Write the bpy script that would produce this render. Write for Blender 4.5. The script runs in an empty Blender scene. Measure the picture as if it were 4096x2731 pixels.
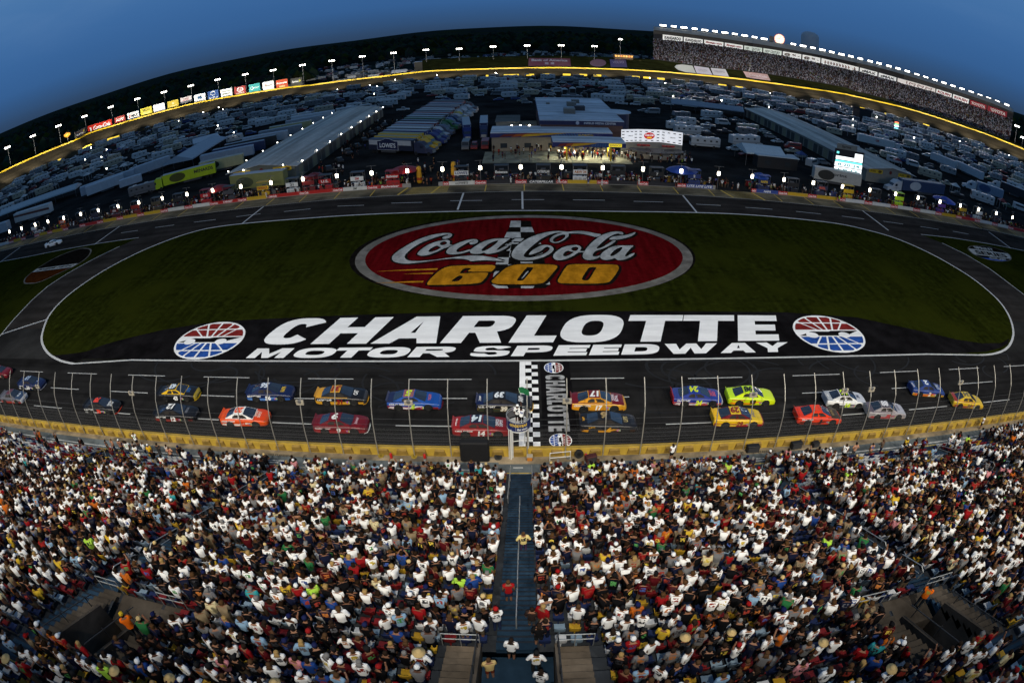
import bpy, bmesh, math, random
import numpy as np
from math import sin, cos, tan, pi, radians, hypot, atan2, asin
from mathutils import Vector, Matrix
from mathutils.geometry import tessellate_polygon
random.seed(7); R = random.Random(11)
S = bpy.context.scene
COL = S.collection

# ------------------------------------------------------------------ camera
HC = 33.0
FPX, PITCH, ROLL, YAW = 2322.0, .54203, -.020544, -.02573      # measured for a 4096 px wide frame
cam = bpy.data.cameras.new("camera"); camo = bpy.data.objects.new("camera", cam); COL.objects.link(camo)
cam.type = 'PANO'
cam.sensor_width = 36.0; cam.sensor_height = 36.0 * 682 / 1024
cam.clip_start = .2; cam.clip_end = 30000
for tgt in (cam, getattr(cam, 'cycles', None)):
    try:
        tgt.panorama_type = 'FISHEYE_EQUISOLID'
        tgt.fisheye_lens = FPX / 4096 * 36
        tgt.fisheye_fov = radians(180)
    except Exception:
        pass
camo.location = (0, 0, HC)
_f = Vector((sin(YAW) * cos(PITCH), cos(YAW) * cos(PITCH), -sin(PITCH)))
_r = Vector((cos(YAW), -sin(YAW), 0)); _u = _r.cross(_f)
r2 = _r * cos(ROLL) + _u * sin(ROLL); u2 = -_r * sin(ROLL) + _u * cos(ROLL)
camo.matrix_world = Matrix(((r2.x, u2.x, -_f.x, 0), (r2.y, u2.y, -_f.y, 0), (r2.z, u2.z, -_f.z, HC), (0, 0, 0, 1)))
S.camera = camo

# ------------------------------------------------------------------ dusk sky
W = bpy.data.worlds.new("World"); S.world = W; W.use_nodes = True
nt = W.node_tree; nt.nodes.clear()
def wn(t, **k):
    n = nt.nodes.new(t)
    for a, b in k.items(): setattr(n, a, b)
    return n
tc = wn('ShaderNodeTexCoord'); sep = wn('ShaderNodeSeparateXYZ'); nt.links.new(tc.outputs['Generated'], sep.inputs[0])
ramp = wn('ShaderNodeValToRGB'); ramp.color_ramp.interpolation = 'B_SPLINE'
el = ramp.color_ramp.elements
SKY = [(0.0, (.026, .054, .112)), (.02, (.030, .074, .165)), (.055, (.034, .112, .29)), (.15, (.048, .148, .36)), (.28, (.095, .225, .44)), (.40, (.145, .295, .51)), (.60, (.035, .085, .18)), (1.0, (.018, .042, .09))]
el[0].position = SKY[0][0]; el[0].color = (*SKY[0][1], 1); el[1].position = 1; el[1].color = (*SKY[-1][1], 1)
for p_, c_ in SKY[1:-1]:
    e = el.new(p_); e.color = (*c_, 1)
nt.links.new(sep.outputs['Z'], ramp.inputs[0])
mp = wn('ShaderNodeMapping'); mp.inputs['Scale'].default_value = (1.2, 1.2, 4.5); nt.links.new(tc.outputs['Generated'], mp.inputs[0])
nz = wn('ShaderNodeTexNoise'); nz.inputs['Scale'].default_value = 2.2; nz.inputs['Detail'].default_value = 5; nt.links.new(mp.outputs[0], nz.inputs['Vector'])
cr2 = wn('ShaderNodeValToRGB'); cr2.color_ramp.elements[0].position = .45; cr2.color_ramp.elements[1].position = .75
cr2.color_ramp.elements[0].color = (0, 0, 0, 1); cr2.color_ramp.elements[1].color = (.45, .45, .45, 1); nt.links.new(nz.outputs[0], cr2.inputs[0])
hm = wn('ShaderNodeMath', operation='MULTIPLY'); hr = wn('ShaderNodeMapRange'); hr.inputs[1].default_value = .08; hr.inputs[2].default_value = .4
nt.links.new(sep.outputs['Z'], hr.inputs[0]); nt.links.new(hr.outputs[0], hm.inputs[0]); nt.links.new(cr2.outputs[0], hm.inputs[1])
mx = wn('ShaderNodeMix', data_type='RGBA'); nt.links.new(hm.outputs[0], mx.inputs[0]); nt.links.new(ramp.outputs[0], mx.inputs[6]); mx.inputs[7].default_value = (.30, .44, .64, 1)
bg = wn('ShaderNodeBackground'); bg.inputs['Strength'].default_value = 1.0; out = wn('ShaderNodeOutputWorld')
nt.links.new(mx.outputs[2], bg.inputs[0]); nt.links.new(bg.outputs[0], out.inputs[0])

# ------------------------------------------------------------------ lamps (floodlights on the roof of this grandstand, infield mirror lights)
def spot(name, loc, aim, power, size, blend, col=(1, .93, .80), rad=.6):
    l = bpy.data.lights.new(name, 'SPOT'); l.energy = power; l.spot_size = radians(size); l.spot_blend = blend; l.color = col; l.shadow_soft_size = rad
    o = bpy.data.objects.new(name, l); COL.objects.link(o); o.location = loc
    o.rotation_euler = (Vector(aim) - Vector(loc)).to_track_quat('-Z', 'Y').to_euler(); return o
for x in range(-105, 106, 15):
    spot("roof_floodlight", (x, -9, 47), (x * .93, 48, 0), 66000, 63, .95)

S.view_settings.view_transform = 'Standard'; S.view_settings.look = 'None'; S.view_settings.exposure = 0; S.view_settings.gamma = 1
S.render.engine = 'CYCLES'
try:
    S.cycles.use_denoising = True; S.cycles.max_bounces = 4; S.cycles.diffuse_bounces = 2; S.cycles.glossy_bounces = 2; S.cycles.transparent_max_bounces = 8
    S.cycles.use_light_tree = True; S.cycles.sample_clamp_indirect = 3; S.cycles.caustics_reflective = False; S.cycles.caustics_refractive = False
except Exception: pass

# ------------------------------------------------------------------ helpers
def at(px, py, z=0.0):
    """ground position (at height z) of a point measured in the 4096 px photograph"""
    x, y = px - 2048, 1365.5 - py; r = hypot(x, y); th = 2 * asin(min(1, r / (2 * FPX))); s = sin(th) / max(r, 1e-9)
    d = r2 * (x * s) + u2 * (y * s) + _f * cos(th)
    t = (z - HC) / d.z
    return Vector((d.x * t, d.y * t, z))
def ray(px, py):
    x, y = px - 2048, 1365.5 - py; r = hypot(x, y); th = 2 * asin(min(1, r / (2 * FPX))); s = sin(th) / max(r, 1e-9)
    return r2 * (x * s) + u2 * (y * s) + _f * cos(th)
def proj(p):
    d = Vector(p) - Vector((0, 0, HC)); cx, cy, cz = d.dot(r2), d.dot(u2), d.dot(_f)
    k = hypot(cx, cy); th = atan2(k, cz); r = 2 * FPX * sin(th / 2) / max(k, 1e-9)
    return 2048 + cx * r, 1365.5 - cy * r
CR = dict(f=(0, 0, 1), o=(0, 0, 4096 / 2352), c1=(0, 0, .6058), c2=(1350, 0, .6058), c3=(2600, 0, .636), z1=(0, 560, .2976), z2=(650, 400, .2976), z3=(1300, 350, .2976), z4=(1950, 350, .3401), z5=(2700, 350, .3189), z6=(3300, 430, .3384), b1=(200, 280, .4464), b2=(1950, 130, .4464), b4=(2600, 80, .3401), b5=(3300, 200, .3384), lg=(1390, 850, .5952), d1=(0, 1200, .5952), d2=(1300, 1200, .5952), d3=(2600, 1200, .636), e1=(0, 1800, .5952), e2=(1350, 1800, .5952), e3=(2696, 1800, .5952), k1=(1540, 900, .2381), k2=(2000, 900, .2381), k3=(1400, 1000, .5102), gl=(0, 900, .38265), gr=(3500, 850, .38265))
def F(c, x, y): a = CR[c]; return a[0] + a[2] * x, a[1] + a[2] * y
def A(c, x, y, z=0.0): return at(*F(c, x, y), z)

MATS = {}
def mat(name, col=(.5, .5, .5), rough=.7, metal=0.0, emit=None, es=0.0, noise=0.0, nscale=3.0, src=None, spec=.3, coat=0.0):
    """src: None plain colour, 'obj' object colour, 'attr' the mesh's own colour attribute"""
    if name in MATS: return MATS[name]
    m = bpy.data.materials.new(name); m.use_nodes = True; MATS[name] = m
    n = m.node_tree.nodes; L = m.node_tree.links; b = n['Principled BSDF']
    b.inputs['Roughness'].default_value = rough; b.inputs['Metallic'].default_value = metal
    try: b.inputs['Specular IOR Level'].default_value = spec; b.inputs['Coat Weight'].default_value = coat
    except Exception: pass
    b.inputs['Base Color'].default_value = (*col, 1); c = None
    if src == 'obj': i = n.new('ShaderNodeObjectInfo'); c = i.outputs['Color']
    if src == 'attr': i = n.new('ShaderNodeAttribute'); i.attribute_name = 'Col'; c = i.outputs['Color']
    if noise:
        t = n.new('ShaderNodeTexCoord'); z = n.new('ShaderNodeTexNoise'); z.inputs['Scale'].default_value = nscale; z.inputs['Detail'].default_value = 6
        z.inputs['Roughness'].default_value = .65; L.new(t.outputs['Object'], z.inputs['Vector'])
        r = n.new('ShaderNodeMapRange'); r.inputs[1].default_value = .3; r.inputs[2].default_value = .7; r.inputs[3].default_value = 1 - noise; r.inputs[4].default_value = 1 + noise
        L.new(z.outputs[0], r.inputs[0]); v = n.new('ShaderNodeMix'); v.data_type = 'RGBA'; v.blend_type = 'MULTIPLY'; v.inputs[0].default_value = 1
        if c: L.new(c, v.inputs[6])
        else: v.inputs[6].default_value = (*col, 1)
        L.new(r.outputs[0], v.inputs[7]); c = v.outputs[2]
    if c: L.new(c, b.inputs['Base Color'])
    if emit: b.inputs['Emission Color'].default_value = (*emit, 1); b.inputs['Emission Strength'].default_value = es
    return m

class MB:
    """collects faces; build() links them as one mesh object"""
    def __init__(s): s.v = []; s.f = []; s.m = []; s.c = []
    def add(s, vs, fs, mi=0, col=None):
        o = len(s.v); s.v += [tuple(p) for p in vs]
        for f in fs: s.f.append([o + i for i in f]); s.m.append(mi); s.c.append(col)
        return s
    def box(s, x0, x1, y0, y1, z0, z1, mi=0, bev=0.0, rz=0.0, at=None, col=None):
        cx, cy = (x0 + x1) / 2, (y0 + y1) / 2
        if bev:
            a = bev; P = []
            for z, k in ((z0, a), (z0 + a, 0), (z1 - a, 0), (z1, a)):
                for sx, sy in ((1, 1), (-1, 1), (-1, -1), (1, -1)):
                    hx, hy = (x1 - x0) / 2 - k, (y1 - y0) / 2 - k; q = [(sx * hx, sy * (hy - (a if not k else 0))), (sx * (hx - (a if not k else 0)), sy * hy)]
                    if sx * sy < 0: q.reverse()
                    P += [(cx + u, cy + w, z) for u, w in q]
            fs = [list(range(7, -1, -1)), list(range(24, 32))]
            for r in range(3):
                for i in range(8): j = (i + 1) % 8; fs.append([r * 8 + i, r * 8 + j, r * 8 + 8 + j, r * 8 + 8 + i])
        else:
            P = [(x0, y0, z0), (x1, y0, z0), (x1, y1, z0), (x0, y1, z0), (x0, y0, z1), (x1, y0, z1), (x1, y1, z1), (x0, y1, z1)]
            fs = [[3, 2, 1, 0], [4, 5, 6, 7], [0, 1, 5, 4], [1, 2, 6, 5], [2, 3, 7, 6], [3, 0, 4, 7]]
        if rz or at:
            c, n = cos(rz), sin(rz); ox, oy = at or (0, 0)
            P = [(ox + x * c - y * n, oy + x * n + y * c, z) for x, y, z in P]
        return s.add(P, fs, mi, col)
    def prism(s, loop, z0, z1, mi=0, cap=True, col=None):
        n = len(loop); P = [(p[0], p[1], z0) for p in loop] + [(p[0], p[1], z1) for p in loop]
        fs = [[i, (i + 1) % n, n + (i + 1) % n, n + i] for i in range(n)]
        if cap: fs += [list(range(n - 1, -1, -1)), list(range(n, 2 * n))]
        return s.add(P, fs, mi, col)
    def loft(s, rings, mi=0, cap=True, closed=True, col=None):
        n = len(rings[0]); P = [p for r in rings for p in r]; fs = []
        for k in range(len(rings) - 1):
            for i in range(n if closed else n - 1):
                j = (i + 1) % n; fs.append([k * n + i, k * n + j, k * n + n + j, k * n + n + i])
        if cap and closed: fs += [list(range(n - 1, -1, -1)), [len(P) - n + i for i in range(n)]]
        return s.add(P, fs, mi, col)
    def tube(s, pts, r, n=6, mi=0, r1=None):
        pts = [Vector(p) for p in pts]; rings = []
        for i, p in enumerate(pts):
            d = (pts[min(i + 1, len(pts) - 1)] - pts[max(i - 1, 0)]).normalized()
            a = d.orthogonal().normalized() if i == 0 else (a - d * a.dot(d)).normalized()
            b = d.cross(a); rr = r if r1 is None else r + (r1 - r) * i / (len(pts) - 1)
            rings.append([p + (a * cos(2 * pi * k / n) + b * sin(2 * pi * k / n)) * rr for k in range(n)])
        return s.loft(rings, mi)
    def lathe(s, prof, n=16, axis='z', c=(0, 0, 0), mi=0, cap=True):
        rings = []
        for r, h in prof:
            ring = []
            for k in range(n):
                t = 2 * pi * k / n; a, b = r * cos(t), r * sin(t)
                ring.append((c[0] + a, c[1] + b, c[2] + h) if axis == 'z' else (c[0] + a, c[1] + h, c[2] - b))
            rings.append(ring)
        return s.loft(rings, mi, cap=cap)
    def poly(s, loops, z=0.0, mi=0, fn=None):
        """flat polygon with holes"""
        P = [(p[0], p[1], 0) for l in loops for p in l]
        tri = tessellate_polygon([[Vector((p[0], p[1], 0)) for p in l] for l in loops])
        fs = []
        for t in tri:
            a, b, c = (P[i] for i in t)
            fs.append(list(t) if (b[0] - a[0]) * (c[1] - a[1]) - (b[1] - a[1]) * (c[0] - a[0]) > 0 else [t[0], t[2], t[1]])
        Q = [fn(p[0], p[1]) for p in P] if fn else [(p[0], p[1], z) for p in P]
        return s.add(Q, fs, mi)
    def build(s, name, mats, parent=None, smooth=False, loc=None, rz=0.0):
        me = bpy.data.meshes.new(name); me.from_pydata(s.v, [], s.f); mats = mats if isinstance(mats, (list, tuple)) else [mats]
        for m in mats: me.materials.append(m)
        if len(mats) > 1: me.polygons.foreach_set('material_index', s.m)
        if smooth: me.polygons.foreach_set('use_smooth', [True] * len(s.f))
        if any(c is not None for c in s.c):
            a = me.color_attributes.new('Col', 'FLOAT_COLOR', 'CORNER'); buf = []
            for f, c in zip(s.f, s.c): buf += [*(c or (.5, .5, .5)), 1] * len(f)
            a.data.foreach_set('color', buf)
        me.update(); o = bpy.data.objects.new(name, me); COL.objects.link(o)
        if parent: o.parent = parent
        if loc: o.location = loc
        if rz: o.rotation_euler.z = rz
        return o
def tag(o, label, cat, group=None, kind=None):
    if label: o['label'] = label
    if cat: o['category'] = cat
    if group: o['group'] = group
    if kind: o['kind'] = kind
    return o
def thing(name, label, cat, loc=(0, 0, 0), rz=0.0, group=None):
    o = bpy.data.objects.new(name, None); o.empty_display_size = .2; COL.objects.link(o); o.location = loc; o.rotation_euler.z = rz
    return tag(o, label, cat, group)
def struct(o, kind='structure', label=None):
    o['kind'] = kind
    if label: o['label'] = label
    return o
def kids(o): return KIDS.get(o.name, []) or list(o.children)
KIDS = {}
def copy_tree(o, parent=None):
    c = o.copy(); COL.objects.link(c)
    if parent: c.parent = parent
    for ch in kids(o): copy_tree(ch, c)
    return c
def catmull(p, n=4, closed=True):
    out = []; N = len(p)
    for i in range(N if closed else N - 1):
        a, b, c, d = (p[(i + k) % N] if closed else p[min(max(i + k, 0), N - 1)] for k in (-1, 0, 1, 2))
        for j in range(n):
            t = j / n
            out.append(tuple(.5 * (2 * b[q] + (c[q] - a[q]) * t + (2 * a[q] - 5 * b[q] + 4 * c[q] - d[q]) * t * t + (3 * b[q] - a[q] - 3 * c[q] + d[q]) * t ** 3) for q in range(2)))
    if not closed: out.append(tuple(p[-1]))
    return out
TXT = {}
def text2d(s, bold=.03, shear=0.0):
    """lettering from the built-in font: points with height 1 and width w, triangles"""
    k = (s, bold, shear)
    if k in TXT: return TXT[k]
    c = bpy.data.curves.new('lettering', 'FONT'); c.body = s; c.offset = bold; c.shear = shear; c.resolution_u = 3; c.dimensions = '2D'; c.fill_mode = 'BOTH'
    o = bpy.data.objects.new('lettering', c); COL.objects.link(o)
    dg = bpy.context.evaluated_depsgraph_get(); me = bpy.data.meshes.new_from_object(o.evaluated_get(dg))
    v = [(p.co.x, p.co.y) for p in me.vertices]; f = [list(p.vertices) for p in me.polygons]
    bpy.data.objects.remove(o); bpy.data.curves.remove(c); bpy.data.meshes.remove(me)
    x0, x1 = min(p[0] for p in v), max(p[0] for p in v); y0, y1 = min(p[1] for p in v), max(p[1] for p in v); h = y1 - y0
    TXT[k] = ([((x - (x0 + x1) / 2) / h, (y - (y0 + y1) / 2) / h) for x, y in v], f, (x1 - x0) / h); return TXT[k]
def put_text(mb, s, c, u, v, h, w=None, bold=.03, shear=0.0, mi=0):
    """adds lettering centred on c, reading along u with its top towards v; h = height, w = width"""
    P, f, wid = text2d(s, bold, shear); c, u, v = Vector(c), Vector(u).normalized(), Vector(v).normalized(); sx = (w / wid) if w else h
    mb.add([c + u * (x * sx) + v * (y * h) for x, y in P], f, mi); return mb
def ordinal(n):
    a = ['zeroth', 'first', 'second', 'third', 'fourth', 'fifth', 'sixth', 'seventh', 'eighth', 'ninth', 'tenth', 'eleventh', 'twelfth', 'thirteenth', 'fourteenth', 'fifteenth', 'sixteenth', 'seventeenth', 'eighteenth', 'nineteenth']
    if n < 20: return a[n]
    t = {2: 'twent', 3: 'thirt', 4: 'fort', 5: 'fift', 6: 'sixt', 7: 'sevent', 8: 'eight', 9: 'ninet'}.get(n // 10)
    if t is None: return 'hundred-and-' + ordinal(n - 100) if n > 100 else 'hundredth'
    return t + 'ieth' if n % 10 == 0 else t + 'y-' + a[n % 10]
WHITE = mat('white_paint', (.78, .78, .76), .6, noise=.08, nscale=.8); BLACK = mat('black_paint', (.012, .012, .013), .5)
# ------------------------------------------------------------------ ground, track and paint
def ground_mat(name, col, streak=None, nz=.35, sc=.15, rough=.9, blot=None, amp=1.0):
    if name in MATS: return MATS[name]
    m = mat(name, col, rough, noise=nz, nscale=sc, spec=0.0)
    n = m.node_tree.nodes; L = m.node_tree.links; b = n['Principled BSDF']; src = b.inputs['Base Color'].links[0].from_socket
    t = n.new('ShaderNodeTexCoord'); mp = n.new('ShaderNodeMapping'); mp.inputs['Scale'].default_value = streak or (1, 1, 1); L.new(t.outputs['Object'], mp.inputs[0])
    z = n.new('ShaderNodeTexNoise'); z.inputs['Scale'].default_value = 1; z.inputs['Detail'].default_value = 8; L.new(mp.outputs[0], z.inputs['Vector'])
    r = n.new('ShaderNodeMapRange'); r.inputs[1].default_value = .35; r.inputs[2].default_value = .65; r.inputs[3].default_value = 1 - .28 * amp; r.inputs[4].default_value = 1 + .25 * amp; L.new(z.outputs[0], r.inputs[0])
    v = n.new('ShaderNodeMix'); v.data_type = 'RGBA'; v.blend_type = 'MULTIPLY'; v.inputs[0].default_value = 1; L.new(src, v.inputs[6]); L.new(r.outputs[0], v.inputs[7])
    o = v.outputs[2]
    if blot:
        q = n.new('ShaderNodeTexNoise'); q.inputs['Scale'].default_value = blot[1]; q.inputs['Detail'].default_value = 4; L.new(t.outputs['Object'], q.inputs['Vector'])
        rr = n.new('ShaderNodeMapRange'); rr.inputs[1].default_value = .48; rr.inputs[2].default_value = .66; L.new(q.outputs[0], rr.inputs[0])
        w = n.new('ShaderNodeMix'); w.data_type = 'RGBA'; L.new(rr.outputs[0], w.inputs[0]); L.new(o, w.inputs[6]); w.inputs[7].default_value = (*blot[0], 1); o = w.outputs[2]
    L.new(o, b.inputs['Base Color']); return m
M_TRACK = ground_mat('track_asphalt', (.0155, .0152, .0155), (.02, 1.1, 1), .3, .3)
M_PIT = ground_mat('pit_asphalt', (.030, .027, .025), (.05, .5, 1), .3, .2)
M_LOT = ground_mat('lot_asphalt', (.022, .022, .022), (.08, .08, 1), .4, .12)
M_CONC = ground_mat('pit_concrete', (.16, .135, .09), (.03, .7, 1), .35, .25, blot=((.05, .045, .035), .12))
M_GRASS = ground_mat('mown_grass', (.0145, .0185, .0026), (.9, .06, 1), .5, .9, blot=((.020, .0245, .003), .09))
M_BLACK = ground_mat('black_sealant', (.0075, .0070, .0078), (.2, .2, 1), .3, .4)
M_LAND = ground_mat('wooded_land', (.018, .027, .026), (.004, .004, 1), .6, .02, blot=((.028, .036, .013), .0022))
M_LINE = mat('road_line_paint', (.50, .50, .49), .7, noise=.18, nscale=1.5)
M_PWHITE = ground_mat('painted_white', (.84, .84, .83), (.12, .9, 1), .05, .8, .7, amp=.32)
M_YLINE = mat('yellow_line_paint', (.55, .36, .03), .7, noise=.25, nscale=1.5)

def hill(r, a):
    if r < 1500: return -.6
    k = min(1, (r - 1500) / 4500)
    return -.6 + k * k * (34 + 15 * sin(3 * a + 1.3) + 10 * sin(7 * a + .4) + 7 * sin(13 * a + 2.2) + 4 * sin(29 * a)) * (r / 6000 if r > 6000 else 1)
mb = MB(); rings = [0, 150, 320, 600, 900, 1500, 2000, 2600, 3400, 4300, 5200, 6200, 7500, 9500, 13000]; NA = 180
mb.v = [(r * sin(2 * pi * k / NA), r * cos(2 * pi * k / NA), hill(r, 2 * pi * k / NA)) for r in rings for k in range(NA)]
for i in range(len(rings) - 1):
    for k in range(NA):
        j = (k + 1) % NA; mb.f.append([i * NA + j, i * NA + k, (i + 1) * NA + k, (i + 1) * NA + j]); mb.m.append(0); mb.c.append(None)
struct(mb.build('ground', M_LAND, smooth=True))

# far wall of the track, traced once: photograph point -> place on a ring round the infield
WALLPX = [F('z1', -340, 690), F('z1', 0, 450), F('z1', 300, 310), F('z1', 600, 178), F('z1', 1050, 0), F('b1', 340, 575), F('b1', 560, 508), F('b1', 800, 437), F('b1', 1050, 367), F('b1', 1300, 304), F('b1', 1500, 266), F('b1', 1700, 233), F('b1', 1900, 199), F('b1', 2100, 169), F('b1', 2352, 142),
    F('c2', 300, 510), F('c2', 600, 475), F('b2', 0, 334), F('b2', 400, 325), F('b2', 650, 323), F('b2', 1000, 332), F('b2', 1400, 349), F('b2', 1800, 380), F('b2', 2352, 435), F('b4', 1000, 703), F('b4', 1400, 748), F('b4', 1800, 805), F('b4', 2352, 890), F('b5', 300, 545), F('b5', 600, 612), F('b5', 900, 680), F('b5', 1300, 798), F('b5', 1600, 898), F('b5', 1900, 1000), F('b5', 2150, 1100), F('b5', 2352, 1182), F('b5', 2700, 1350)]
def wall_z(px):
    x = px / 4096 * 2352
    t = (x - 300) / 500 if x < 1000 else (2150 - x) / 750
    t = max(0, min(1, t)); return 8 - 4 * t * t * (3 - 2 * t)
WALL = [at(px, py, wall_z(px)) for px, py in WALLPX]
_wa = [atan2(p.x, p.y) for p in WALL]; _wd = [hypot(p.x, p.y) for p in WALL]; _wz = [p.z for p in WALL]
def wall_at(a, d=0.0):
    """point of the far wall's foot at azimuth a, pushed outward by d"""
    D = float(np.interp(a, _wa, _wd)) + d; return Vector((sin(a) * D, cos(a) * D, float(np.interp(a, _wa, _wz))))
def on_ring(px, py, d=0.0):
    """photograph point placed d metres beyond the far wall"""
    v = ray(px, py); a = atan2(v.x, v.y); w = wall_at(a, d); D = hypot(w.x, w.y); return Vector((w.x, w.y, HC + D * v.z / hypot(v.x, v.y)))
AZ = [_wa[0] + (_wa[-1] - _wa[0]) * i / 159 for i in range(160)]
def ring_strip(prof, name, m, a0=None, a1=None):
    """a band along the far wall; prof = [(distance from the wall, height)] with height relative to the wall foot"""
    az = [a for a in AZ if (a0 is None or a >= a0) and (a1 is None or a <= a1)]; rr = []
    for a in az:
        rr.append([])
        for d, h in prof:
            p = wall_at(a, d); rr[-1].append((p.x, p.y, p.z + h if h > -90 else .02))
    mb = MB(); mb.loft(rr, closed=False, cap=False); return mb.build(name, m, smooth=False)

# infield lot under everything inside the track
loop = [(p.x, p.y) for p in (wall_at(a, -10) for a in AZ)] + [(420, 150), (300, 30), (-300, 30), (-420, 150)]
loop = [(-420, 150)] + loop[:-1]
struct(MB().poly([loop], 0.0).build('infield_ground', M_LOT))
M_BANK = ground_mat('banked_asphalt', (.042, .034, .022), (.02, .02, 1), .25, .08)
struct(ring_strip([(-24, -99), (-20, -99), (0, -.02)], 'banked_race_track', M_BANK))
def strip(mb, pts, w, z, mi=0):
    pts = [Vector((p[0], p[1])) for p in pts]; l = []; r = []
    for i, p in enumerate(pts):
        d = (pts[min(i + 1, len(pts) - 1)] - pts[max(i - 1, 0)]).normalized(); n = Vector((-d.y, d.x)) * w / 2; l.append(p + n); r.append(p - n)
    o = len(mb.v); mb.v += [(*p, z) for p in l] + [(*p, z) for p in r]; N = len(pts)
    for i in range(N - 1): mb.f.append([o + N + i, o + N + i + 1, o + i + 1, o + i]); mb.m.append(mi); mb.c.append(None)
XY = lambda v: (v.x, v.y)
struct(MB().box(-230, 230, 35.9, 50.8, -.2, .004).build('race_track', M_TRACK))
PITW = [(-230, 100), (-190, 107), (-158, 112), (-135, 114.3), (-106, 116), (-72, 117.5), (-40, 118.7), (0, 119.1), (34, 118.6), (68, 117.3), (93, 116.5), (126, 115), (145, 113), (185, 107), (230, 98)]
pit_y = lambda x: float(np.interp(x, [p[0] for p in PITW], [p[1] for p in PITW]))
mb = MB(); mb.poly([[(p[0], p[1] - 5.6) for p in PITW] + [(230, 60), (-230, 60)]], .004); struct(mb.build('pit_road', M_PIT))
mb = MB(); mb.poly([[(p[0], p[1]) for p in PITW] + [(p[0], p[1] - 5.7) for p in reversed(PITW)]], .008); struct(mb.build('pit_lane_concrete', M_CONC))
DSH = [XY(A('gl', x, y)) for x, y in [(770, 1450), (640, 1420), (520, 1355), (455, 1270), (435, 1190), (450, 1100), (500, 970), (580, 860), (700, 745), (850, 630), (1000, 530), (1150, 440), (1350, 335), (1560, 238)]] + \
      [XY(A('f', x, y)) for x, y in [(703, 950), (800, 921), (880, 906), (1000, 892), (1219, 874), (1430, 860), (1750, 848), (2090, 843), (2440, 846), (2700, 849), (2950, 857), (3180, 875), (3363, 897)]] + \
      [XY(A('gr', x, y)) for x, y in [(0, 205), (200, 265), (400, 345), (600, 440), (800, 550), (1000, 675), (1150, 790), (1300, 930), (1400, 1080), (1445, 1230), (1430, 1340), (1370, 1425), (1250, 1475), (1100, 1490)]]
DSM = catmull(DSH, 5, closed=False)
def grass(name, loop, z=.012):
    o = MB().poly([loop], z).build(name, M_GRASS); o['kind'] = 'stuff'; return o
grass('infield_grass', DSM + [(60, 50.9), (-60, 50.9)])
tl = [(1450, 133), (1050, 190), (700, 250), (300, 330), (0, 385)]; bl = [(0, 1160), (150, 980), (330, 790), (500, 640), (700, 510), (1000, 345), (1250, 225)]
TL = [XY(A('gl', *p)) for p in tl]; BL = [XY(A('gl', *p)) for p in bl]
grass('triangle_grass', TL + [(-200, 92), (-210, 56), (-140, 52), (-90, 53)] + BL)
tr = [(480, 230), (800, 265), (1200, 330), (1558, 400)]; br = [(1558, 860), (1400, 740), (1200, 590), (950, 440), (700, 320)]
TR = [XY(A('gr', *p)) for p in tr]; BR = [XY(A('gr', *p)) for p in br]
grass('triangle_grass', TR + [(200, 92), (210, 56), (150, 52), (110, 60)] + BR)
patch = [XY(A('gl', *p)) for p in [(520, 1356), (560, 1362), (640, 1356), (760, 1344), (900, 1322)]] + [XY(A('d1', *p)) for p in [(700, 300), (840, 260), (1100, 200), (1450, 145)]] + [(-21.6, 61.4), (-6, 61.8), (18, 61.7), (34, 61.6), (45.2, 60.4), (54.8, 56.8), (61, 54.4), (66, 53.3), (71, 53.3), (74.6, 54.6)]
struct(MB().poly([patch + [(72.4, 52.9), (69.2, 51.9), (65, 51.05), (62, 50.95), (-60, 50.95)] + [XY(A('gl', *p)) for p in [(770, 1446), (650, 1420), (570, 1385)]]], .016).build('black_verge', M_BLACK))
# road lines
mb = MB(); strip(mb, list(DSM), .42, .024); strip(mb, [DSM[0], (-50, 50.85), (52, 50.85), DSM[-1]], .3, .0245)
strip(mb, TL, .25, .024); strip(mb, list(reversed(BL)) + [(-90, 53)], .25, .024); strip(mb, TR, .25, .024); strip(mb, list(reversed(BR)), .25, .024)
for c, pts, yy in (('d1', [(135, 288), (455, 650), (862, 1110), (1368, 1675)], 47.5), ('d2', [(-115, 190), (568, 985), (1650, 2010)], 47.5), ('d3', [(240, 580), (897, 1193), (1445, 1680), (1880, 2068), (2225, 2400)], 47.2),
                   ('d1', [(340, 530), (745, 993), (1325, 1575), (1950, 2110)], 44), ('d2', [(785, 955), (1990, 2045)], 44.3), ('d3', [(957, 1085), (1520, 1640), (1965, 2155)], 44),
                   ('d1', [(-200, 65), (228, 415), (640, 875), (1305, 1470), (1830, 2095)], 40), ('d2', [(475, 870)], 40.1), ('d3', [(100, 395), (1210, 1365), (1628, 1868), (2095, 2260)], 40)):
    yp = {'d1': 580, 'd2': 640, 'd3': 600}[c]
    for a, b in pts:
        # x on the lane line y=yy seen at that picture column
        def xat(px):
            lo, hi = 0, 1200
            for _ in range(40):
                m_ = (lo + hi) / 2
                if A(c, px, m_).y > yy: lo = m_
                else: hi = m_
            return A(c, px, lo).x
        strip(mb, [(xat(a), yy), (xat(b), yy)], .115, .012)
struct(mb.build('track_lines', M_LINE))
mb = MB(); rt = random.Random(3)
for cx, n_ in ((-38, 7), (-22, 9), (-14, 4), (18, 7), (24, 6), (38, 8), (60, 5)):
    for _ in range(n_):
        r_ = rt.uniform(1.5, 4.5); x, y = cx + rt.uniform(-5, 5), rt.uniform(45, 51.5); a0 = rt.uniform(0, 6.3); sp_ = rt.uniform(1.2, 3.4); strip(mb, [(x + r_ * 1.5 * cos(a0 + sp_ * k / 14), min(50.4, y + r_ * sin(a0 + sp_ * k / 14))) for k in range(15)], .22, .0085 + .0002 * _)
struct(mb.build('tyre_marks', mat('tyre_mark_black', (.007, .007, .0075), .8)))
mb = MB()
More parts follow.
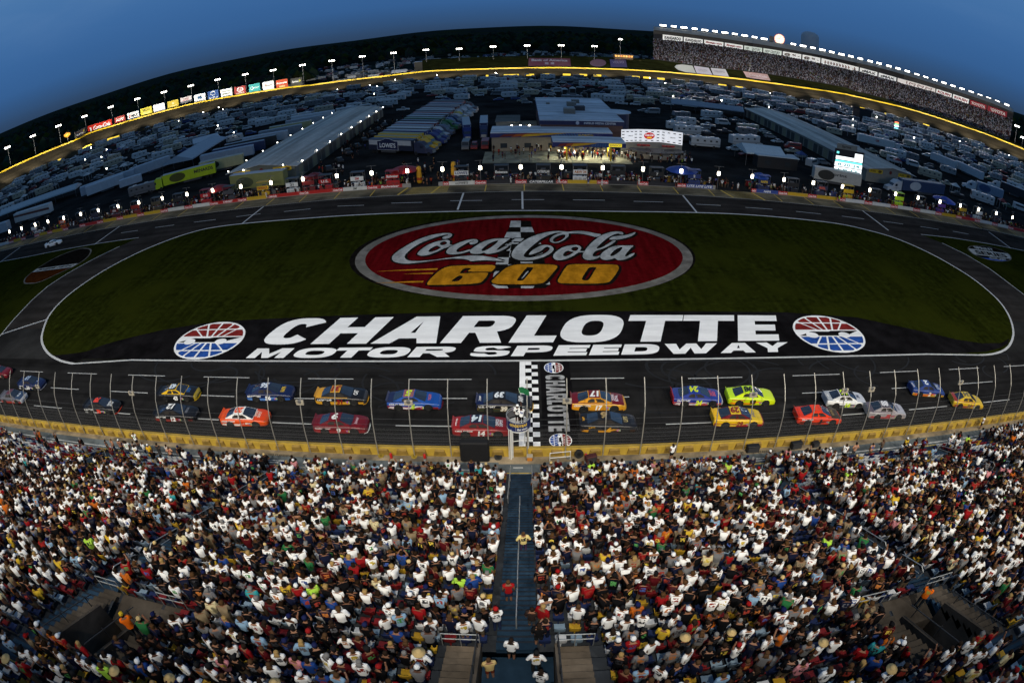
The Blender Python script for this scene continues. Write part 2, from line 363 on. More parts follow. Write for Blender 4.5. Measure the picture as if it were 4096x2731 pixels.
for c, l in (('c2', [((-180, 1374), (0, 1362)), ((0, 1362), (175, 1356)), ((355, 1342), (560, 1337)), ((745, 1327), (955, 1324)), ((1150, 1319), (1365, 1319)), ((1555, 1320), (1765, 1323)), ((1955, 1330), (2150, 1335))]), ('c3', [((290, 1285), (445, 1293)), ((600, 1305), (770, 1317)), ((918, 1330), (1075, 1347)), ((1207, 1360), (1347, 1378)), ((1467, 1392), (1592, 1410)), ((1700, 1425), (1815, 1443)), ((1905, 1455), (2005, 1473))]), ('c1', [((1875, 1398), (2050, 1380)), ((1560, 1432), (1720, 1412)), ((1280, 1468), (1425, 1450)), ((1025, 1503), (1150, 1486)), ((800, 1538), (910, 1522))])):
    for a, b in l[(1 if c == 'c2' else 0):]: strip(mb, [XY(A(c, *a)), XY(A(c, *b))], .2, .012)
for c, a, b in (('c2', (832, 1275), (793, 1386)), ('c2', (1220, 1265), (1222, 1380)), ('c3', (207, 1230), (297, 1340)), ('c3', (1335, 1325), (1500, 1450)), ('c1', (1740, 1365), (1595, 1480)), ('gl', (1250, 15), (985, 205)), ('gl', (210, 235), (0, 390)), ('gr', (1190, 205), (1420, 375))):
    strip(mb, [XY(A(c, *a)), XY(A(c, *b))], .35, .018)
strip(mb, [XY(A('gl', 20, 1140)), XY(A('gl', 495, 985))], .4, .012)
strip(mb, [(p[0], p[1] - 5.75) for p in PITW], .12, .012)
struct(mb.build('pit_road_lines', M_LINE))
mb = MB()
for x in (-24.6, -17.6, 43.2, 50.6): strip(mb, [(x, pit_y(x) - .3), (x - 1.2 * (1 if x < 0 else -1), pit_y(x) - 5.5)], .45, .016)
for k in range(7): strip(mb, [(-24.4 + k * .15, pit_y(-24) - 5.3 + k * .75), (-15.6, pit_y(-16) - 4.8 + k * .75)], .2, .014)
for k in range(7): strip(mb, [(44, pit_y(44) - 5.2 + k * .75), (51, pit_y(51) - 5.0 + k * .75)], .12, .014)
for x in range(-160, 160, 8):
    if not (-25 < x < -15 or 43 < x < 51): strip(mb, [(x + .2, pit_y(x) - .3), (x + .2, pit_y(x) - 5.2)], .22, .014)
struct(mb.build('pit_box_lines', M_YLINE))
# start and finish line
mb = MB(); mb.box(-.55, .02, 37.3, 50.7, 0, .016, 0); mb2 = MB()
n = 20
for i in range(n):
    for k in range(2):
        y0 = 37.3 + (50.7 - 37.3) * i / n; (mb if (i + k) % 2 else mb2).box(.02 + .64 * k + .01, .65 + .64 * k, y0, y0 + 13.4 / n, 0, .016)
o = mb.build('start_finish_line', M_PWHITE); tag(o, 'white bar and chequered strip painted across the track under the flag stand', 'finish line')
mb2.build('black_square', M_BLACK, parent=o)

# ---- big lettering on the black verge
def arc(cx, cy, rx, ry, a0, a1, n=10, e=.72):
    out = []
    for i in range(n + 1):
        t = radians(a0 + (a1 - a0) * i / n); c, s = cos(t), sin(t)
        out.append((cx + rx * math.copysign(abs(c) ** e, c), cy + ry * math.copysign(abs(s) ** e, s)))
    return out
def glyph(ch, w, k, t):
    """heavy block capital in a box w x 1; k = stem width, t = bar thickness"""
    if ch == 'H': return [[(0, 0), (k, 0), (k, .5 - t / 2), (w - k, .5 - t / 2), (w - k, 0), (w, 0), (w, 1), (w - k, 1), (w - k, .5 + t / 2), (k, .5 + t / 2), (k, 1), (0, 1)]]
    if ch == 'A': return [[(0, 0), (k * .95, 0), (k * 1.18, t * .75), (w - k * 1.18, t * .75), (w - k * .95, 0), (w, 0), (w * .5 + k * .62, 1), (w * .5 - k * .62, 1)], [(k * 1.5, t * 1.6), (w * .5, .8), (w - k * 1.5, t * 1.6)]]
    if ch == 'L': return [[(0, 0), (w, 0), (w, t), (k, t), (k, 1), (0, 1)]]
    if ch == 'T': return [[(w / 2 - k / 2, 0), (w / 2 + k / 2, 0), (w / 2 + k / 2, 1 - t), (w, 1 - t), (w, 1), (0, 1), (0, 1 - t), (w / 2 - k / 2, 1 - t)]]
    if ch == 'E': return [[(0, 0), (w, 0), (w, t), (k, t), (k, .5 - t / 2), (w * .94, .5 - t / 2), (w * .94, .5 + t / 2), (k, .5 + t / 2), (k, 1 - t), (w, 1 - t), (w, 1), (0, 1)]]
    if ch == 'O': return [arc(w / 2, .5, w / 2, .51, 0, 358, 36), arc(w / 2, .5, w / 2 - k, .51 - t, 0, 350, 30)]
    if ch == 'C': return [arc(w / 2, .5, w / 2, .51, 32, 328, 30) + [(w - k * .98, .36)] + arc(w / 2, .5, w / 2 - k, .51 - t, -38, -322, 24) + [(w - k * .98, .64)]]
    if ch == 'D': return [[(0, 0), (w * .5, 0)] + arc(w * .5, .5, w * .5, .5, -85, 85, 14) + [(w * .5, 1), (0, 1)], [(k, t), (w * .5, t)] + arc(w * .5, .5, w * .5 - k, .5 - t, -80, 80, 10) + [(w * .5, 1 - t), (k, 1 - t)]]
    if ch == 'P': return [[(0, 0), (k, 0), (k, .34), (w * .6, .34)] + arc(w * .6, .67, w * .4, .33, -80, 80, 10) + [(w * .6, 1), (0, 1)], [(k, .34 + t * .8), (w * .58, .34 + t * .8)] + arc(w * .56, .67, w * .44 - k, .33 - t * .8, -70, 70, 6) + [(w * .58, 1 - t * .8), (k, 1 - t * .8)]]
    if ch == 'R': return [[(0, 0), (k, 0), (k, .36), (w * .45, .36), (w - k, 0), (w * 1.0, 0), (w * .8, .4)] + arc(w * .6, .69, w * .4, .31, -60, 80, 9) + [(w * .6, 1), (0, 1)], [(k, .38 + t * .8), (w * .58, .38 + t * .8)] + arc(w * .56, .69, w * .44 - k, .31 - t * .8, -70, 70, 6) + [(w * .58, 1 - t * .8), (k, 1 - t * .8)]]
    if ch == 'M': return [[(0, 0), (k * .9, 0), (k * .9, .62), (w * .5 - k * .3, 0), (w * .5 + k * .3, 0), (w - k * .9, .62), (w - k * .9, 0), (w, 0), (w, 1), (w - k * 1.2, 1), (w / 2, .42), (k * 1.2, 1), (0, 1)]]
    if ch == 'W': return [[(w * .2, 0), (w * .2 + k, 0), (w * .5, .58), (w * .8 - k, 0), (w * .8, 0), (w, 1), (w - k, 1), (w * .8 - k * .45, .42), (w * .5 + k * .45, 1), (w * .5 - k * .45, 1), (w * .2 + k * .45, .42), (k, 1), (0, 1)]]
    if ch == 'Y': return [[(w / 2 - k / 2, 0), (w / 2 + k / 2, 0), (w / 2 + k / 2, .4), (w, 1), (w - k * 1.05, 1), (w / 2, .62), (k * 1.05, 1), (0, 1), (w / 2 - k / 2, .4)]]
    if ch == 'S':
        return [arc(w * .5, .735, w * .48, .275, 20, 180, 12) + arc(w * .46, .6, w * .44, .17, 180, 262, 6) + [(w * .62, .42)] + arc(w * .5, .28, w * .2, .13, 60, -90, 5)[2:] + arc(w * .5, .3, w * .5 - k * .8, .3 - t, -120, -178, 4) + [(w * .0, .34)] + arc(w * .5, .265, w * .5, .275, 182, 360, 12) + arc(w * .54, .4, w * .46, .17, 0, 82, 6) + [(w * .38, .58)] + arc(w * .5, .72, w * .2, .13, 240, 90, 5)[1:] + arc(w * .5, .7, w * .48 - k * .8, .3 - t, 60, 5, 4)]
def lettering(mb, cells, y0, y1, shear, k, t, tilt=0.0, xs=1.0):
    h = y1 - y0
    for ch, a, b in cells:
        w = (b - a) / h
        mb.poly(glyph(ch, w, k / h, t), fn=lambda x, y: (a + x * h + shear * y * h, y0 + y * h + tilt * (a + x * h), .024))
mb = MB(); lettering(mb, [('C', -32.1, -25.7), ('H', -24.8, -17.9), ('A', -17.4, -9.8), ('R', -9.4, -2.6), ('L', -1.8, 3.1), ('O', 3.3, 10.3), ('T', 10.7, 17.4), ('T', 17.5, 24.2), ('E', 24.7, 30.2)], 54.5, 60.7, .33, 2.35, .235)
tag(mb.build('painted_lettering', M_PWHITE), 'giant white slanted name of the city painted on the black verge', 'lettering')
mb = MB(); lettering(mb, [('M', -32.2, -27.2), ('O', -26.4, -21.5), ('T', -21.6, -17.6), ('O', -17.5, -12.9), ('R', -12.6, -8.0), ('S', -6.0, -1.9), ('P', -1.5, 2.5), ('E', 3.0, 6.5), ('E', 6.8, 10.0), ('D', 10.3, 14.4), ('W', 14.9, 21.2), ('A', 21.7, 26.1), ('Y', 26.2, 30.5)], 51.75, 53.85, .33, 1.35, .29, tilt=.009)
tag(mb.build('painted_lettering', M_PWHITE), 'smaller white wide lettering line under the giant city name', 'lettering')

# ---- globe logos
M_RED = ground_mat('painted_red', (.20, .022, .020), (1, 1, 1), .15, 1.5); M_BLUE = ground_mat('painted_blue', (.022, .075, .30), (1, 1, 1), .12, 1.5)
def globe(cx, cy, rx, ry, label, rot=0.0, z=.024, flip=1):
    c, s = cos(rot), sin(rot)
    T = lambda x, y, h=z: (cx + (x * flip * c) * rx - y * s * rx, cy + (x * flip * s) * ry + y * c * ry, h)
    def add(mb, loop, h):
        mb.poly([loop], fn=lambda x, y: T(x, y, h))
    ci = lambda r: [(r * cos(2 * pi * k / 48), r * sin(2 * pi * k / 48)) for k in range(48)]
    mb = MB(); add(mb, ci(1), z); root = tag(mb.build('painted_emblem', M_PWHITE), label, 'emblem', 'round emblems painted on the asphalt')
    def cap(sg, m, nm):
        # panes between latitude lines and rays
        mb = MB(); g = .028; ymid = .56; lines = [(-.98, -.25), (-.42, -.12), (.02, .0), (.42, .14), (.85, .30)]
        for y0, y1 in ((.16 + g, ymid - g), (ymid + g, 2)):
            xs = [(-3, -3)] + [(b, (a - b) / .75) for a, b in lines] + [(3, 3)]
            for i in range(len(lines) + 1):
                L = lambda y: -2 if i == 0 else lines[i - 1][1] + (lines[i - 1][0] - lines[i - 1][1]) * (y - .12) / .8 + g
                Rr = lambda y: 2 if i == len(lines) else lines[i][1] + (lines[i][0] - lines[i][1]) * (y - .12) / .8 - g
                N = 7; lo = []; hi = []
                for j in range(N):
                    y = y0 + (min(y1, .955) - y0) * j / (N - 1); e = math.sqrt(max(0, .94 ** 2 - y * y)); l, r = max(L(y), -e), min(Rr(y), e)
                    if r - l > .01: lo.append((l * sg, y * sg)); hi.append((r * sg, y * sg))
                if len(lo) >= 2: add(mb, lo + hi[::-1], z + .008)
        mb.build(nm, m, parent=root)
    cap(1, M_RED, 'red_pane'); cap(-1, M_BLUE, 'blue_pane')
    mb = MB(); add(mb, [(-.93, -.135), (-.62, .04), (-.52, .09), (.0, .085), (.08, .12), (.3, .13), (.93, .13), (.58, -.06), (.56, -.135)], z + .008); mb.build('car_silhouette', M_BLACK, parent=root)
    mb = MB()
    for x in (-.56, .40): mb = MB(); add(mb, [(x + .17 * cos(2 * pi * k / 20), -.10 + .15 * sin(2 * pi * k / 20)) for k in range(20)], z + .014); mb.build('wheel_shape', M_PWHITE, parent=root)
    return root
globe(-39.7, 55.7, 5.15, 4.6, 'red white and blue globe emblem at the C end of the giant lettering')
globe(38.4, 56.2, 5.2, 4.6, 'red white and blue globe emblem at the E end of the giant lettering')
struct(MB().box(1.55, 4.6, 37.4, 50.6, 0, .010).build('dark_track_panel', M_BLACK))
globe(2.95, 49.5, 1.0, 1.0, 'small globe emblem on the dark strip nearest the white track line', -pi / 2, .02)
globe(3.05, 38.1, 1.0, .95, 'small globe emblem on the dark strip nearest the yellow wall', -pi / 2, .02)
mb = MB(); cells = []
x = 0; M_PGREY = ground_mat('worn_white_paint', (.30, .30, .30), (1.5, .1, 1), .25, 2)
for ch, w in zip('CHARLOTTE', [1.0, 1.05, 1.15, 1.05, .78, 1.05, 1.0, 1.0, .85]):
    for lp in [glyph(ch, w, .36, .24)]: mb.poly(lp, fn=lambda u, v, x=x: (2.05 + v * 1.9, 48.2 - (x + u) * 8.9 / 10.0, .02))
    x += w + .13
tag(mb.build('painted_lettering', M_PGREY), 'grey upright lettering down the dark strip beside the chequered line', 'lettering')

# ---- oval drink emblem on the grass
def ell(rx, ry, n=96): return [(rx * cos(2 * pi * k / n), 81.25 + ry * sin(2 * pi * k / n)) for k in range(n)]
M_COKE = ground_mat('turf_paint_red', (.085, .0030, .0045), (1.2, .12, 1), .25, 1.2); M_TGREY = ground_mat('turf_paint_grey', (.15, .14, .125), (.5, .5, 1), .25, .8, blot=((.12, .115, .10), .15))
M_TWHITE = ground_mat('turf_paint_white', (.36, .37, .36), (.6, .25, 1), .2, 1.6); M_GOLD = ground_mat('turf_paint_gold', (.42, .18, .010), (.8, .3, 1), .2, 1.3); M_TBLACK = ground_mat('turf_paint_black', (.008, .007, .006), (1, 1, 1), .2, 1)
root = MB().poly([ell(25.9, 16.75)], .02).build('painted_oval', M_TGREY); tag(root, 'large red oval drink emblem with grey border painted on the infield grass', 'emblem')
MB().poly([[(x * 1.012 + .25 - .5, y + .25) for x, y in ell(26.3, 17.0)], [(x * .9999, y) for x, y in ell(25.9, 16.75)]], .0165).build('black_border', M_TBLACK, parent=root)  # black painted rim round the grey oval
MB().poly([ell(24.3, 15.3)], .027).build('red_field', M_COKE, parent=root)
rows = [57, 100, 133, 173, 213, 258, 303, 350, 395, 445, 485, 510]
def bx(y): return float(np.interp(y, [57, 100, 150, 200, 258, 330, 400, 485, 510], [1098, 1088, 1062, 1040, 1020, 1000, 985, 968, 1000])), float(np.interp(y, [57, 100, 150, 200, 258, 330, 400, 485, 510], [1232, 1240, 1262, 1300, 1310, 1325, 1340, 1362, 1330]))
mw, mk = MB(), MB(); P2 = lambda c, x, y, z: tuple(A(c, x, y, 0)[:2]) + (z,)
for i in range(len(rows) - 1):
    a, b = rows[i], rows[i + 1]; l0, r0 = bx(a); l1, r1 = bx(b); cut = [0, .5, 1] if a < 170 else [0, .25, .5, .75, 1]
    for k in range(len(cut) - 1):
        q = [P2('lg', l1 + (r1 - l1) * cut[k], b, .031), P2('lg', l1 + (r1 - l1) * cut[k + 1], b, .031), P2('lg', r0 * cut[k + 1] + l0 * (1 - cut[k + 1]), a, .031), P2('lg', r0 * cut[k] + l0 * (1 - cut[k]), a, .031)]
        (mw if (i + k) % 2 == 0 else mk).add(q, [[0, 1, 2, 3]])
mw.build('white_check', M_TWHITE, parent=root); mk.build('black_check', M_TBLACK, parent=root)
SCRIPT = {'k1': [
  [[(1980, 605), (1850, 560), (1650, 525), (1450, 517), (1250, 533), (1050, 560), (850, 587), (650, 606), (480, 610), (380, 595), (330, 550), (345, 500), (400, 440), (500, 365), (620, 300), (780, 235), (920, 192), (1030, 165), (1062, 172), (1050, 185), (1000, 195), (965, 215), (975, 235), (1020, 238), (1080, 220), (1120, 190), (1128, 165), (1105, 147), (1050, 140), (950, 145), (800, 170), (650, 212), (480, 285), (330, 370), (220, 440), (140, 510), (118, 560), (135, 605), (200, 635), (300, 650), (420, 650), (600, 630), (800, 605), (980, 580), (1150, 567), (1300, 573), (1400, 590), (1450, 612), (1550, 602), (1700, 596), (1850, 604)]],
  [[(545, 490), (570, 450), (640, 390), (740, 330), (860, 285), (980, 260), (1060, 258), (1092, 285), (1085, 325), (1140, 345), (1100, 362), (980, 402), (860, 460), (740, 503), (640, 520), (570, 512)], [(925, 310), (960, 285), (1010, 278), (1040, 295), (1035, 320), (1000, 338), (960, 345), (930, 335)], [(730, 445), (760, 405), (820, 370), (870, 350), (910, 368), (940, 378), (900, 410), (830, 440), (760, 458)]],
  [[(1060, 350), (1140, 343), (1250, 300), (1370, 260), (1480, 243), (1540, 250), (1565, 275), (1545, 305), (1490, 328), (1440, 330), (1418, 310), (1440, 292), (1490, 282), (1495, 270), (1450, 277), (1380, 305), (1300, 350), (1230, 395), (1200, 430), (1208, 455), (1250, 460), (1340, 440), (1425, 415), (1440, 432), (1350, 465), (1250, 488), (1130, 498), (1060, 490), (1030, 460), (1042, 425), (1080, 385), (1100, 365)]],
  [[(1425, 435), (1480, 385), (1600, 310), (1720, 260), (1850, 235), (2000, 231), (2100, 230), (2060, 265), (1980, 320), (1900, 390), (1875, 422), (1920, 415), (2000, 370), (2060, 350), (2075, 358), (2040, 390), (1950, 440), (1850, 470), (1760, 487), (1695, 485), (1665, 467), (1600, 485), (1510, 490), (1450, 478), (1430, 460)], [(1620, 430), (1660, 380), (1740, 320), (1830, 280), (1900, 265), (1890, 290), (1830, 345), (1750, 400), (1670, 440)]],
  [[(2125, 277), (2160, 250), (2195, 232), (2330, 230), (2310, 255), (2280, 280), (2200, 279)]], [[(2075, 320), (2105, 300), (2250, 308), (2240, 320)]]],
 'k2': [
  [[(1700, 165), (1620, 207), (1500, 177), (1350, 150), (1200, 145), (1155, 150), (1150, 190), (1090, 247), (1000, 292), (920, 307), (855, 290), (838, 255), (870, 205), (950, 160), (1040, 132), (970, 132), (850, 162), (700, 235), (560, 340), (460, 430), (402, 500), (405, 530), (440, 548), (520, 550), (640, 525), (740, 490), (810, 440), (835, 405), (820, 378), (780, 372), (740, 395), (700, 430), (620, 470), (490, 505), (520, 450), (600, 395), (690, 350), (790, 340), (870, 365), (900, 405), (880, 450), (800, 510), (690, 555), (560, 587), (430, 597), (310, 590), (220, 555), (195, 510), (210, 450), (270, 370), (370, 290), (500, 215), (680, 150), (850, 115), (1000, 107), (1100, 118), (1180, 116), (1300, 105), (1450, 115), (1600, 145)], [(890, 270), (900, 235), (970, 190), (1050, 165), (1095, 172), (1090, 210), (1040, 255), (970, 285), (915, 290)]],
  [[(895, 520), (920, 475), (1000, 410), (1100, 365), (1220, 342), (1310, 345), (1360, 375), (1360, 410), (1340, 440), (1420, 445), (1400, 462), (1320, 467), (1250, 510), (1150, 560), (1050, 590), (960, 592), (905, 565)], [(1195, 405), (1230, 378), (1280, 370), (1315, 385), (1310, 415), (1270, 440), (1220, 435)], [(1060, 500), (1090, 460), (1140, 435), (1190, 447), (1240, 460), (1180, 500), (1110, 530), (1070, 525)]],
  [[(1390, 530), (1400, 480), (1450, 400), (1520, 320), (1600, 250), (1720, 170), (1860, 125), (1970, 115), (2040, 120), (2068, 140), (2065, 165), (2015, 160), (1990, 147), (1920, 162), (1820, 212), (1720, 292), (1640, 370), (1625, 398), (1700, 385), (1800, 330), (1890, 272), (1945, 268), (1900, 312), (1800, 370), (1700, 410), (1610, 440), (1570, 480), (1557, 510), (1570, 530), (1620, 530), (1680, 512), (1690, 527), (1640, 560), (1560, 587), (1470, 590), (1410, 570)]],
  [[(1680, 530), (1720, 470), (1800, 410), (1900, 365), (2000, 350), (2120, 351), (2240, 350), (2190, 400), (2130, 470), (2100, 520), (2130, 530), (2200, 490), (2260, 475), (2240, 510), (2160, 560), (2060, 590), (1970, 590), (1930, 562), (1850, 585), (1770, 592), (1710, 575)], [(1850, 515), (1880, 470), (1950, 410), (2040, 375), (2055, 395), (2010, 450), (1940, 500), (1880, 528)]],
  [[(1840, 245), (1880, 207), (1960, 190), (2080, 180), (2180, 155), (2275, 125), (2250, 165), (2180, 200), (2060, 235), (1950, 250)]]],
 'k3': [
  [[(605, 270), (625, 235), (700, 165), (760, 135), (830, 125), (970, 121), (1110, 120), (1140, 135), (1115, 165), (1090, 172), (930, 170), (950, 150), (930, 143), (890, 150), (865, 175), (870, 185), (970, 181), (1070, 180), (1080, 195), (1040, 245), (1000, 262), (900, 270), (760, 274), (640, 276)], [(800, 240), (850, 205), (880, 205), (880, 220), (850, 245), (810, 248)]],
  [[(1110, 250), (1130, 225), (1220, 145), (1290, 120), (1370, 113), (1490, 114), (1600, 118), (1625, 135), (1600, 170), (1540, 240), (1500, 262), (1420, 270), (1280, 270), (1150, 268)], [(1310, 235), (1380, 145), (1400, 137), (1435, 140), (1430, 155), (1365, 232), (1340, 242)]],
  [[(1630, 245), (1645, 210), (1690, 140), (1720, 118), (1800, 113), (1940, 114), (2080, 118), (2108, 140), (2090, 180), (2050, 235), (2010, 258), (1900, 266), (1780, 265), (1660, 262)], [(1818, 225), (1865, 150), (1890, 138), (1930, 140), (1920, 160), (1875, 232), (1840, 240)]],
  [[(200, 170), (450, 155), (690, 145), (680, 158), (450, 163)]], [[(410, 190), (655, 178), (648, 190)]], [[(200, 261), (400, 250), (578, 243), (570, 257), (400, 258)]]]}
mw, mg, mk = MB(), MB(), MB()
for c, shapes in SCRIPT.items():
    for loops in shapes:
        W3 = []
        for l in loops:
            sm = catmull(l, 3) if len(l) > 5 else l
            W3.append([XY(A(c, *p)) for p in sm])
        (mg if c == 'k3' else mw).poly(W3, .042)
        if len(loops[0]) > 5:
            for dx, dy in ((.32, -.55), (.4, .1), (-.25, -.2), (-.2, .35)): mk.poly([[(x + dx, y + dy) for x, y in l] for l in W3], .035 + .0012 * (dx + dy))
mk.build('letter_outline', M_TBLACK, parent=root); mw.build('script_lettering', M_TWHITE, parent=root); mg.build('race_number', M_GOLD, parent=root)  # first mesh: black painted outline under the letters
# emblems on the two triangles of grass
def oval_emblem(c, pts, label, bands, lines):
    lp = [XY(A(c, *p)) for p in pts]; L = catmull(lp, 6); cx = sum(p[0] for p in L) / len(L); cy = sum(p[1] for p in L) / len(L)
    o = MB().poly([[(cx + (x - cx) * 1.04, cy + (y - cy) * 1.05) for x, y in L]], .02).build('painted_oval', M_TGREY); tag(o, label, 'emblem')
    MB().poly([L], .027).build('dark_field', M_TBLACK, parent=o)
    y0, y1 = min(p[1] for p in L), max(p[1] for p in L)
    for nm, m, f0, f1 in bands:
        q = []
        for k in range(25):
            y = y0 + (y1 - y0) * (f0 + (f1 - f0) * k / 24); xs = []
            for (xa, ya), (xb, yb) in zip(L, L[1:] + L[:1]):
                if (ya - y) * (yb - y) <= 0 and ya != yb: xs.append(xa + (xb - xa) * (y - ya) / (yb - ya))
            if len(xs) >= 2: q.append((min(xs) + .1, max(xs) - .1, y))
        MB().poly([[(a, y) for a, b, y in q] + [(b, y) for a, b, y in reversed(q)]], .034).build(nm, m, parent=o)
    for s, fy, h, w, m in lines:
        mb = MB(); put_text(mb, s, (cx, y0 + (y1 - y0) * fy, .042), (1, 0, 0), (0, 1, 0), h, w, .04, .25); mb.build('emblem_lettering', m, parent=o)
oval_emblem('gl', [(265, 600), (280, 545), (400, 450), (600, 335), (800, 260), (900, 250), (943, 275), (900, 345), (780, 425), (600, 510), (420, 590), (320, 605)], 'dark oval emblem with a white band on the grass triangle near the pace car', [('white_band', M_TWHITE, .36, .46), ('brown_band', ground_mat('turf_paint_brown', (.05, .014, .004)), .0, .34)], [('SERIES', .41, .9, 14, M_TBLACK)])
oval_emblem('gr', [(978, 375), (1010, 355), (1100, 350), (1230, 368), (1340, 405), (1405, 445), (1418, 480), (1390, 502), (1300, 508), (1180, 490), (1060, 450), (1000, 410)], 'white and blue oval emblem on the grass triangle by the pit exit', [('white_band', M_TWHITE, .12, .66), ('blue_band', M_BLUE, .0, .26)], [('SERIES', .45, 2.2, 13, M_TBLACK), ('CUP', .15, 1.2, 7, M_TWHITE), ('SPRINT', .8, 1.6, 8, M_TWHITE)])
# ------------------------------------------------------------------ near grandstand, wall, fence, flag stand
RY0, RZ0, RUN, RISE, NROW = 33.4, .5, .8, .435, 42
row_y = lambda i: RY0 - RUN * i
row_z = lambda i: RZ0 + RISE * i
AISLES = [(-.35, .80), (-20.2, .75), (19.2, .75), (-40.2, .7), (39.2, .7), (-60, .7), (59, .7)]
VOMS = [(-.3, 1.4, 2.75, 28, 28, 34), (-17.5, 1.25, 2.6, 28, 30, 34), (17.2, 1.25, 2.7, 28, 30, 34)]     # centre, half passage, half cleared width, first cleared row, first open row, end row
M_STEP = ground_mat('stand_concrete', (.030, .034, .040), (.3, .3, 1), .3, .8); M_BLUEF = ground_mat('blue_floor_paint', (.017, .037, .064), (.4, .4, 1), .3, .9)
M_BEIGE = ground_mat('bare_concrete', (.125, .10, .075), (.4, .4, 1), .3, .6); M_WALK = ground_mat('stained_walkway', (.22, .175, .115), (.25, .9, 1), .4, .7, blot=((.10, .085, .065), .5)); M_BWALK = ground_mat('blue_grey_walkway', (.10, .115, .12), (.2, .6, 1), .25, .5)
M_STEEL = mat('galvanised_steel', (.42, .43, .42), .45, .6, noise=.2, nscale=2); M_TUBE = mat('white_tube', (.62, .61, .58), .4)
stand = thing('grandstand', 'stepped concrete grandstand with coloured seats and aisles rising in front of the track', 'grandstand')
mb = MB(); edges = [-90]
for xc, hp, hc, r0, r1, r9 in sorted(VOMS): edges += [xc - hp, xc + hp]
edges.append(90); segs = [(edges[k], edges[k + 1], k % 2 == 1) for k in range(len(edges) - 1)]
for i in range(NROW):
    y1, z = row_y(i), row_z(i); y0 = y1 - RUN
    for a, b, cut in segs:
        if cut and 28 <= i < 34: continue
        mb.add([(a, y0, z), (b, y0, z), (b, y1, z), (a, y1, z), (a, y1, z - RISE), (b, y1, z - RISE)], [[0, 1, 2, 3], [3, 2, 5, 4]])
mb.build('terrace', M_STEP, parent=stand)
M_NOSE = mat('dark_stair_edge', (.008, .013, .022), .9)  # darker strip along each step edge
for xc, w in AISLES:
    mb = MB(); mn = MB()
    for i in range(NROW):
        if any(abs(xc - v[0]) < v[1] and v[3] <= i < v[5] for v in VOMS): continue
        y1, z = row_y(i), row_z(i)
        mb.box(xc - w, xc + w, y1 - RUN + .004, y1 - .012, z - .1, z + .008); mb.box(xc - w, xc + w, y1 - RUN - .002 + .004, y1 - RUN + .40, z + .0, z + RISE / 2); mn.box(xc - w, xc + w, y1 - .10, y1 - .008, z - .06, z + .013); mn.box(xc - w, xc + w, y1 - RUN + .33, y1 - RUN + .405, z + .1, z + RISE / 2 + .006)
    o_ = mb.build('aisle_stairs', M_BLUEF, parent=stand); mn.build('stair_edges', M_NOSE, parent=o_)
M_DKCONC = ground_mat('dark_concrete', (.060, .050, .040), (.4, .4, 1), .4, .6)  # darker tone of the bare concrete for the side passages
for k, (xc, hp, hc, r0, r1, r9) in enumerate(VOMS):
    zf = row_z(r0) - (.9 if k == 0 else 1.3); mb = MB(); mb.box(xc - hp, xc + hp, row_y(r9) - 1.5, row_y(r1) - .01, zf - .2, zf); mb.build('passage_floor', M_BLUEF if k == 0 else M_DKCONC, parent=stand)
    if r1 > r0: MB().box(xc - hp, xc + hp, row_y(r1), row_y(r0) - .012, zf, row_z(r0) + .01).build('landing', M_DKCONC, parent=stand)
    MBG = M_BEIGE if k == 0 else M_DKCONC
    for sx in (-1, 1):
        xa, xb = sorted((xc + sx * hp, xc + sx * (hp + .18))); ya, yb = row_y(r1), row_y(r9); q = [(ya, zf), (ya, row_z(r1) + .30), (yb, row_z(r9) + .30), (yb, zf)]; mb = MB(); mb.add([(x, y, z) for x in (xa, xb) for y, z in q], [[0, 1, 2, 3], [7, 6, 5, 4], [0, 4, 5, 1], [1, 5, 6, 2], [2, 6, 7, 3]]); mb.build('passage_wall', MBG, parent=stand)
    for sx in (-1, 1):
        mb = MB(); a, b = sorted((xc + sx * (hp + .18), xc + sx * hc))
        for i in range(r0, r9):
            mb.box(a, b, row_y(i) - RUN + .003, row_y(i) - .01, row_z(i) - .1, row_z(i) + .018); mb.box(a, b, row_y(i) - RUN + .006, row_y(i) - RUN + .4, row_z(i), row_z(i) + RISE / 2 + .014)
        mb.build('bare_treads', MBG, parent=stand)
    for sx in (-1, 1):
        mb = MB(); a, b = sorted((xc + sx * (hp + .05), xc + sx * (hc + .15))); y = row_y(r0) + .02; z = row_z(r0)
        for h in (.55, .95): mb.tube([(a, y, z + h), (b, y, z + h)], .024, 6)
        for x in (a, (a + b) / 2, b): mb.tube([(x, y, z - .4), (x, y, z + .95)], .02, 6)
        mb.build('guard_rail', M_STEEL, parent=stand)
    dark = mat('dark_rail', (.03, .03, .03), .5)
    for sx in (-1, 1):
        mb = MB(); x = xc + sx * (hp + .09)
        mb.tube([(x, row_y(r1), row_z(r1) + 1.1), (x, row_y(r9), row_z(r9) + 1.1)], .03, 6)
        for i in range(r1, r9, 2): mb.tube([(x, row_y(i) - .4, row_z(i) + .7), (x, row_y(i) - .4, row_z(i) + 1.45)], .025, 5)
        mb.build('passage_rail', dark, parent=stand)
for a, b in ((8, 12), (13, 17), (18, 22), (23, 26)):
    mb = MB(); P = [(-.38, row_y(a) - .2, row_z(a)), (-.38, row_y(a) - .2, row_z(a) + .9), (-.38, row_y(b) - .2, row_z(b) + .9), (-.38, row_y(b) - .2, row_z(b))]; mb.tube(P, .028, 6); mb.build('hand_rail', M_STEEL, parent=stand)
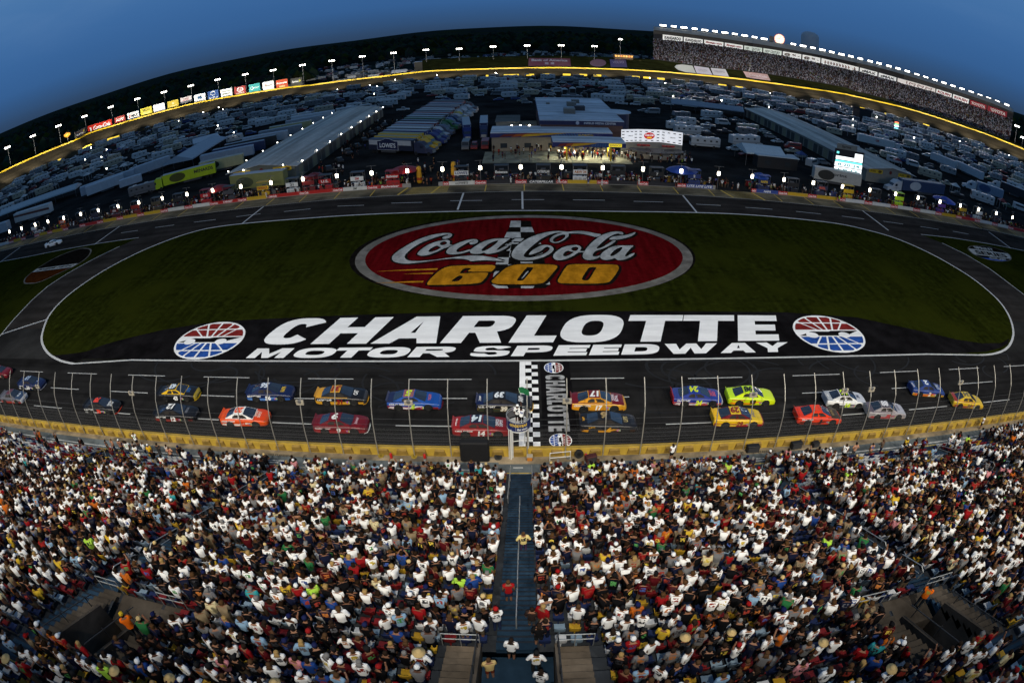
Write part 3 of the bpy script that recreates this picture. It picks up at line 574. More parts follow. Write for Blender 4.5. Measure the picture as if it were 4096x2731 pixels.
for xc in (-20.2, 19.2, -40.2, 39.2):
    for a, b in ((2, 6), (8, 11), (14, 17), (19, 22), (24, 26)):
        mb = MB()
        P = [(xc, row_y(a) - .2, row_z(a) + .1), (xc, row_y(a) - .1, row_z(a) + .8), (xc, row_y(a) - .3, row_z(a) + .95), (xc, row_y(b) - .2, row_z(b) + .95), (xc, row_y(b) - .5, row_z(b) + .85), (xc, row_y(b) - .4, row_z(b) + .1)]
        mb.tube(P, .035, 6); mb.tube([(xc, row_y(a) - .2, row_z(a) + .5), (xc, row_y(b) - .3, row_z(b) + .5)], .022, 5)
        mb.build('hand_rail', M_STEEL, parent=stand)
for sx, x in ((-1, -1.18), (1, .50)):
    mb = MB(); mb.tube([(x, row_y(0) + .1, row_z(0) + .9), (x, row_y(9), row_z(9) + .9)], .03, 6)
    for i in range(0, 10, 2): mb.tube([(x, row_y(i), row_z(i) - .3), (x, row_y(i), row_z(i) + .9)], .025, 5)
    mb.build('hand_rail', M_STEEL, parent=stand)
# walkway
struct(MB().box(-95, 95, 33.4, 35.1, -.2, .25).build('walkway', M_BWALK)); struct(MB().box(-95, 95, 35.1, 35.8, -.2, .252).build('walkway_edge', M_WALK))
struct(MB().box(-2.2, 1.6, 34.9, 35.1, -.1, .262).build('walkway_edge', M_WALK))
mb = MB()
for a, b in ((-95, -40.2), (-39.5, -24), (-23.5, -21.5), (-18, -2.2), (1.2, 19), (19.5, 23.5), (28, 45), (46, 95)): mb.box(a, b, 34.15, 34.24, .2, .262)
for a, b in ((-24, -21), (-1, -.2), (20, 23), (44, 46)): mb.box(a, b, 34.42, 34.5, .2, .262)
struct(mb.build('walkway_line', M_LINE)); struct(MB().box(-95, 95, 33.78, 33.84, .2, .262).build('walkway_line', M_YLINE))
M_STENCIL = mat('worn_stencil_paint', (.05, .045, .035), .8)
for s, x, y, h in (('G', -23.9, 34.95, .5), ('F', -19.2, 35.1, .5), ('NO STANDING', -21.6, 35.15, .28), ('E', 18.9, 35.2, .5), ('D', 22.9, 35.0, .5), ('C', 39.5, 35.0, .5), ('NO STANDING', 21.0, 35.3, .28), ('H', -38.4, 35.0, .5)):
    mb = MB(); put_text(mb, s, (x, y, .268), (1, 0, 0), (0, 1, 0), h, None, .04); struct(mb.build('walkway_lettering', M_STENCIL))
# safety wall
M_YWALL = mat('yellow_wall_paint', (.36, .235, .03), .6, noise=.22, nscale=1.1); M_YDARK = mat('worn_yellow_paint', (.24, .15, .03), .7, noise=.3, nscale=2)
wall = thing('safety_wall', 'yellow painted concrete wall between the walkway and the racing cars', 'wall', (0, 0, 0))
mb = MB(); P = [(36.25, 0), (36.25, .95), (36.2, 1.08), (35.95, 1.08), (35.9, .95), (35.82, .25), (35.82, 0)]
mb.add([(x, y, z) for x in (-95, 95) for y, z in P], [[i, (i + 1) % 7, 7 + (i + 1) % 7, 7 + i] for i in range(7)]); mb.build('wall_body', M_YWALL, parent=wall)
mb = MB()
for k in range(-56, 57):
    x = k * 1.62 + .4
    mb.add([(x, 35.80, .3), (x + 1.1, 35.80, .3), (x + .95, 35.70, .85), (x + .15, 35.70, .85), (x, 35.84, .3), (x + 1.1, 35.84, .3), (x + .95, 35.9, .95), (x + .15, 35.9, .95)], [[0, 1, 2, 3], [3, 2, 6, 7], [1, 5, 6, 2], [4, 0, 3, 7]])
mb.build('brace_panel', M_YDARK, parent=wall)
fence = thing('catch_fence', 'tall steel catch fence with curved posts and cables on the yellow wall', 'fence')
M_POST = mat('weathered_post', (.33, .31, .27), .5, .5, noise=.25, nscale=1.5)
post = MB(); post.tube([(0, 35.72, .3), (0, 35.74, 2.2), (0, 35.9, 3.7), (0, 36.3, 5.0), (0, 37.0, 6.0), (0, 37.8, 6.8)], .047, 6); me_post = None
for k in range(-29, 30):
    x = k * 3.155 + .15
    if me_post is None: o = post.build('fence_post', M_POST, parent=fence); me_post = o.data
    else: o = bpy.data.objects.new('fence_post', me_post); COL.objects.link(o); o.parent = fence
    o.location.x = x
M_CABLE = mat('steel_cable', (.20, .20, .20), .5, .6); mb = MB()
def fy(z): return float(np.interp(z, [.3, 2.2, 3.7, 5.0, 6.0, 6.8], [35.74, 35.76, 35.92, 36.32, 37.02, 37.8]))
for z in [1.3, 1.6, 1.9, 2.2, 2.6, 3.0, 3.5, 4.0]: mb.tube([(-92, fy(z) + .06, z), (92, fy(z) + .06, z)], .006, 4)
mb.build('fence_cable', M_CABLE, parent=fence)
# wire mesh: open squares drawn by the material's own alpha, on a real sheet
m = mat('wire_mesh', (.16, .16, .16), .6, .4); n = m.node_tree.nodes; L = m.node_tree.links
t = n.new('ShaderNodeTexCoord'); sp = n.new('ShaderNodeSeparateXYZ'); L.new(t.outputs['Object'], sp.inputs[0]); mxs = []
for ax in ('X', 'Z'):
    a = n.new('ShaderNodeMath'); a.operation = 'MULTIPLY'; a.inputs[1].default_value = 14; L.new(sp.outputs[ax], a.inputs[0]); b = n.new('ShaderNodeMath'); b.operation = 'FRACT'; L.new(a.outputs[0], b.inputs[0])
    c = n.new('ShaderNodeMath'); c.operation = 'LESS_THAN'; c.inputs[1].default_value = .035; L.new(b.outputs[0], c.inputs[0]); mxs.append(c)
d = n.new('ShaderNodeMath'); d.operation = 'MAXIMUM'; L.new(mxs[0].outputs[0], d.inputs[0]); L.new(mxs[1].outputs[0], d.inputs[1]); L.new(d.outputs[0], n['Principled BSDF'].inputs['Alpha'])
mb = MB(); zs = [1.1, 2.2, 3.2]; mb.loft([[(x, fy(z) + .075, z) for z in zs] for x in (-92, 92)], closed=False, cap=False); mb.build('wire_mesh', m, parent=fence)
# small boxes on fence posts (caution lights seen from behind)
M_BOXG = mat('grey_box', (.33, .29, .22), .6, noise=.2)
BOXES = [(3.45, 5.5), (-20.2, 5.3), (-9.1, 5.4), (20.2, 5.6), (33.1, 5.6), (44.6, 5.7), (-38.4, 5.5), (-53.5, 5.6), (-66, 5.6), (29.3, 5.6), (59, 5.7)]
for q in BOXES:
    x, z = q[0], q[1]; k = round((x - .15) / 3.155); x = k * 3.155 + .15; y = fy(z) - .12
    t_ = thing('signal_lamp', f'grey lamp box hung on the catch fence, {ordinal(max(1, abs(k)))} post {"left" if k < 0 else "right"} of the flag stand', 'signal lamp', (x, y, z), 0, 'lamp boxes on the catch fence')
    MB().box(-.36, .36, -.13, .06, -.24, .24, bev=.03).build('lamp_box', M_BOXG, parent=t_); MB().lathe([(.16, -.16), (.19, -.12), (.19, -.05)], 12, 'y', (0, 0, .12)).build('lamp_hood', M_CABLE, parent=t_)
# flag stand
fs = thing('flag_stand', 'round blue flag stand on white legs over the yellow wall', 'flag stand', (-.55, 36.3, 0))
mb = MB()
for x, y in ((-.62, -1.1), (-.78, -1.0), (.78, -.6), (-.5, -.9)): mb.tube([(x, y + .3, .25), (x, y + .3, 3.4)], .07 if x != -.78 else .04, 8)
for x in (-.5, .5): mb.tube([(x, .45, 1.0), (x, .45, 3.4)], .05, 8)
mb.tube([(-.6, -.6, 2.0), (.78, -.3, 2.0)], .03, 6); mb.build('leg', M_TUBE, parent=fs)
ring = lambda r, z, a0=pi * 1.0, a1=pi * 2.0, n=20: [(r * cos(a0 + (a1 - a0) * k / n), r * sin(a0 + (a1 - a0) * k / n), z) for k in range(n + 1)]
M_NAVY = mat('navy_banner', (.012, .022, .10), .6); M_DKFLOOR = mat('dark_deck', (.015, .015, .016), .7)
MB().lathe([(.70, 2.98), (.97, 3.22), (.97, 3.34), (.95, 3.34)], 32).build('floor_rim', M_TUBE, parent=fs); MB().lathe([(.93, 3.2), (.93, 3.33)], 32).build('deck', M_DKFLOOR, parent=fs)
mb = MB(); mb.loft([list(p) for p in zip(ring(.97, 3.34, pi, 2 * pi), ring(.97, 4.2, pi, 2 * pi))], closed=False, cap=False); mb.build('banner', M_NAVY, parent=fs)
mb = MB(); P_, f_, w_ = text2d('GOODYEAR', .03, .2); q = []
for x, y in P_: a = 1.5 * pi + x / w_ * 1.55; q.append((.985 * cos(a), .985 * sin(a), 3.94 + y * .27))
mb.add(q, f_); mb.build('banner_lettering', mat('banner_yellow', (.72, .48, .03), .6), parent=fs)
mb = MB(); P_, f_, w_ = text2d('Get there', .02, .15); q = []
for x, y in P_: a = 1.5 * pi + .35 + x / w_ * .9; q.append((.985 * cos(a), .985 * sin(a), 3.58 + y * .2))
mb.add(q, f_); mb.build('banner_lettering', WHITE, parent=fs)
mb = MB(); mb.tube([(.96 * cos(2 * pi * k / 28), .96 * sin(2 * pi * k / 28), 4.42) for k in range(29)], .028, 6); mb.tube([(.96 * cos(2 * pi * k / 28), .96 * sin(2 * pi * k / 28), 4.22) for k in range(29)], .022, 6)
for k in range(0, 28, 4): mb.tube([(.96 * cos(2 * pi * k / 28), .96 * sin(2 * pi * k / 28), 3.4), (.96 * cos(2 * pi * k / 28), .96 * sin(2 * pi * k / 28), 4.42)], .022, 6)
mb.build('railing', M_STEEL, parent=fs)
mb = MB(); mb.loft([ring(.94, 3.52, 0, pi), ring(.94, 4.2, 0, pi)][::-1], closed=False, cap=False); mb.build('banner', mat('stand_panel', (.10, .10, .11), .6), parent=fs)
# green flag held by the starter
fl = thing('flag', 'green flag waved above the flag stand', 'flag', (-.28, 36.6, 5.55)); MB().tube([(0, 0, 0), (-.08, .1, .55), (-.26, .2, 1.0)], .014, 6).build('flag_pole', M_TUBE, parent=fl)
mb = MB(); N = 8; mb.loft([[(-.26 + .09 * v + (.80) * u + .0, .2 - .1 * v + .09 * sin(5 * u + v), 1.02 - .52 * v + .07 * sin(4.5 * u)) for v in [k / 4 for k in range(5)]] for u in [k / N for k in range(N + 1)]], closed=False, cap=False); mb.build('cloth', mat('green_cloth', (.005, .10, .032), .8), parent=fl, smooth=True)
# things along the walkway
mb = MB(); mb.box(-1.2, 1.2, -.35, .35, .0, 2.1, bev=.12); o = mb.build('covered_crate', mat('black_tarpaulin', (.006, .006, .007), .8, noise=.3), loc=(-4.15, 35.42, .25)); tag(o, 'tall black covered crate on the walkway beside the flag stand', 'crate')
for k, (x, y, lab, s) in enumerate(((19.9, 35.45, 'wide black loudspeaker behind the wall near the letter E', 1.0), (24.4, 35.5, 'low black loudspeaker by the wall beyond the letter D', .95), (26.5, 35.5, 'small square black loudspeaker by the wall', .65), (5.4, 35.2, 'flat dark red road case on the walkway right of the flag stand', .8))):
    t_ = thing('loudspeaker' if k < 3 else 'road_case', lab, 'loudspeaker' if k < 3 else 'case', (x, y, .255), .1 * k, 'loudspeakers along the wall' if k < 3 else None)
    MB().box(-.6 * s, .6 * s, -.25, .25, 0, .62 * s + .1, bev=.04).build('cabinet', mat('case_black' if k < 3 else 'case_red', (.01, .01, .011) if k < 3 else (.05, .012, .012), .6), parent=t_); MB().box(-.5 * s, .5 * s, -.275, -.24, .08, .55 * s + .05).build('grille', mat('grille_grey', (.03, .03, .032), .7), parent=t_)
def hoop(name, x, y, r, w, label, cat, col, lean=.3):
    mb = MB(); mb.lathe([(r, -w / 2), (r, w / 2), (r * .55, w / 2), (r * .5, 0), (r * .55, -w / 2)], 18, 'y', (0, 0, r)); o = mb.build(name, mat(name + '_rubber', col, .8), loc=(x, y, .26)); o.rotation_euler = (-lean, 0, .2); tag(o, label, cat)
hoop('loose_tyre', 4.45, 35.55, .38, .22, 'black tyre leaning on the yellow wall right of the flag stand', 'tyre', (.012, .012, .012)); hoop('hose_reel', -2.2, 35.35, .33, .12, 'dark coiled hose on the walkway beside the flag stand legs', 'hose', (.02, .02, .02), 1.2)
for x, lab in ((-9.3, 'coiled yellow hose left of the tall black crate'), (-12.2, 'coiled black hose further left along the wall')):
    hoop('coiled_hose', x, 35.4, .26, .08, lab, 'hose', (.25, .17, .02) if 'yellow' in lab else (.03, .025, .02), 1.3)
for x, lab in ((-8.4, 'red fire extinguisher left of the tall black crate'), (-11.3, 'red fire extinguisher nearer the letter F'), (5.0, 'red fire extinguisher beside the leaning tyre')):
    t_ = thing('fire_extinguisher', lab, 'extinguisher', (x, 35.45, .26), 0, 'fire extinguishers behind the wall'); MB().lathe([(.11, 0), (.12, .05), (.12, .48), (.05, .58)], 12).build('cylinder', mat('extinguisher_red', (.40, .015, .012), .4), parent=t_, smooth=True); MB().lathe([(.03, .58), (.04, .6), (.04, .68)], 8).build('valve', M_CABLE, parent=t_)
t_ = thing('tool_cart', 'orange wheeled tool cart under the flag stand', 'cart', (.35, 35.3, .26)); MB().box(-.22, .22, -.18, .18, .1, .5, bev=.03).build('body', mat('cart_orange', (.45, .16, .02), .6), parent=t_); MB().box(-.25, .25, -.2, .2, .5, .58).build('lid', M_BOXG, parent=t_)
for sx in (-1, 1): MB().lathe([(.09, -.03), (.09, .03)], 10, 'y', (sx * .2, 0, .09)).build('wheel', M_CABLE, parent=t_)
t_ = thing('push_cart', 'white tube frame push cart by the wall right of the flag stand', 'cart', (2.8, 35.3, .26)); mb = MB(); mb.tube([(-.8, -.1, .9), (.9, .1, .9)], .03, 6); mb.tube([(-.8, -.1, .35), (.9, .1, .35)], .03, 6); mb.tube([(-.8, -.1, .0), (-.8, -.1, .9)], .03, 6); mb.tube([(.9, .1, .0), (.9, .1, .9)], .03, 6); mb.build('frame', M_TUBE, parent=t_); MB().lathe([(.16, -.04), (.16, .04)], 12, 'y', (.75, .1, .16)).build('wheel', M_CABLE, parent=t_)
# ------------------------------------------------------------------ seats and spectators
SEATCOL = [((.50, .51, .52), 'white', 24), ((.42, .25, .02), 'yellow', 13), ((.15, .010, .012), 'maroon', 26), ((.012, .022, .075), 'navy', 24), ((.17, .24, .31), 'pale blue', 12)]
def pick(pal, r=None):
    t = (r or R).random() * sum(p[-1] for p in pal)
    for p in pal:
        t -= p[-1]
        if t <= 0: return p
    return pal[-1]
def seat_mesh():
    b, p = MB(), MB(); prof = [(-.60, .42), (-.66, .62), (-.70, .82), (-.735, .82), (-.70, .60), (-.64, .40)]
    b.loft([[(x, y + c, z) for y, z in prof] for x, c in ((-.225, .03), (-.14, 0), (.14, 0), (.225, .03))])
    p.loft([[(x, y, z + c) for y, z in ((-.60, .44), (-.36, .43), (-.22, .40), (-.22, .36), (-.36, .385), (-.6, .39))] for x, c in ((-.22, .02), (0, -.02), (.22, .02))])
    p.box(-.03, .03, -.56, -.5, 0, .4); return b, p
M_SEAT = mat('seat_plastic', rough=.45, src='obj'); M_SEATA = mat('seat_plastic_mass', rough=.45, src='attr')
sb, sp_ = seat_mesh(); _b = sb.build('backrest', M_SEAT); _p = sp_.build('seat_pan', M_SEAT); SB, SP = _b.data, _p.data; bpy.data.objects.remove(_b); bpy.data.objects.remove(_p)

# people: one skinned body per pose; clothes grown from the body's own surface
def skeleton(pose):
    V = {}; Rr = {}
    def p(n, x, y, z, r): V[n] = Vector((x, y, z)); Rr[n] = r
    sit = pose == 'sit'; lean = .06 if pose in ('lean', 'photo') else 0.0
    p('pelvis', 0, 0, .93, .17); p('waist', 0, .01 + lean * .3, 1.10, .172); p('chest', 0, .01 + lean, 1.32, .185); p('neck', 0, .02 + lean * 1.3, 1.49, .06); p('head', 0, .045 + lean * 1.4, 1.60, .095); p('crown', 0, .04 + lean * 1.4, 1.70, .085)
    for s, n in ((-1, 'l'), (1, 'r')):
        p('sh' + n, s * .20, .0 + lean, 1.42, .085)
        a = pose
        if a == 'mixed': a = 'down' if s < 0 else 'pump'
        E, H, G = {'down': ((.25, -.02, 1.14), (.25, .08, .90), (.24, .12, .80)), 'hips': ((.36, -.06, 1.18), (.24, .05, 1.02), (.17, .08, 1.0)), 'cross': ((.25, .06, 1.15), (.08, .24, 1.17), (-.02, .24, 1.19)), 'up': ((.30, .04, 1.66), (.20, .10, 1.88), (.18, .12, 1.97)), 'pump': ((.30, .06, 1.64), (.26, .14, 1.90), (.25, .16, 1.99)), 'photo': ((.28, .18, 1.30), (.12, .28, 1.55), (.06, .29, 1.61)), 'clap': ((.26, .10, 1.16), (.12, .32, 1.22), (.05, .37, 1.26)), 'lean': ((.26, .12, 1.16), (.22, .34, 1.08), (.20, .42, 1.06)), 'sit': ((.24, .08, 1.14), (.18, .30, 1.02), (.14, .38, 1.0))}[a]
        p('el' + n, s * E[0], E[1] + lean, E[2], .05); p('wr' + n, s * H[0], H[1] + lean, H[2], .036); p('ha' + n, s * G[0], G[1] + lean, G[2], .042)
        st = {'down': .09, 'hips': .12}.get(pose, .10)
        p('hip' + n, s * .09, 0, .88, .10)
        if sit: p('kn' + n, s * .12, .42, .86, .07); p('an' + n, s * .12, .44, .45, .048); p('to' + n, s * .13, .56, .40, .04)
        else: p('kn' + n, s * st, .02, .48, .068); p('an' + n, s * (st + .01), -.02, .09, .048); p('to' + n, s * (st + .03), .13, .04, .042)
    if sit:
        for k in V: V[k].z -= .40
    E = [('pelvis', 'waist'), ('waist', 'chest'), ('chest', 'neck'), ('neck', 'head'), ('head', 'crown')]
    for n in 'lr': E += [('chest', 'sh' + n), ('sh' + n, 'el' + n), ('el' + n, 'wr' + n), ('wr' + n, 'ha' + n), ('pelvis', 'hip' + n), ('hip' + n, 'kn' + n), ('kn' + n, 'an' + n), ('an' + n, 'to' + n)]
    return V, Rr, E
def skin(V, Rr, E, sub):
    names = list(V); me = bpy.data.meshes.new('figure'); me.from_pydata([V[n] for n in names], [(names.index(a), names.index(b)) for a, b in E], []); o = bpy.data.objects.new('figure', me); COL.objects.link(o)
    m = o.modifiers.new('Skin', 'SKIN'); m.use_smooth_shade = True
    for i, n in enumerate(names):
        k = me.skin_vertices[0].data[i]; k.radius = (Rr[n], Rr[n] * (.72 if n in ('chest', 'waist') else .85 if n == 'pelvis' else 1)); k.use_root = n == 'pelvis'
    if sub: s = o.modifiers.new('s', 'SUBSURF'); s.levels = s.render_levels = sub
    dg = bpy.context.evaluated_depsgraph_get(); out = bpy.data.meshes.new_from_object(o.evaluated_get(dg)); bpy.data.objects.remove(o); bpy.data.meshes.remove(me); return out
def limb_of(V, E, c):
    best = None
    for a, b in E:
        A_, B_ = V[a], V[b]; d = B_ - A_; t = max(0, min(1, (c - A_).dot(d) / max(d.length_squared, 1e-9))); q = (c - A_ - d * t).length
        if best is None or q < best[0]: best = (q, a, b, t)
    return best[1:]
def region(V, E, c, shorts, sleeve):
    a, b, t = limb_of(V, E, c)
    if b in ('head', 'crown'): return 'hair' if (c.z > V['head'].z + .02 or (c.y < V['head'].y + .03 and c.z > V['head'].z - .075)) else 'skin'
    if b == 'neck': return 'shirt' if t < .45 else 'skin'
    if a in ('pelvis', 'waist', 'chest') and b[:3] != 'hip': return 'shirt'
    if b[:3] == 'hip' and c.z > (.86 if V['pelvis'].z > .7 else .46): return 'shirt'
    if a[:2] == 'sh': return 'shirt' if t < sleeve else 'skin'
    if a[:2] in ('el', 'wr'): return 'skin'
    if b[:3] == 'hip': return 'trousers'
    if a[:3] == 'hip': return 'trousers' if (not shorts or t < .85) else 'skin'
    if a[:2] == 'kn': return 'trousers' if (not shorts) else ('shoe' if t > .93 else 'skin')
    return 'shoe'
POSES = ['down', 'hips', 'cross', 'clap', 'mixed', 'up', 'photo', 'lean', 'down', 'sit']
M_SKIN = mat('skin', rough=.6, src='obj', spec=.1); M_CLOTH = mat('cotton_cloth', spec=0, rough=.9, src='obj', noise=.10, nscale=6); M_HAIR = mat('hair_and_caps', rough=.8, src='obj', spec=.1); M_SHOE = mat('shoe_leather', (.03, .03, .03), .7)
def printed(src):
    """cotton with a printed patch on the back of some shirts"""
    nm = 'printed_shirt_' + src
    m = mat(nm, rough=.9, src=src, spec=0); n = m.node_tree.nodes; L = m.node_tree.links; b = n['Principled BSDF']; base = b.inputs['Base Color'].links[0].from_socket
    loc = n.new('ShaderNodeAttribute'); loc.attribute_name = 'loc'; sx = n.new('ShaderNodeSeparateXYZ'); L.new(loc.outputs['Vector'], sx.inputs[0])
    def M(op, a, v=None, b2=None):
        q = n.new('ShaderNodeMath'); q.operation = op
        for i, u in enumerate((a, b2 if b2 is not None else v)):
            if u is None: continue
            if isinstance(u, (int, float)): q.inputs[i].default_value = u
            else: L.new(u, q.inputs[i])
        return q.outputs[0]
    if src == 'obj': oi = n.new('ShaderNodeObjectInfo'); rnd = oi.outputs['Random']
    else: ra = n.new('ShaderNodeAttribute'); ra.attribute_name = 'rnd'; rnd = ra.outputs['Fac']
    x = M('ABSOLUTE', sx.outputs['X']); inx = M('LESS_THAN', x, .125); dz = M('ABSOLUTE', M('SUBTRACT', sx.outputs['Z'], 1.27)); inz = M('LESS_THAN', dz, .13); iny = M('LESS_THAN', sx.outputs['Y'], -.02)
    use = M('GREATER_THAN', M('FRACT', M('MULTIPLY', rnd, 7.13)), .42)
    k = M('MULTIPLY', M('MULTIPLY', inx, None, inz), None, M('MULTIPLY', iny, None, use))
    vo = n.new('ShaderNodeTexNoise'); vo.inputs['Scale'].default_value = 9; vo.inputs['Detail'].default_value = 2; ad = n.new('ShaderNodeVectorMath'); L.new(loc.outputs['Vector'], ad.inputs[0]); cv = n.new('ShaderNodeCombineXYZ'); L.new(M('MULTIPLY', rnd, 91.0), cv.inputs[0]); L.new(M('MULTIPLY', rnd, 37.0), cv.inputs[1]); L.new(cv.outputs[0], ad.inputs[1]); L.new(ad.outputs[0], vo.inputs['Vector'])
    k = M('MULTIPLY', k, None, M('GREATER_THAN', vo.outputs[0], .47))
    cr = n.new('ShaderNodeValToRGB'); cr.color_ramp.interpolation = 'CONSTANT'; e = cr.color_ramp.elements; e[0].color = (.03, .03, .035, 1); e[1].position = .3; e[1].color = (.22, .03, .02, 1)
    for p_, c_ in ((.5, (.35, .12, .03)), (.62, (.45, .33, .05)), (.72, (.10, .10, .11)), (.85, (.04, .07, .22)), (.93, (.06, .20, .06))): q = e.new(p_); q.color = (*c_, 1)
    L.new(M('FRACT', M('MULTIPLY', rnd, 13.7)), cr.inputs[0]); mx = n.new('ShaderNodeMix'); mx.data_type = 'RGBA'; L.new(k, mx.inputs[0]); L.new(base, mx.inputs[6]); L.new(cr.outputs[0], mx.inputs[7]); L.new(mx.outputs[2], b.inputs['Base Color']); return m
M_SHIRT = printed('obj'); M_CROWD = printed('attr')
def add_loc(me, V=None):
    a = me.attributes.new('loc', 'FLOAT_VECTOR', 'POINT'); a.data.foreach_set('vector', [c for v in me.vertices for c in (V[v.index] if V else v.co)])
def cap_faces(mb, V, kind):
    h = V['head']; z0 = h.z + .045; y = h.y
    if kind == 'cap':
        mb.lathe([(.112, 0), (.115, .03), (.10, .09), (.06, .125), (.015, .135)], 9, c=(0, y - .01, z0)); mb.add([(-.08, y + .08, z0 + .02), (.08, y + .08, z0 + .02), (.055, y + .20, z0 - .005), (-.055, y + .20, z0 - .005), (-.08, y + .08, z0 + .005), (.08, y + .08, z0 + .005)], [[0, 1, 2, 3], [5, 4, 3, 2]])
    elif kind == 'hat': mb.lathe([(.115, .02), (.22, .0), (.225, .012), (.12, .04), (.11, .10), (.06, .135), (.01, .14)], 12, c=(0, y - .01, z0))
    elif kind == 'long': mb.loft([[(x * w, y - .075 - d, z) for x in (-1, -.4, .4, 1)] + [(x * w, y - .12 - d, z) for x in (1, .4, -.4, -1)] for z, w, d in ((h.z + .03, .08, 0), (h.z - .1, .10, .01), (h.z - .27, .08, .02))])
FIG = []
for pi_, pose in enumerate(POSES):
    shorts = pi_ % 2 == 0; V, Rr, E = skeleton(pose); hi = skin(V, Rr, E, 1); lo = skin(V, Rr, E, 0); sl = .85 if pi_ % 3 else .2
    # low figure for the mass of the crowd: arrays
    co = np.array([v.co[:] for v in lo.vertices], dtype=np.float32); faces = [list(p.vertices) for p in lo.polygons]; reg = [region(V, E, p.center, shorts, sl) for p in lo.polygons]
    # detailed parts
    parts = {}
    hi.update(); ver = [v.co.copy() for v in hi.vertices]; nor = [v.normal.copy() for v in hi.vertices]; rg = [region(V, E, p.center, shorts, sl) for p in hi.polygons]
    for r_, off, m in (('shirt', .014, M_SHIRT), ('trousers', .010, M_CLOTH), ('hair', .016, M_HAIR)):
        fs_ = [list(p.vertices) for p, g in zip(hi.polygons, rg) if g == r_]; used = sorted({i for f in fs_ for i in f}); mp_ = {u: k for k, u in enumerate(used)}
        me = bpy.data.meshes.new({'shirt': 'shirt', 'trousers': 'shorts' if shorts else 'trousers', 'hair': 'hair'}[r_]); me.from_pydata([ver[u] + nor[u] * off for u in used], [], [[mp_[i] for i in f] for f in fs_]); me.polygons.foreach_set('use_smooth', [True] * len(fs_)); me.materials.append(m); me.update()
        if r_ == 'shirt': add_loc(me)
        parts[r_] = me
    hi.materials.clear(); hi.materials.append(M_SKIN); hi.materials.append(M_SHOE); hi.polygons.foreach_set('material_index', [1 if g == 'shoe' else 0 for g in rg]); hi.name = 'body'; hi.polygons.foreach_set('use_smooth', [True] * len(hi.polygons)); parts['body'] = hi
    for kd in ('cap', 'hat', 'long'):
        mb = MB(); cap_faces(mb, V, kd); o = mb.build({'cap': 'cap', 'hat': 'straw_hat', 'long': 'long_hair'}[kd], M_HAIR, smooth=True); parts[kd] = o.data; bpy.data.objects.remove(o)
    mb = MB(); cap_faces(mb, V, 'cap'); FIG.append(dict(co=co, f=faces, reg=reg, parts=parts, capv=mb.v, capf=mb.f, pose=pose, shorts=shorts))
SHIRT = [((.74, .74, .73), 'white', 35), ((.006, .006, .007), 'black', 36), ((.13, .13, .135), 'grey', 8), ((.008, .010, .026), 'navy', 11), ((.22, .009, .011), 'red', 4.5), ((.06, .006, .008), 'maroon', 6), ((.42, .10, .012), 'orange', 1.3), ((.52, .34, .03), 'yellow', 1.2), ((.014, .045, .19), 'blue', 2), ((.20, .15, .09), 'tan', 3), ((.02, .12, .04), 'green', 1), ((.34, .58, .06), 'lime', .6), ((.20, .32, .45), 'pale blue', 1.8), ((.5, .2, .22), 'pink', .5), ((.03, .26, .28), 'turquoise', .5), ((.55, .47, .27), 'cream', 1.2)]
PANTS = [((.11, .082, .052), 'khaki', 26), ((.012, .017, .038), 'denim', 34), ((.008, .008, .009), 'black', 24), ((.06, .06, .062), 'grey', 10), ((.24, .22, .19), 'pale', 4)]
HAIR = [((.018, .010, .006), 'dark hair', 28), ((.07, .035, .015), 'brown hair', 18), ((.30, .19, .07), 'fair hair', 7), ((.16, .155, .15), 'grey hair', 6), ((.70, .70, .69), 'white cap', 8), ((.010, .010, .011), 'black cap', 20), ((.010, .014, .06), 'navy cap', 6), ((.25, .010, .010), 'red cap', 3), ((.50, .36, .16), 'straw hat', 3)]
SKIN = [(.23, .112, .066), (.20, .095, .056), (.26, .135, .085), (.17, .08, .045), (.08, .036, .022)]
def person(fig, loc, rz, sc, shirt, pants, hair, label, group, skin_c=None, cat='person', hat=None):
    P = fig['parts']; b = bpy.data.objects.new('person', P['body']); COL.objects.link(b); b.location = loc; b.rotation_euler.z = rz; b.scale = (sc, sc, sc); b.color = (*(skin_c or R.choice(SKIN)), 1); tag(b, label, cat, group)
    def ch(k, c):
        o = bpy.data.objects.new(P[k].name.split('.')[0], P[k]); COL.objects.link(o); o.parent = b; o.color = (*c, 1)
    ch('shirt', shirt); ch('trousers', pants); kd = hat or ('cap' if 'cap' in hair[1] else 'hat' if 'hat' in hair[1] else None)
    ch('hair', hair[0] if not kd else (.02, .012, .008))
    if kd: ch(kd, hair[0])
    elif R.random() < .22: ch('long', hair[0])
    return b
# ---- who stands where
cand = []
for i in range(NROW):
    y = row_y(i) - .30; z = row_z(i); k = 0
    for s in range(-130, 131):
        x = s * .615 + .13
        if any(abs(x - a) < w + .28 for a, w in AISLES): continue
        if i >= 27 and any(abs(x - v[0]) < v[2] + .25 and v[3] <= i < v[5] for v in VOMS): continue
        px, py = proj((x, y, z + 1.2))
        if not (-60 < px < 4156 and 1500 < py < 2860): continue
        cand.append((i, x, y, z, (Vector((x, y, z)) - Vector((0, 0, HC))).length))
def empty_zone(i, x):
    if x < -27 and i < (9 if x < -40 else 7): return .90
    if 26 < x < 47 and i < 7: return .9
    if i == 0: return .55
    if 9 < i < 20 and x < -30: return .14
    return .19 + .16 * (sin(x * .45 + i * .7) > .5) + .10 * (i < 14)
occ, vac = [], []
for c in cand: (vac if R.random() < empty_zone(c[0], c[1]) else occ).append(c)
def jit(c): return (c[1] + R.uniform(-.09, .09), c[2] + R.uniform(-.10, .10), c[3])
occ.sort(key=lambda c: c[4]); vac.sort(key=lambda c: c[4])
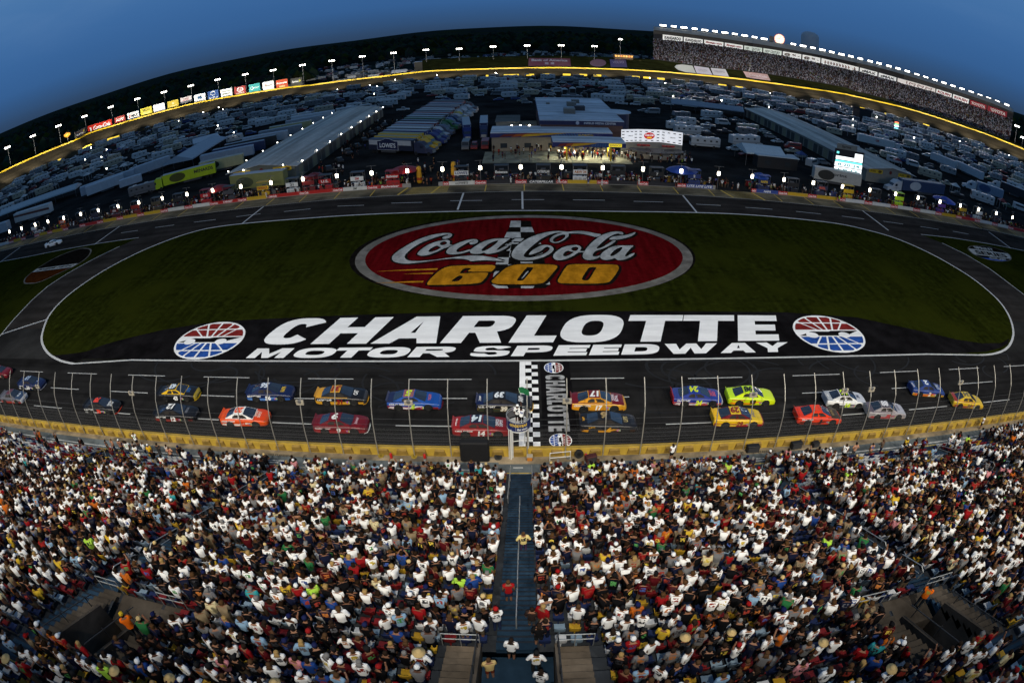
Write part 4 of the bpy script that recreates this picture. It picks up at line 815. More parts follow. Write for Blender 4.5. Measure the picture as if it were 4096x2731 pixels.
def where(i, x):
    al = min(AISLES[:3], key=lambda a: abs(a[0] - x)); n = max(1, round((abs(x - al[0]) - al[1]) / .615 + .5)); nm = {0: 'central stairs', 1: 'left stairs', 2: 'right stairs'}[AISLES.index(al)]
    return f"{ordinal(i + 1)} row up, {ordinal(n)} place {'left' if x < al[0] else 'right'} of the {nm}"
N_IND = 262; mass = []
seated = 0
for k, c in enumerate(occ):
    pose_i = R.choices(range(10), [34, 12, 4, 5, 2.5, .8, 2, 5, 34, 1.6 if k > N_IND else 1])[0]; sh = pick(SHIRT); pa = pick(PANTS); ha = pick(HAIR); rz = R.gauss(0, .32) - c[1] * .004; sc = R.uniform(.96, 1.10) * (1 if R.random() > .05 else .8)
    if k < N_IND:
        person(FIG[pose_i], jit(c), rz, sc, sh[0], pa[0], ha, f"{sh[1]} top and {ha[1]}, {where(c[0], c[1])}", 'spectators in the grandstand')
    else: mass.append((pose_i, jit(c), rz, sc, sh[0], pa[0], ha, R.choice(SKIN), R.random()))
def merge_people(mass, name, label):
    VV, FF, CC, LL, RN = [], [], [], [], []; off = 0
    for pose_i, loc, rz, sc, sh, pa, ha, sk, rn in mass:
        f = FIG[pose_i]; co = f['co']; cap = 'cap' in ha[1] or 'hat' in ha[1]; faces = f['f']; reg = f['reg']
        if cap: co = np.vstack([co, np.array(f['capv'], dtype=np.float32)]); n0 = len(f['co']); faces = faces + [[n0 + i for i in q] for q in f['capf']]; reg = reg + ['hat'] * len(f['capf'])
        loc_attr = co.copy(); c_, s_ = cos(rz), sin(rz); w = co * sc; x = w[:, 0] * c_ - w[:, 1] * s_ + loc[0]; y = w[:, 0] * s_ + w[:, 1] * c_ + loc[1]
        VV.append(np.stack([x, y, w[:, 2] + loc[2]], 1)); LL.append(loc_attr); RN.append(np.full(len(co), rn, dtype=np.float32))
        col = {'shirt': sh, 'trousers': pa, 'hair': (.02, .012, .008) if cap else ha[0], 'hat': ha[0], 'skin': sk, 'shoe': (.03, .03, .03)}
        for q, g in zip(faces, reg): FF.append([off + i for i in q]); CC.append((col[g], len(q), g))
        off += len(co)
    V = np.vstack(VV); me = bpy.data.meshes.new(name); me.vertices.add(len(V)); me.vertices.foreach_set('co', V.ravel()); tot = [len(q) for q in FF]; me.loops.add(sum(tot)); me.polygons.add(len(FF))
    me.loops.foreach_set('vertex_index', np.concatenate([np.array(q, dtype=np.int32) for q in FF])); me.polygons.foreach_set('loop_start', np.concatenate([[0], np.cumsum(tot)[:-1]]).astype(np.int32)); me.polygons.foreach_set('use_smooth', np.ones(len(FF), dtype=bool))
    me.update(calc_edges=True); a = me.color_attributes.new('Col', 'FLOAT_COLOR', 'CORNER'); cc = np.repeat(np.array([(*c, 1) for c, n, g in CC], dtype=np.float32), [n for c, n, g in CC], axis=0); a.data.foreach_set('color', cc.ravel())
    l = np.vstack(LL); 
    at_ = me.attributes.new('loc', 'FLOAT_VECTOR', 'POINT'); at_.data.foreach_set('vector', l.ravel()); ar = me.attributes.new('rnd', 'FLOAT', 'POINT'); ar.data.foreach_set('value', np.concatenate(RN)); me.materials.append(M_CROWD); me.validate()
    o = bpy.data.objects.new(name, me); COL.objects.link(o); o['kind'] = 'stuff'; o['label'] = label; return o
merge_people(mass, 'crowd', 'dense crowd of standing spectators in mostly white, black and red shirts')
# seats: the empty ones that show largest as things, all others as one mass
n_s = 0
for c in vac[:290]:
    col = pick(SEATCOL); r_ = bpy.data.objects.new('stadium_seat', SB); COL.objects.link(r_); r_.location = (c[1], row_y(c[0]), c[3]); r_.color = (*col[0], 1); tag(r_, f"empty {col[1]} seat, {where(c[0], c[1])}", 'seat', 'empty seats in the grandstand')
    q = bpy.data.objects.new('seat_pan', SP); COL.objects.link(q); q.parent = r_; q.color = (*col[0], 1)
bv = np.array(sb.v + sp_.v, dtype=np.float32); bf = sb.f + [[len(sb.v) + i for i in f] for f in sp_.f]; VV, FF, CC = [], [], []
for c in vac[290:] + occ:
    col = pick(SEATCOL)[0]; o_ = len(VV) * len(bv); VV.append(bv + np.array([c[1], row_y(c[0]), c[3]], dtype=np.float32)); FF += [[o_ + i for i in f] for f in bf]; CC += [(col, len(f)) for f in bf]
me = bpy.data.meshes.new('stadium_seats'); me.from_pydata(np.vstack(VV), [], FF); a = me.color_attributes.new('Col', 'FLOAT_COLOR', 'CORNER'); a.data.foreach_set('color', np.repeat(np.array([(*c, 1) for c, n in CC], dtype=np.float32), [n for c, n in CC], axis=0).ravel()); me.materials.append(M_SEATA)
o = bpy.data.objects.new('stadium_seats', me); COL.objects.link(o); o['kind'] = 'stuff'; o['label'] = 'rows of red, yellow, white and navy plastic seats under the crowd'
# ---- people who stand apart
def solo(fig_i, x, y, z, rz, shirt, pants, hair, label, sc=1.0, hat=None): return person(FIG[fig_i], (x, y, z), rz, sc, shirt, pants, hair, label, 'people apart from the rows', hat=hat)
DK, BR, WC, BC, YC, RC = ((.018, .010, .006), 'dark hair'), ((.07, .035, .015), 'brown hair'), ((.75, .75, .74), 'white cap'), ((.012, .012, .013), 'black cap'), ((.55, .36, .02), 'yellow cap'), ((.32, .012, .012), 'red cap')
stepz = lambda y: row_z(int((RY0 - y) / RUN)) + .02
solo(1, -.12, 19.9, stepz(19.9), .1, (.62, .50, .20), (.05, .03, .07), BR, 'man in a cream yellow shirt walking down the empty central stairs', 1.05)
solo(0, -.75, 14.6, stepz(14.6), .1, (.28, .010, .012), (.02, .03, .07), BR, 'man in a dark red shirt standing on the central stairs')
solo(8, .25, 12.6, stepz(12.6), -.15, (.03, .02, .018), (.06, .065, .07), DK, 'woman in a dark strapless top with long hair on the central stairs')
for x, y, f, sh, pa, ha, lab in ((-1.15, 12.3, 3, (.75, .75, .74), (.02, .03, .07), RC, 'person in a white top with a red cap at the top of the central passage'), (-.55, 10.9, 8, (.75, .75, .74), (.02, .02, .02), DK, 'person in a printed white top standing above the central passage'), (.4, 10.3, 1, (.76, .76, .75), (.02, .02, .02), BC, 'person in a white shirt and black cap at the passage mouth'), (.55, 9.5, 8, (.78, .78, .77), (.03, .03, .03), DK, 'person in a white shirt with red print walking in the passage'), (-1.35, 10.0, 2, (.60, .44, .18), (.20, .04, .02), BR, 'man in a tan yellow shirt beside the left passage wall'), (-1.25, 8.6, 0, (.02, .28, .36), (.33, .25, .15), BR, 'person in a turquoise shirt and khaki trousers in the passage'), (.1, 8.1, 3, (.01, .01, .011), (.01, .01, .011), BC, 'person all in black in the central passage'), (1.0, 8.7, 8, (.76, .76, .75), (.10, .01, .01), RC, 'person in a white shirt with a red head covering by the right passage wall'), (.5, 11.3, 8, (.01, .01, .011), (.02, .02, .02), DK, 'person in a black top standing behind the passage rail')):
    zf = row_z(28) - .9 if y < row_y(28) else stepz(y); solo(f, x, y, zf, R.uniform(-.4, .4), sh, pa, ha, lab)
for x, y, s, lab in ((-38.1, 34.7, 1, 'guard in a white shirt by the yellow wall near the letter H'), (12.2, 34.95, 1, 'guard in a white shirt by the yellow wall left of the letter E'), (49.7, 35.2, 1, 'guard in a white shirt by the far right stretch of the yellow wall')):
    solo(0, x, y, .26, .3, (.80, .80, .79), (.012, .012, .013), DK, lab, 1.03)
for x, z, lab in ((-18.0, None, 'usher in an orange vest at the foot of the left passage'), (-15.4, None, 'usher in an orange vest leaning on the right rail of the left passage'), (17.7, None, 'usher in an orange vest at the head of the right passage'), (16.3, None, 'usher in an orange vest with a dark cap inside the right passage')):
    y = {-18.0: 7.6, -15.4: 8.2, 17.7: 10.2, 16.3: 7.6}[x]; v = VOMS[1] if x < 0 else VOMS[2]; zf = (row_z(28) + .01 if y > row_y(30) else row_z(28) - 1.3) if abs(x - v[0]) < v[1] else row_z(int((RY0 - y) / RUN)) + .25; solo(3 if x != -15.4 else 7, x, y, zf, .8 * (1 if x < 0 else -1), (.75, .14, .01), (.02, .025, .03), YC if x < 0 else BC, lab)
for k, (x, sh, n_) in enumerate(((-41.0, (.02, .03, .03), 'dark'), (-40.3, (.35, .17, .10), 'bare brown'), (-39.5, (.30, .14, .09), 'bare tanned'), (-38.3, (.22, .22, .23), 'grey'), (-37.2, (.20, .19, .17), 'stone grey'), (-36.2, (.62, .62, .62), 'striped white'), (-35.0, (.62, .36, .02), 'bright yellow'), (-34.0, (.03, .03, .03), 'black'), (-33.1, (.40, .40, .38), 'pale grey'), (-32.4, (.45, .24, .15), 'bare pink'), (-24.5, (.02, .02, .02), 'black sleeveless'), (29.8, (.40, .21, .13), 'bare tanned'), (31.4, (.42, .23, .15), 'bare reddish'), (32.9, (.10, .07, .05), 'brown'))):
    solo([0, 1, 0, 7, 0, 1, 8, 3, 0, 1, 2, 1, 0, 7][k], x, 33.0 + .25 * (k % 3), row_z(0) if k % 3 < 2 else .26, R.uniform(-.4, .4), sh, PANTS[k % 4][0], [DK, BR, WC, BC][k % 4], f'standing {n_} torso figure alone by the front rail among empty seats' if k < 11 else f'standing {n_} torso figure by the front rail right of the letter D')
# starter and helper on the flag stand
st_ = solo(4, -.62, 36.35, 3.5, 0, (.78, .78, .76), (.02, .02, .022), WC, 'starter in white with yellow sleeves waving the green flag', 1.02); solo(7, -.3, 36.05, 3.5, .3, (.75, .75, .74), (.012, .012, .013), BC, 'helper in a white shirt leaning on the flag stand rail')
# ------------------------------------------------------------------ stock cars
def paint(c, rough=.38):
    return mat('car_paint_%d_%d_%d' % tuple(int(v * 1000) for v in c), c, max(rough, .38), coat=.12, spec=.28)
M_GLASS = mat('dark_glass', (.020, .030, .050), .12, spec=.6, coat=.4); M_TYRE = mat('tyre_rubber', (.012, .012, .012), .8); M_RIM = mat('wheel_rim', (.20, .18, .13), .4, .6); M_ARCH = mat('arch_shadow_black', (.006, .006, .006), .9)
M_DECAL = mat('contingency_decals', (.4, .4, .4), .5); n = M_DECAL.node_tree.nodes; L = M_DECAL.node_tree.links
vo = n.new('ShaderNodeTexVoronoi'); vo.inputs['Scale'].default_value = 9; vo.distance = 'CHEBYCHEV'; tcc = n.new('ShaderNodeTexCoord'); L.new(tcc.outputs['Object'], vo.inputs['Vector']); hs = n.new('ShaderNodeHueSaturation'); hs.inputs['Saturation'].default_value = 1.3; hs.inputs['Value'].default_value = .6; L.new(vo.outputs['Color'], hs.inputs['Color']); L.new(hs.outputs[0], n['Principled BSDF'].inputs['Base Color'])
ST = [(-2.58, .80, .30, .80, .86), (-2.50, .88, .22, .88, .95), (-2.2, .95, .18, .92, .97), (-1.5, .985, .16, .93, .95), (-.9, 1.0, .15, .91, .93), (0, 1.0, .15, .89, .92), (.8, 1.0, .15, .87, .91), (1.1, .99, .15, .85, .90), (1.6, .985, .15, .80, .86), (2.0, .96, .14, .74, .80), (2.35, .90, .13, .64, .70), (2.52, .80, .13, .50, .56), (2.60, .62, .14, .36, .42)]
def car_shell():
    mb = MB(); rings = []
    for x, w, zb, zs, zt in ST:
        k = (2.6 - x) / 5.2; zm = zb + .12 + (.26 + .10 * k) * (zs - zb)
        half = [(w * .965, zb), (w, zb + .14), (w, zm), (w * .99, zs - .07), (w * .93, zs), (w * .55, zt), (0, zt + .006)]
        rings.append([(x, -y, z) for y, z in half] + [(x, y, z) for y, z in half[-2::-1]])
    N = 13; o = 0; mb.v = [p for r in rings for p in r]
    for k in range(len(rings) - 1):
        xm = (ST[k][0] + ST[k + 1][0]) / 2
        for i in range(N - 1):
            j = i if i < 6 else 11 - i
            reg = 1 if j <= 1 else 0 if j <= 3 else (2 if xm > .9 else 3)
            if xm > 2.43: reg = 5
            if xm < -2.53: reg = 6
            mb.f.append([k * N + i, (k + 1) * N + i, (k + 1) * N + i + 1, k * N + i + 1]); mb.m.append(reg); mb.c.append(None)
    mb.f.append(list(range(N - 1, -1, -1))); mb.m.append(6); mb.c.append(None); mb.f.append([len(mb.v) - N + i for i in range(N)]); mb.m.append(5); mb.c.append(None)
    return mb
A3, B3, C3, D3 = Vector((-2.0, .80, .90)), Vector((1.2, .84, .87)), Vector((.05, .62, 1.36)), Vector((-.95, .60, 1.34))
def side(s, t, sg, off=0.0):
    p = (A3.lerp(B3, s)).lerp(D3.lerp(C3, s), t); nrm = Vector((0, .82, .57)); p = p + nrm * off; return (p.x, p.y * sg, p.z)
def cabin():
    mb = MB(); m_ = lambda p: (p.x, -p.y, p.z); cen = lambda p, dz: (p.x, 0, p.z + dz)
    V = [A3, B3, C3, D3]; P = [tuple(p) for p in V] + [m_(p) for p in V] + [cen(C3, .035), cen(D3, .035), (1.28, 0, .88), (-2.08, 0, .92)]
    mb.add(P, [[0, 1, 2, 3], [7, 6, 5, 4]], 0); mb.add(P, [[3, 2, 8, 9], [9, 8, 6, 7]], 4); mb.add(P, [[1, 10, 8, 2], [10, 5, 6, 8], [0, 3, 9, 11], [11, 9, 7, 4]], 3); return mb
def quadlerp(q, u, v): return Vector(q[0]).lerp(Vector(q[1]), u).lerp(Vector(q[3]).lerp(Vector(q[2]), u), v)
CAR_ME = {}
def keep(k, o): CAR_ME[k] = o.data; bpy.data.objects.remove(o)
dummy = [WHITE] * 7; keep('body', car_shell().build('body', dummy, smooth=False)); keep('cabin', cabin().build('cabin', dummy))
mb = MB()
for sg in (-1, 1):
    ws = [(1.28, 0, .88), (1.2, sg * .84, .87), (.05, sg * .62, 1.36), (.05, 0, 1.395)]; mb.add([quadlerp(ws, u, v) + Vector((.012, 0, .014)) for u, v in ((0, .07), (.93, .07), (.93, .93), (0, .95))], [[0, 1, 2, 3] if sg > 0 else [3, 2, 1, 0]])
keep('windshield', mb.build('windshield', M_GLASS))
mb = MB()
for sg in (-1, 1):
    ws = [(-2.08, 0, .92), (-2.0, sg * .80, .90), (-.95, sg * .60, 1.34), (-.95, 0, 1.375)]; mb.add([quadlerp(ws, u, v) + Vector((-.012, 0, .014)) for u, v in ((0, .12), (.88, .12), (.9, .93), (0, .95))], [[3, 2, 1, 0] if sg > 0 else [0, 1, 2, 3]])
keep('rear_window', mb.build('rear_window', M_GLASS))
SIDES = []
for nm, q in (('quarter_window', [(.26, .16), (.50, .16), (.50, .84), (.24, .84), (.20, .55)]), ('side_window', [(.55, .16), (.84, .16), (.90, .50), (.90, .84), (.55, .84)])):
    for sg in (-1, 1): keep((nm, sg), MB().add([side(s, t, sg, .014) for s, t in q], [[0, 1, 2, 3, 4] if sg < 0 else [4, 3, 2, 1, 0]]).build(nm, mat('side_glass', (.028, .024, .022), .3))); SIDES.append((nm, sg))
keep('tyre', MB().lathe([(.18, -.14), (.32, -.14), (.345, -.11), (.345, .11), (.32, .14), (.18, .14)], 18, 'y').build('tyre', M_TYRE, smooth=False)); keep('rim', MB().lathe([(.0, -.125), (.05, -.135), (.07, -.10), (.17, -.12), (.20, -.142), (.20, -.10)], 14, 'y').build('rim', M_RIM)); 
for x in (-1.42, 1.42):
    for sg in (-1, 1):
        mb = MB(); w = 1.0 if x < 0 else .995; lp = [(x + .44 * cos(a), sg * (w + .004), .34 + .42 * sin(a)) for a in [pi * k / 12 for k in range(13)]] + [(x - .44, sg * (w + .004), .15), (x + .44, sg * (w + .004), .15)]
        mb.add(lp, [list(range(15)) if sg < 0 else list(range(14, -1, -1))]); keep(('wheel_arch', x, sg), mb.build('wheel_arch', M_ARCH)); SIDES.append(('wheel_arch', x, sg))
keep('spoiler', MB().add([(-2.47, -.82, .94), (-2.47, .82, .94), (-2.62, .82, 1.10), (-2.62, -.82, 1.10), (-2.49, -.82, .94), (-2.49, .82, .94), (-2.64, .82, 1.10), (-2.64, -.82, 1.10)], [[0, 1, 2, 3], [7, 6, 5, 4], [3, 2, 6, 7], [0, 3, 7, 4], [2, 1, 5, 6]]).build('spoiler', WHITE))
keep('splitter', MB().prism([(2.3, -.92), (2.58, -.72), (2.70, -.3), (2.70, .3), (2.58, .72), (2.3, .92)], .06, .10).build('splitter', WHITE)); keep('decals', MB().add([(.72, -1.002, .30), (1.02, -1.0, .30), (1.0, -.998, .56), (.55, -1.003, .60)], [[0, 1, 2, 3]]).build('decals', M_DECAL)); keep('window_net', MB().box(-.3, -.22, -.79, -.775, .93, 1.2).build('window_net', WHITE))
mb = MB(); mb.add([(2.53, -.55, .50), (2.63, -.40, .30), (2.63, .40, .30), (2.53, .55, .50)], [[0, 1, 2, 3]]); keep('grille', mb.build('grille', M_ARCH))
for sg in (-1, 1): mb = MB(); mb.add([(2.36, sg * .88, .52), (2.36, sg * .86, .63), (2.53, sg * .72, .50), (2.53, sg * .76, .40)], [[0, 1, 2, 3] if sg < 0 else [3, 2, 1, 0]]); SIDES.append(('headlight', sg)); keep(('headlight', sg), mb.build('headlight', mat('headlight_sticker', (.55, .52, .35), .4)))
YW = lambda x: radians(float(np.interp(x, [-66, -40, -28, -10, 0, 8, 20, 30, 37, 46, 52], [3, 5, 4, 1, 0, -1, -3, -5, -6.5, -9, -13])))
def part(root, k, mats=None):
    o = bpy.data.objects.new(k if isinstance(k, str) else k[0], CAR_ME[k]); COL.objects.link(o); o.parent = root
    if mats:
        for i, m in enumerate(mats):
            if i < len(o.material_slots): o.material_slots[i].link = 'OBJECT'; o.material_slots[i].material = m
    return o
def stock_car(x, y, label, up, lo, hood, deck, roof, num, ncol, rcol=None, side_t='', hood_t='', nose=None, tcol=(.75, .75, .73), hcol=(.7, .7, .7), split=None, pillar=None, yaw=None, deck_t='', spoil=None, name='stock_car', fl=None):
    rz = YW(x) if yaw is None else yaw
    c_, s_ = cos(rz), sin(rz); root = thing(name, label, 'race car', (x - .98 * s_ * -1 * -1, y + .98 * c_, .012), rz, 'race cars on the front straight')
    U, Lw, H, D, Ro, Ns = (paint(v) for v in (up, lo, hood, deck, roof, nose or up)); Pm = paint(pillar or up)
    part(root, 'body', [U, Lw, H, D, Ro, Ns, paint(spoil or deck)]); part(root, 'cabin', [Pm, Pm, Pm, Pm, Ro, Pm, Pm])
    for k in ['windshield', 'rear_window', 'grille', 'decals'] + SIDES: part(root, k)
    part(root, 'spoiler', [paint(spoil or deck)]); part(root, 'splitter', [paint(split or (.02, .02, .02))]); part(root, 'window_net', [Pm])
    for wx in (-1.42, 1.42):
        for sg in (-1, 1):
            w = thing('wheel', None, None, (wx, sg * .885, .345), 0 if sg < 0 else pi); w.parent = root
            for k in ('tyre', 'rim'): part(w, k)
    if num:
        m_ = paint(ncol, .4)
        mb = MB(); put_text(mb, num, (-.45, 0, 1.402), (-1, 0, 0), (0, -1, 0), .92, .46 * len(num) + (.14 if len(num) == 1 else 0), .05, .12); mb.build('roof_number', paint(rcol or ncol, .4), parent=root)
        mb = MB(); put_text(mb, num, (-.02, -1.012, .50), (1, 0, 0), (0, 0, 1), .56, .33 * len(num) + (.08 if len(num) == 1 else 0), .06, .15); mb.build('door_number', m_, parent=root)
    if fl: mb = MB(); mb.add([(-2.45, -.93, .30), (-1.95, -.995, .26), (-.35, -1.008, .22), (1.0, -1.004, .56), (.35, -1.008, .60), (-.5, -1.008, .42), (-2.2, -.985, .52)], [[0, 1, 6], [1, 2, 5, 6], [2, 3, 4, 5]]); mb.build('side_flash', paint(fl), parent=root)
    if side_t: mb = MB(); put_text(mb, side_t, (-1.55, -1.0, .735), (1, -.008, 0), (0, 0.04, 1), .19, min(1.55, .19 * len(side_t)), .04); mb.build('side_lettering', paint(tcol, .4), parent=root)
    if hood_t:
        mb = MB()
        for q, ln in enumerate(hood_t.split('|')): put_text(mb, ln, (1.52 + .34 * q - .17 * hood_t.count('|'), 0, .893 - .04 * (q - .5 * hood_t.count('|')) * 2 * .9), (0, 1, 0), (-1, 0, .125), .30 if '|' in hood_t or len(ln) > 4 else .44, min(.95, .26 * len(ln)), .04)
        mb.build('hood_lettering', paint(hcol, .4), parent=root)
    if deck_t: mb = MB(); put_text(mb, deck_t, (-2.26, 0, .985), (0, -1, 0), (1, 0, 0), .2, min(1.0, .2 * len(deck_t)), .03); mb.build('deck_lettering', paint(tcol, .4), parent=root)
    return root
w, k, nv, rd, mr, og, yl, bl, lm, gr, sv = (.75, .75, .73), (.010, .010, .012), (.008, .015, .060), (.40, .014, .012), (.13, .007, .012), (.68, .075, .008), (.70, .42, .012), (.010, .065, .30), (.50, .72, .012), (.03, .03, .034), (.36, .37, .40)
gold = (.55, .27, .02)
stock_car(-65.3, 42.97, 'dark blue race car with pale roof at the far left of the field', nv, nv, nv, nv, nv, '13', w, (.35, .45, .6), 'GEICO', 'X', split=sv, hcol=(.25, .35, .6), fl=(.4, .42, .45))
stock_car(-66.7, 39.76, 'dark race car with red roof and pale hood lettering, last in the near lane', (.10, .10, .12), (.30, .03, .02), (.03, .05, .10), (.1, .1, .12), (.11, .02, .02), '', w, None, '', 'TARGET', hcol=(.6, .65, .7), nose=sv)
stock_car(-76.3, 45.2, 'dark red race car just entering at the left edge', mr, mr, mr, mr, mr, '', w)
stock_car(-47.47, 39.42, 'black race car with orange red number seventy-eight and orange splitter', k, k, k, k, k, '78', (.75, .05, .02), None, 'FURNITURE', 'FURNITURE|ROW', split=(.6, .05, .02), hcol=(.65, .68, .7), fl=(.3, .3, .3))
stock_car(-37.43, 42.61, 'black race car with yellow side stripes and number forty-three', k, k, k, k, k, '43', w, (.60, .68, .75), '', 'STP', split=yl, nose=(.35, .25, .02), pillar=yl, hcol=(.03, .12, .35))
stock_car(-35.78, 39.08, 'black and dark red race car with white number twelve', k, (.10, .012, .008), k, k, k, '12', w, None, 'VERIZON', 'VERIZON', hcol=(.12, .13, .16), fl=(.25, .02, .012))
stock_car(-27.09, 39.03, 'bright orange race car with a white roof and orange number twenty', og, og, (.62, .05, .008), og, w, '20', (.75, .06, .01), (.75, .09, .02), 'HOME DEPOT', 'THE HOME|DEPOT', pillar=w, hcol=(.65, .5, .42), spoil=og, fl=(.66, .6, .55))
stock_car(-25.82, 43.24, 'blue race car with pale number fifty-six on the roof and yellow trim', nv, (.03, .09, .30), nv, nv, nv, '56', w, (.60, .66, .74), 'BATTERIES', 'NAPA', hcol=(.6, .4, .03), spoil=nv, fl=(.10, .22, .5))
stock_car(-17.83, 42.89, 'black and amber race car with dark red number thirty-one', k, gold, k, gold, gold, '31', (.22, .012, .01), None, 'CATERPILLAR', 'CAT', split=gold, nose=gr, pillar=k, hcol=w)
stock_car(-16.76, 38.59, 'dark red race car with white number nine on roof and door', mr, (.24, .012, .014), mr, mr, mr, '9', w, None, 'Budweiser', 'Budweiser', split=w, hcol=(.45, .28, .32), tcol=(.6, .5, .5), fl=(.30, .02, .02))
stock_car(-10.42, 42.3, 'blue race car with lime number five and dark blue tail', bl, (.20, .02, .025), bl, (.015, .022, .07), (.25, .10, .11), '5', lm, None, 'CARQUEST', 'CARQUEST', split=mr, nose=bl, pillar=bl, hcol=(.5, .12, .13), fl=(.55, .5, .5))
stock_car(-1.92, 42.02, 'black race car with white number thirty-nine beyond the flag stand', k, (.10, .075, .03), k, nv, k, '39', (.60, .55, .45), (.70, .74, .76), 'U.S. ARMY', 'ARMY', split=yl, tcol=w, hcol=w, deck_t='ARMY', fl=(.02, .03, .02))
stock_car(-3.79, 38.53, 'red race car with white number fourteen partly behind the flag stand', (.26, .012, .012), (.24, .01, .01), (.22, .01, .012), (.27, .012, .012), (.012, .018, .04), '14', w, (.62, .70, .74), 'Old Spice', 'OFFICE|DEPOT', pillar=(.16, .01, .012), hcol=(.7, .72, .74), deck_t='Old Spice')
stock_car(6.8, 42.04, 'orange race car with maroon roof and white number seventeen', gold, (.60, .25, .012), mr, mr, mr, '17', w, None, 'CROWN ROYAL', 'CROWN|ROYAL', split=gold, pillar=(.60, .26, .012), hcol=(.6, .55, .6))
stock_car(7.37, 38.85, 'dark brown and black race car with amber number six', k, (.035, .016, .008), k, k, k, '6', (.62, .30, .012), (.35, .24, .10), 'UPS', 'UPS', tcol=(.62, .30, .012), hcol=(.35, .28, .12), deck_t='UPS', fl=(.5, .22, .01))
stock_car(16.54, 42.42, 'blue and red star spangled race car with lime number twenty-four', (.018, .035, .22), (.36, .06, .06), (.02, .04, .24), (.03, .05, .22), (.015, .04, .25), '24', (.62, .72, .01), None, 'DU PONT', 'DRIVE TO|END', nose=(.35, .35, .4), spoil=(.30, .012, .016), hcol=(.5, .08, .12), fl=(.5, .45, .46))
stock_car(22.18, 42.19, 'lime yellow race car with black number ninety-eight', (.55, .68, .008), (.58, .66, .006), (.52, .68, .02), (.45, .68, .02), (.42, .65, .02), '98', k, None, 'MENARDS', '', tcol=(.6, .2, .05), pillar=(.55, .68, .008), fl=(.72, .22, .01))
stock_car(19.75, 39.0, 'yellow and red race car with dark red number twenty-nine', yl, (.30, .012, .010), (.58, .40, .02), yl, (.62, .44, .02), '29', (.20, .012, .014), None, '', 'SHELL', pillar=mr, nose=(.3, .05, .04), hcol=(.16, .15, .16), fl=(.62, .40, .02))
stock_car(28.49, 38.62, 'bright red orange race car with black number one', (.70, .04, .008), (.68, .04, .008), (.045, .03, .015), (.62, .035, .01), (.70, .04, .008), '1', k, (.7, .05, .01), 'TRACKER', 'BASS PRO', hcol=(.25, .17, .06), tcol=w, fl=(.12, .02, .01))
stock_car(32.98, 40.93, 'white race car with lime number sixteen on its black roof', w, (.30, .30, .28), (.45, .47, .52), (.35, .37, .4), k, '16', (.50, .70, .02), None, '', '3M', pillar=w, spoil=sv, hcol=(.06, .07, .12), deck_t='3M', fl=(.05, .05, .05))
stock_car(37.25, 38.62, 'silver and purple race car with pale number eighty-eight on the roof', (.30, .27, .28), (.36, .30, .28), (.36, .36, .40), (.10, .08, .10), (.035, .03, .05), '88', (.40, .05, .05), (.6, .6, .63), 'AMP', 'GUARD', nose=sv, hcol=(.15, .15, .2), spoil=(.3, .3, .3), fl=(.35, .05, .05))
stock_car(45.72, 41.8, 'blue race car with yellow skirts and white number two', (.02, .045, .19), (.50, .28, .03), (.02, .04, .17), (.03, .06, .2), (.025, .05, .19), '2', (.70, .6, .5), (.65, .7, .75), '', 'LITE', spoil=(.02, .04, .15), hcol=(.5, .55, .6), deck_t='LITE', fl=(.55, .1, .02))
stock_car(50.74, 39.04, 'yellow race car with red tail leading the near lane', (.60, .38, .015), (.45, .26, .02), (.56, .38, .02), (.25, .03, .02), (.55, .40, .05), '34', (.12, .10, .05), None, '', '', pillar=(.55, .36, .02), spoil=(.45, .33, .03), fl=(.3, .03, .02))
pc = stock_car(-117.6, 102.6, 'white pace car parked alone on the pit road', w, (.55, .55, .56), w, w, w, '', w, None, 'PACE', '', yaw=radians(22), name='pace_car'); pc['group'] = 'cars on the pit road'; pc['category'] = 'pace car'
# ------------------------------------------------------------------ pit lane
M_LAMP = mat('lit_lamp', (.9, .9, .85), .4, emit=(1, .88, .66), es=15); M_BULB = mat('lit_bulb', (.9, .9, .85), .4, emit=(1, .95, .82), es=22); M_GREYP = mat('grey_pole', (.16, .16, .16), .5, .5)
GAPS = [(-24.2, -17.4), (43.0, 50.4)]
ingap = lambda x, m=0: any(a - m < x < b + m for a, b in GAPS)
def flatmat(c): return mat('panel_%d_%d_%d' % tuple(int(v * 100) for v in c), c, .55, noise=.10, nscale=1.2)
pw = thing('pit_wall', 'low pit wall hung with red, yellow and white sponsor banners', 'wall')
LX = [-157.5, -149.7, -143.6, -137.0, -131.0, -123.9, -116.7, -109.7, -102.3, -95.0, -87.2, -79.6, -72.1, -64.3, -56.4, -48.5, -40.5, -32.5, -24.6, -17.0, -9.0, -.5, 8.1, 16.8, 25.5, 34, 42.6, 50.6, 58.6, 66.4, 74.6, 82.8, 91.2, 98.9, 107, 115, 122.8, 130.6, 138, 146]
mb = MB()
for k in range(-165, 160, 3):
    if ingap(k + 1.5, .8): continue
    mb.add([(k, pit_y(k), 0), (k + 3, pit_y(k + 3), 0), (k + 3, pit_y(k + 3), .85), (k, pit_y(k), .85), (k, pit_y(k) + .35, 0), (k + 3, pit_y(k + 3) + .35, 0), (k + 3, pit_y(k + 3) + .35, .85), (k, pit_y(k) + .35, .85)], [[0, 1, 2, 3], [3, 2, 6, 7], [5, 4, 7, 6], [1, 5, 6, 2], [4, 0, 3, 7]])
mb.build('wall_body', flatmat((.25, .24, .22)), parent=pw)
BANC = [(.50, .30, .015), (.55, .54, .50), (.02, .02, .025), (.03, .06, .25), (.35, .02, .02), (.50, .32, .02), (.40, .015, .012), (.30, .28, .03), (.5, .5, .5)]
BTX = {3: 'CATERPILLAR', 0: '', 1: '3M', 8: ''}
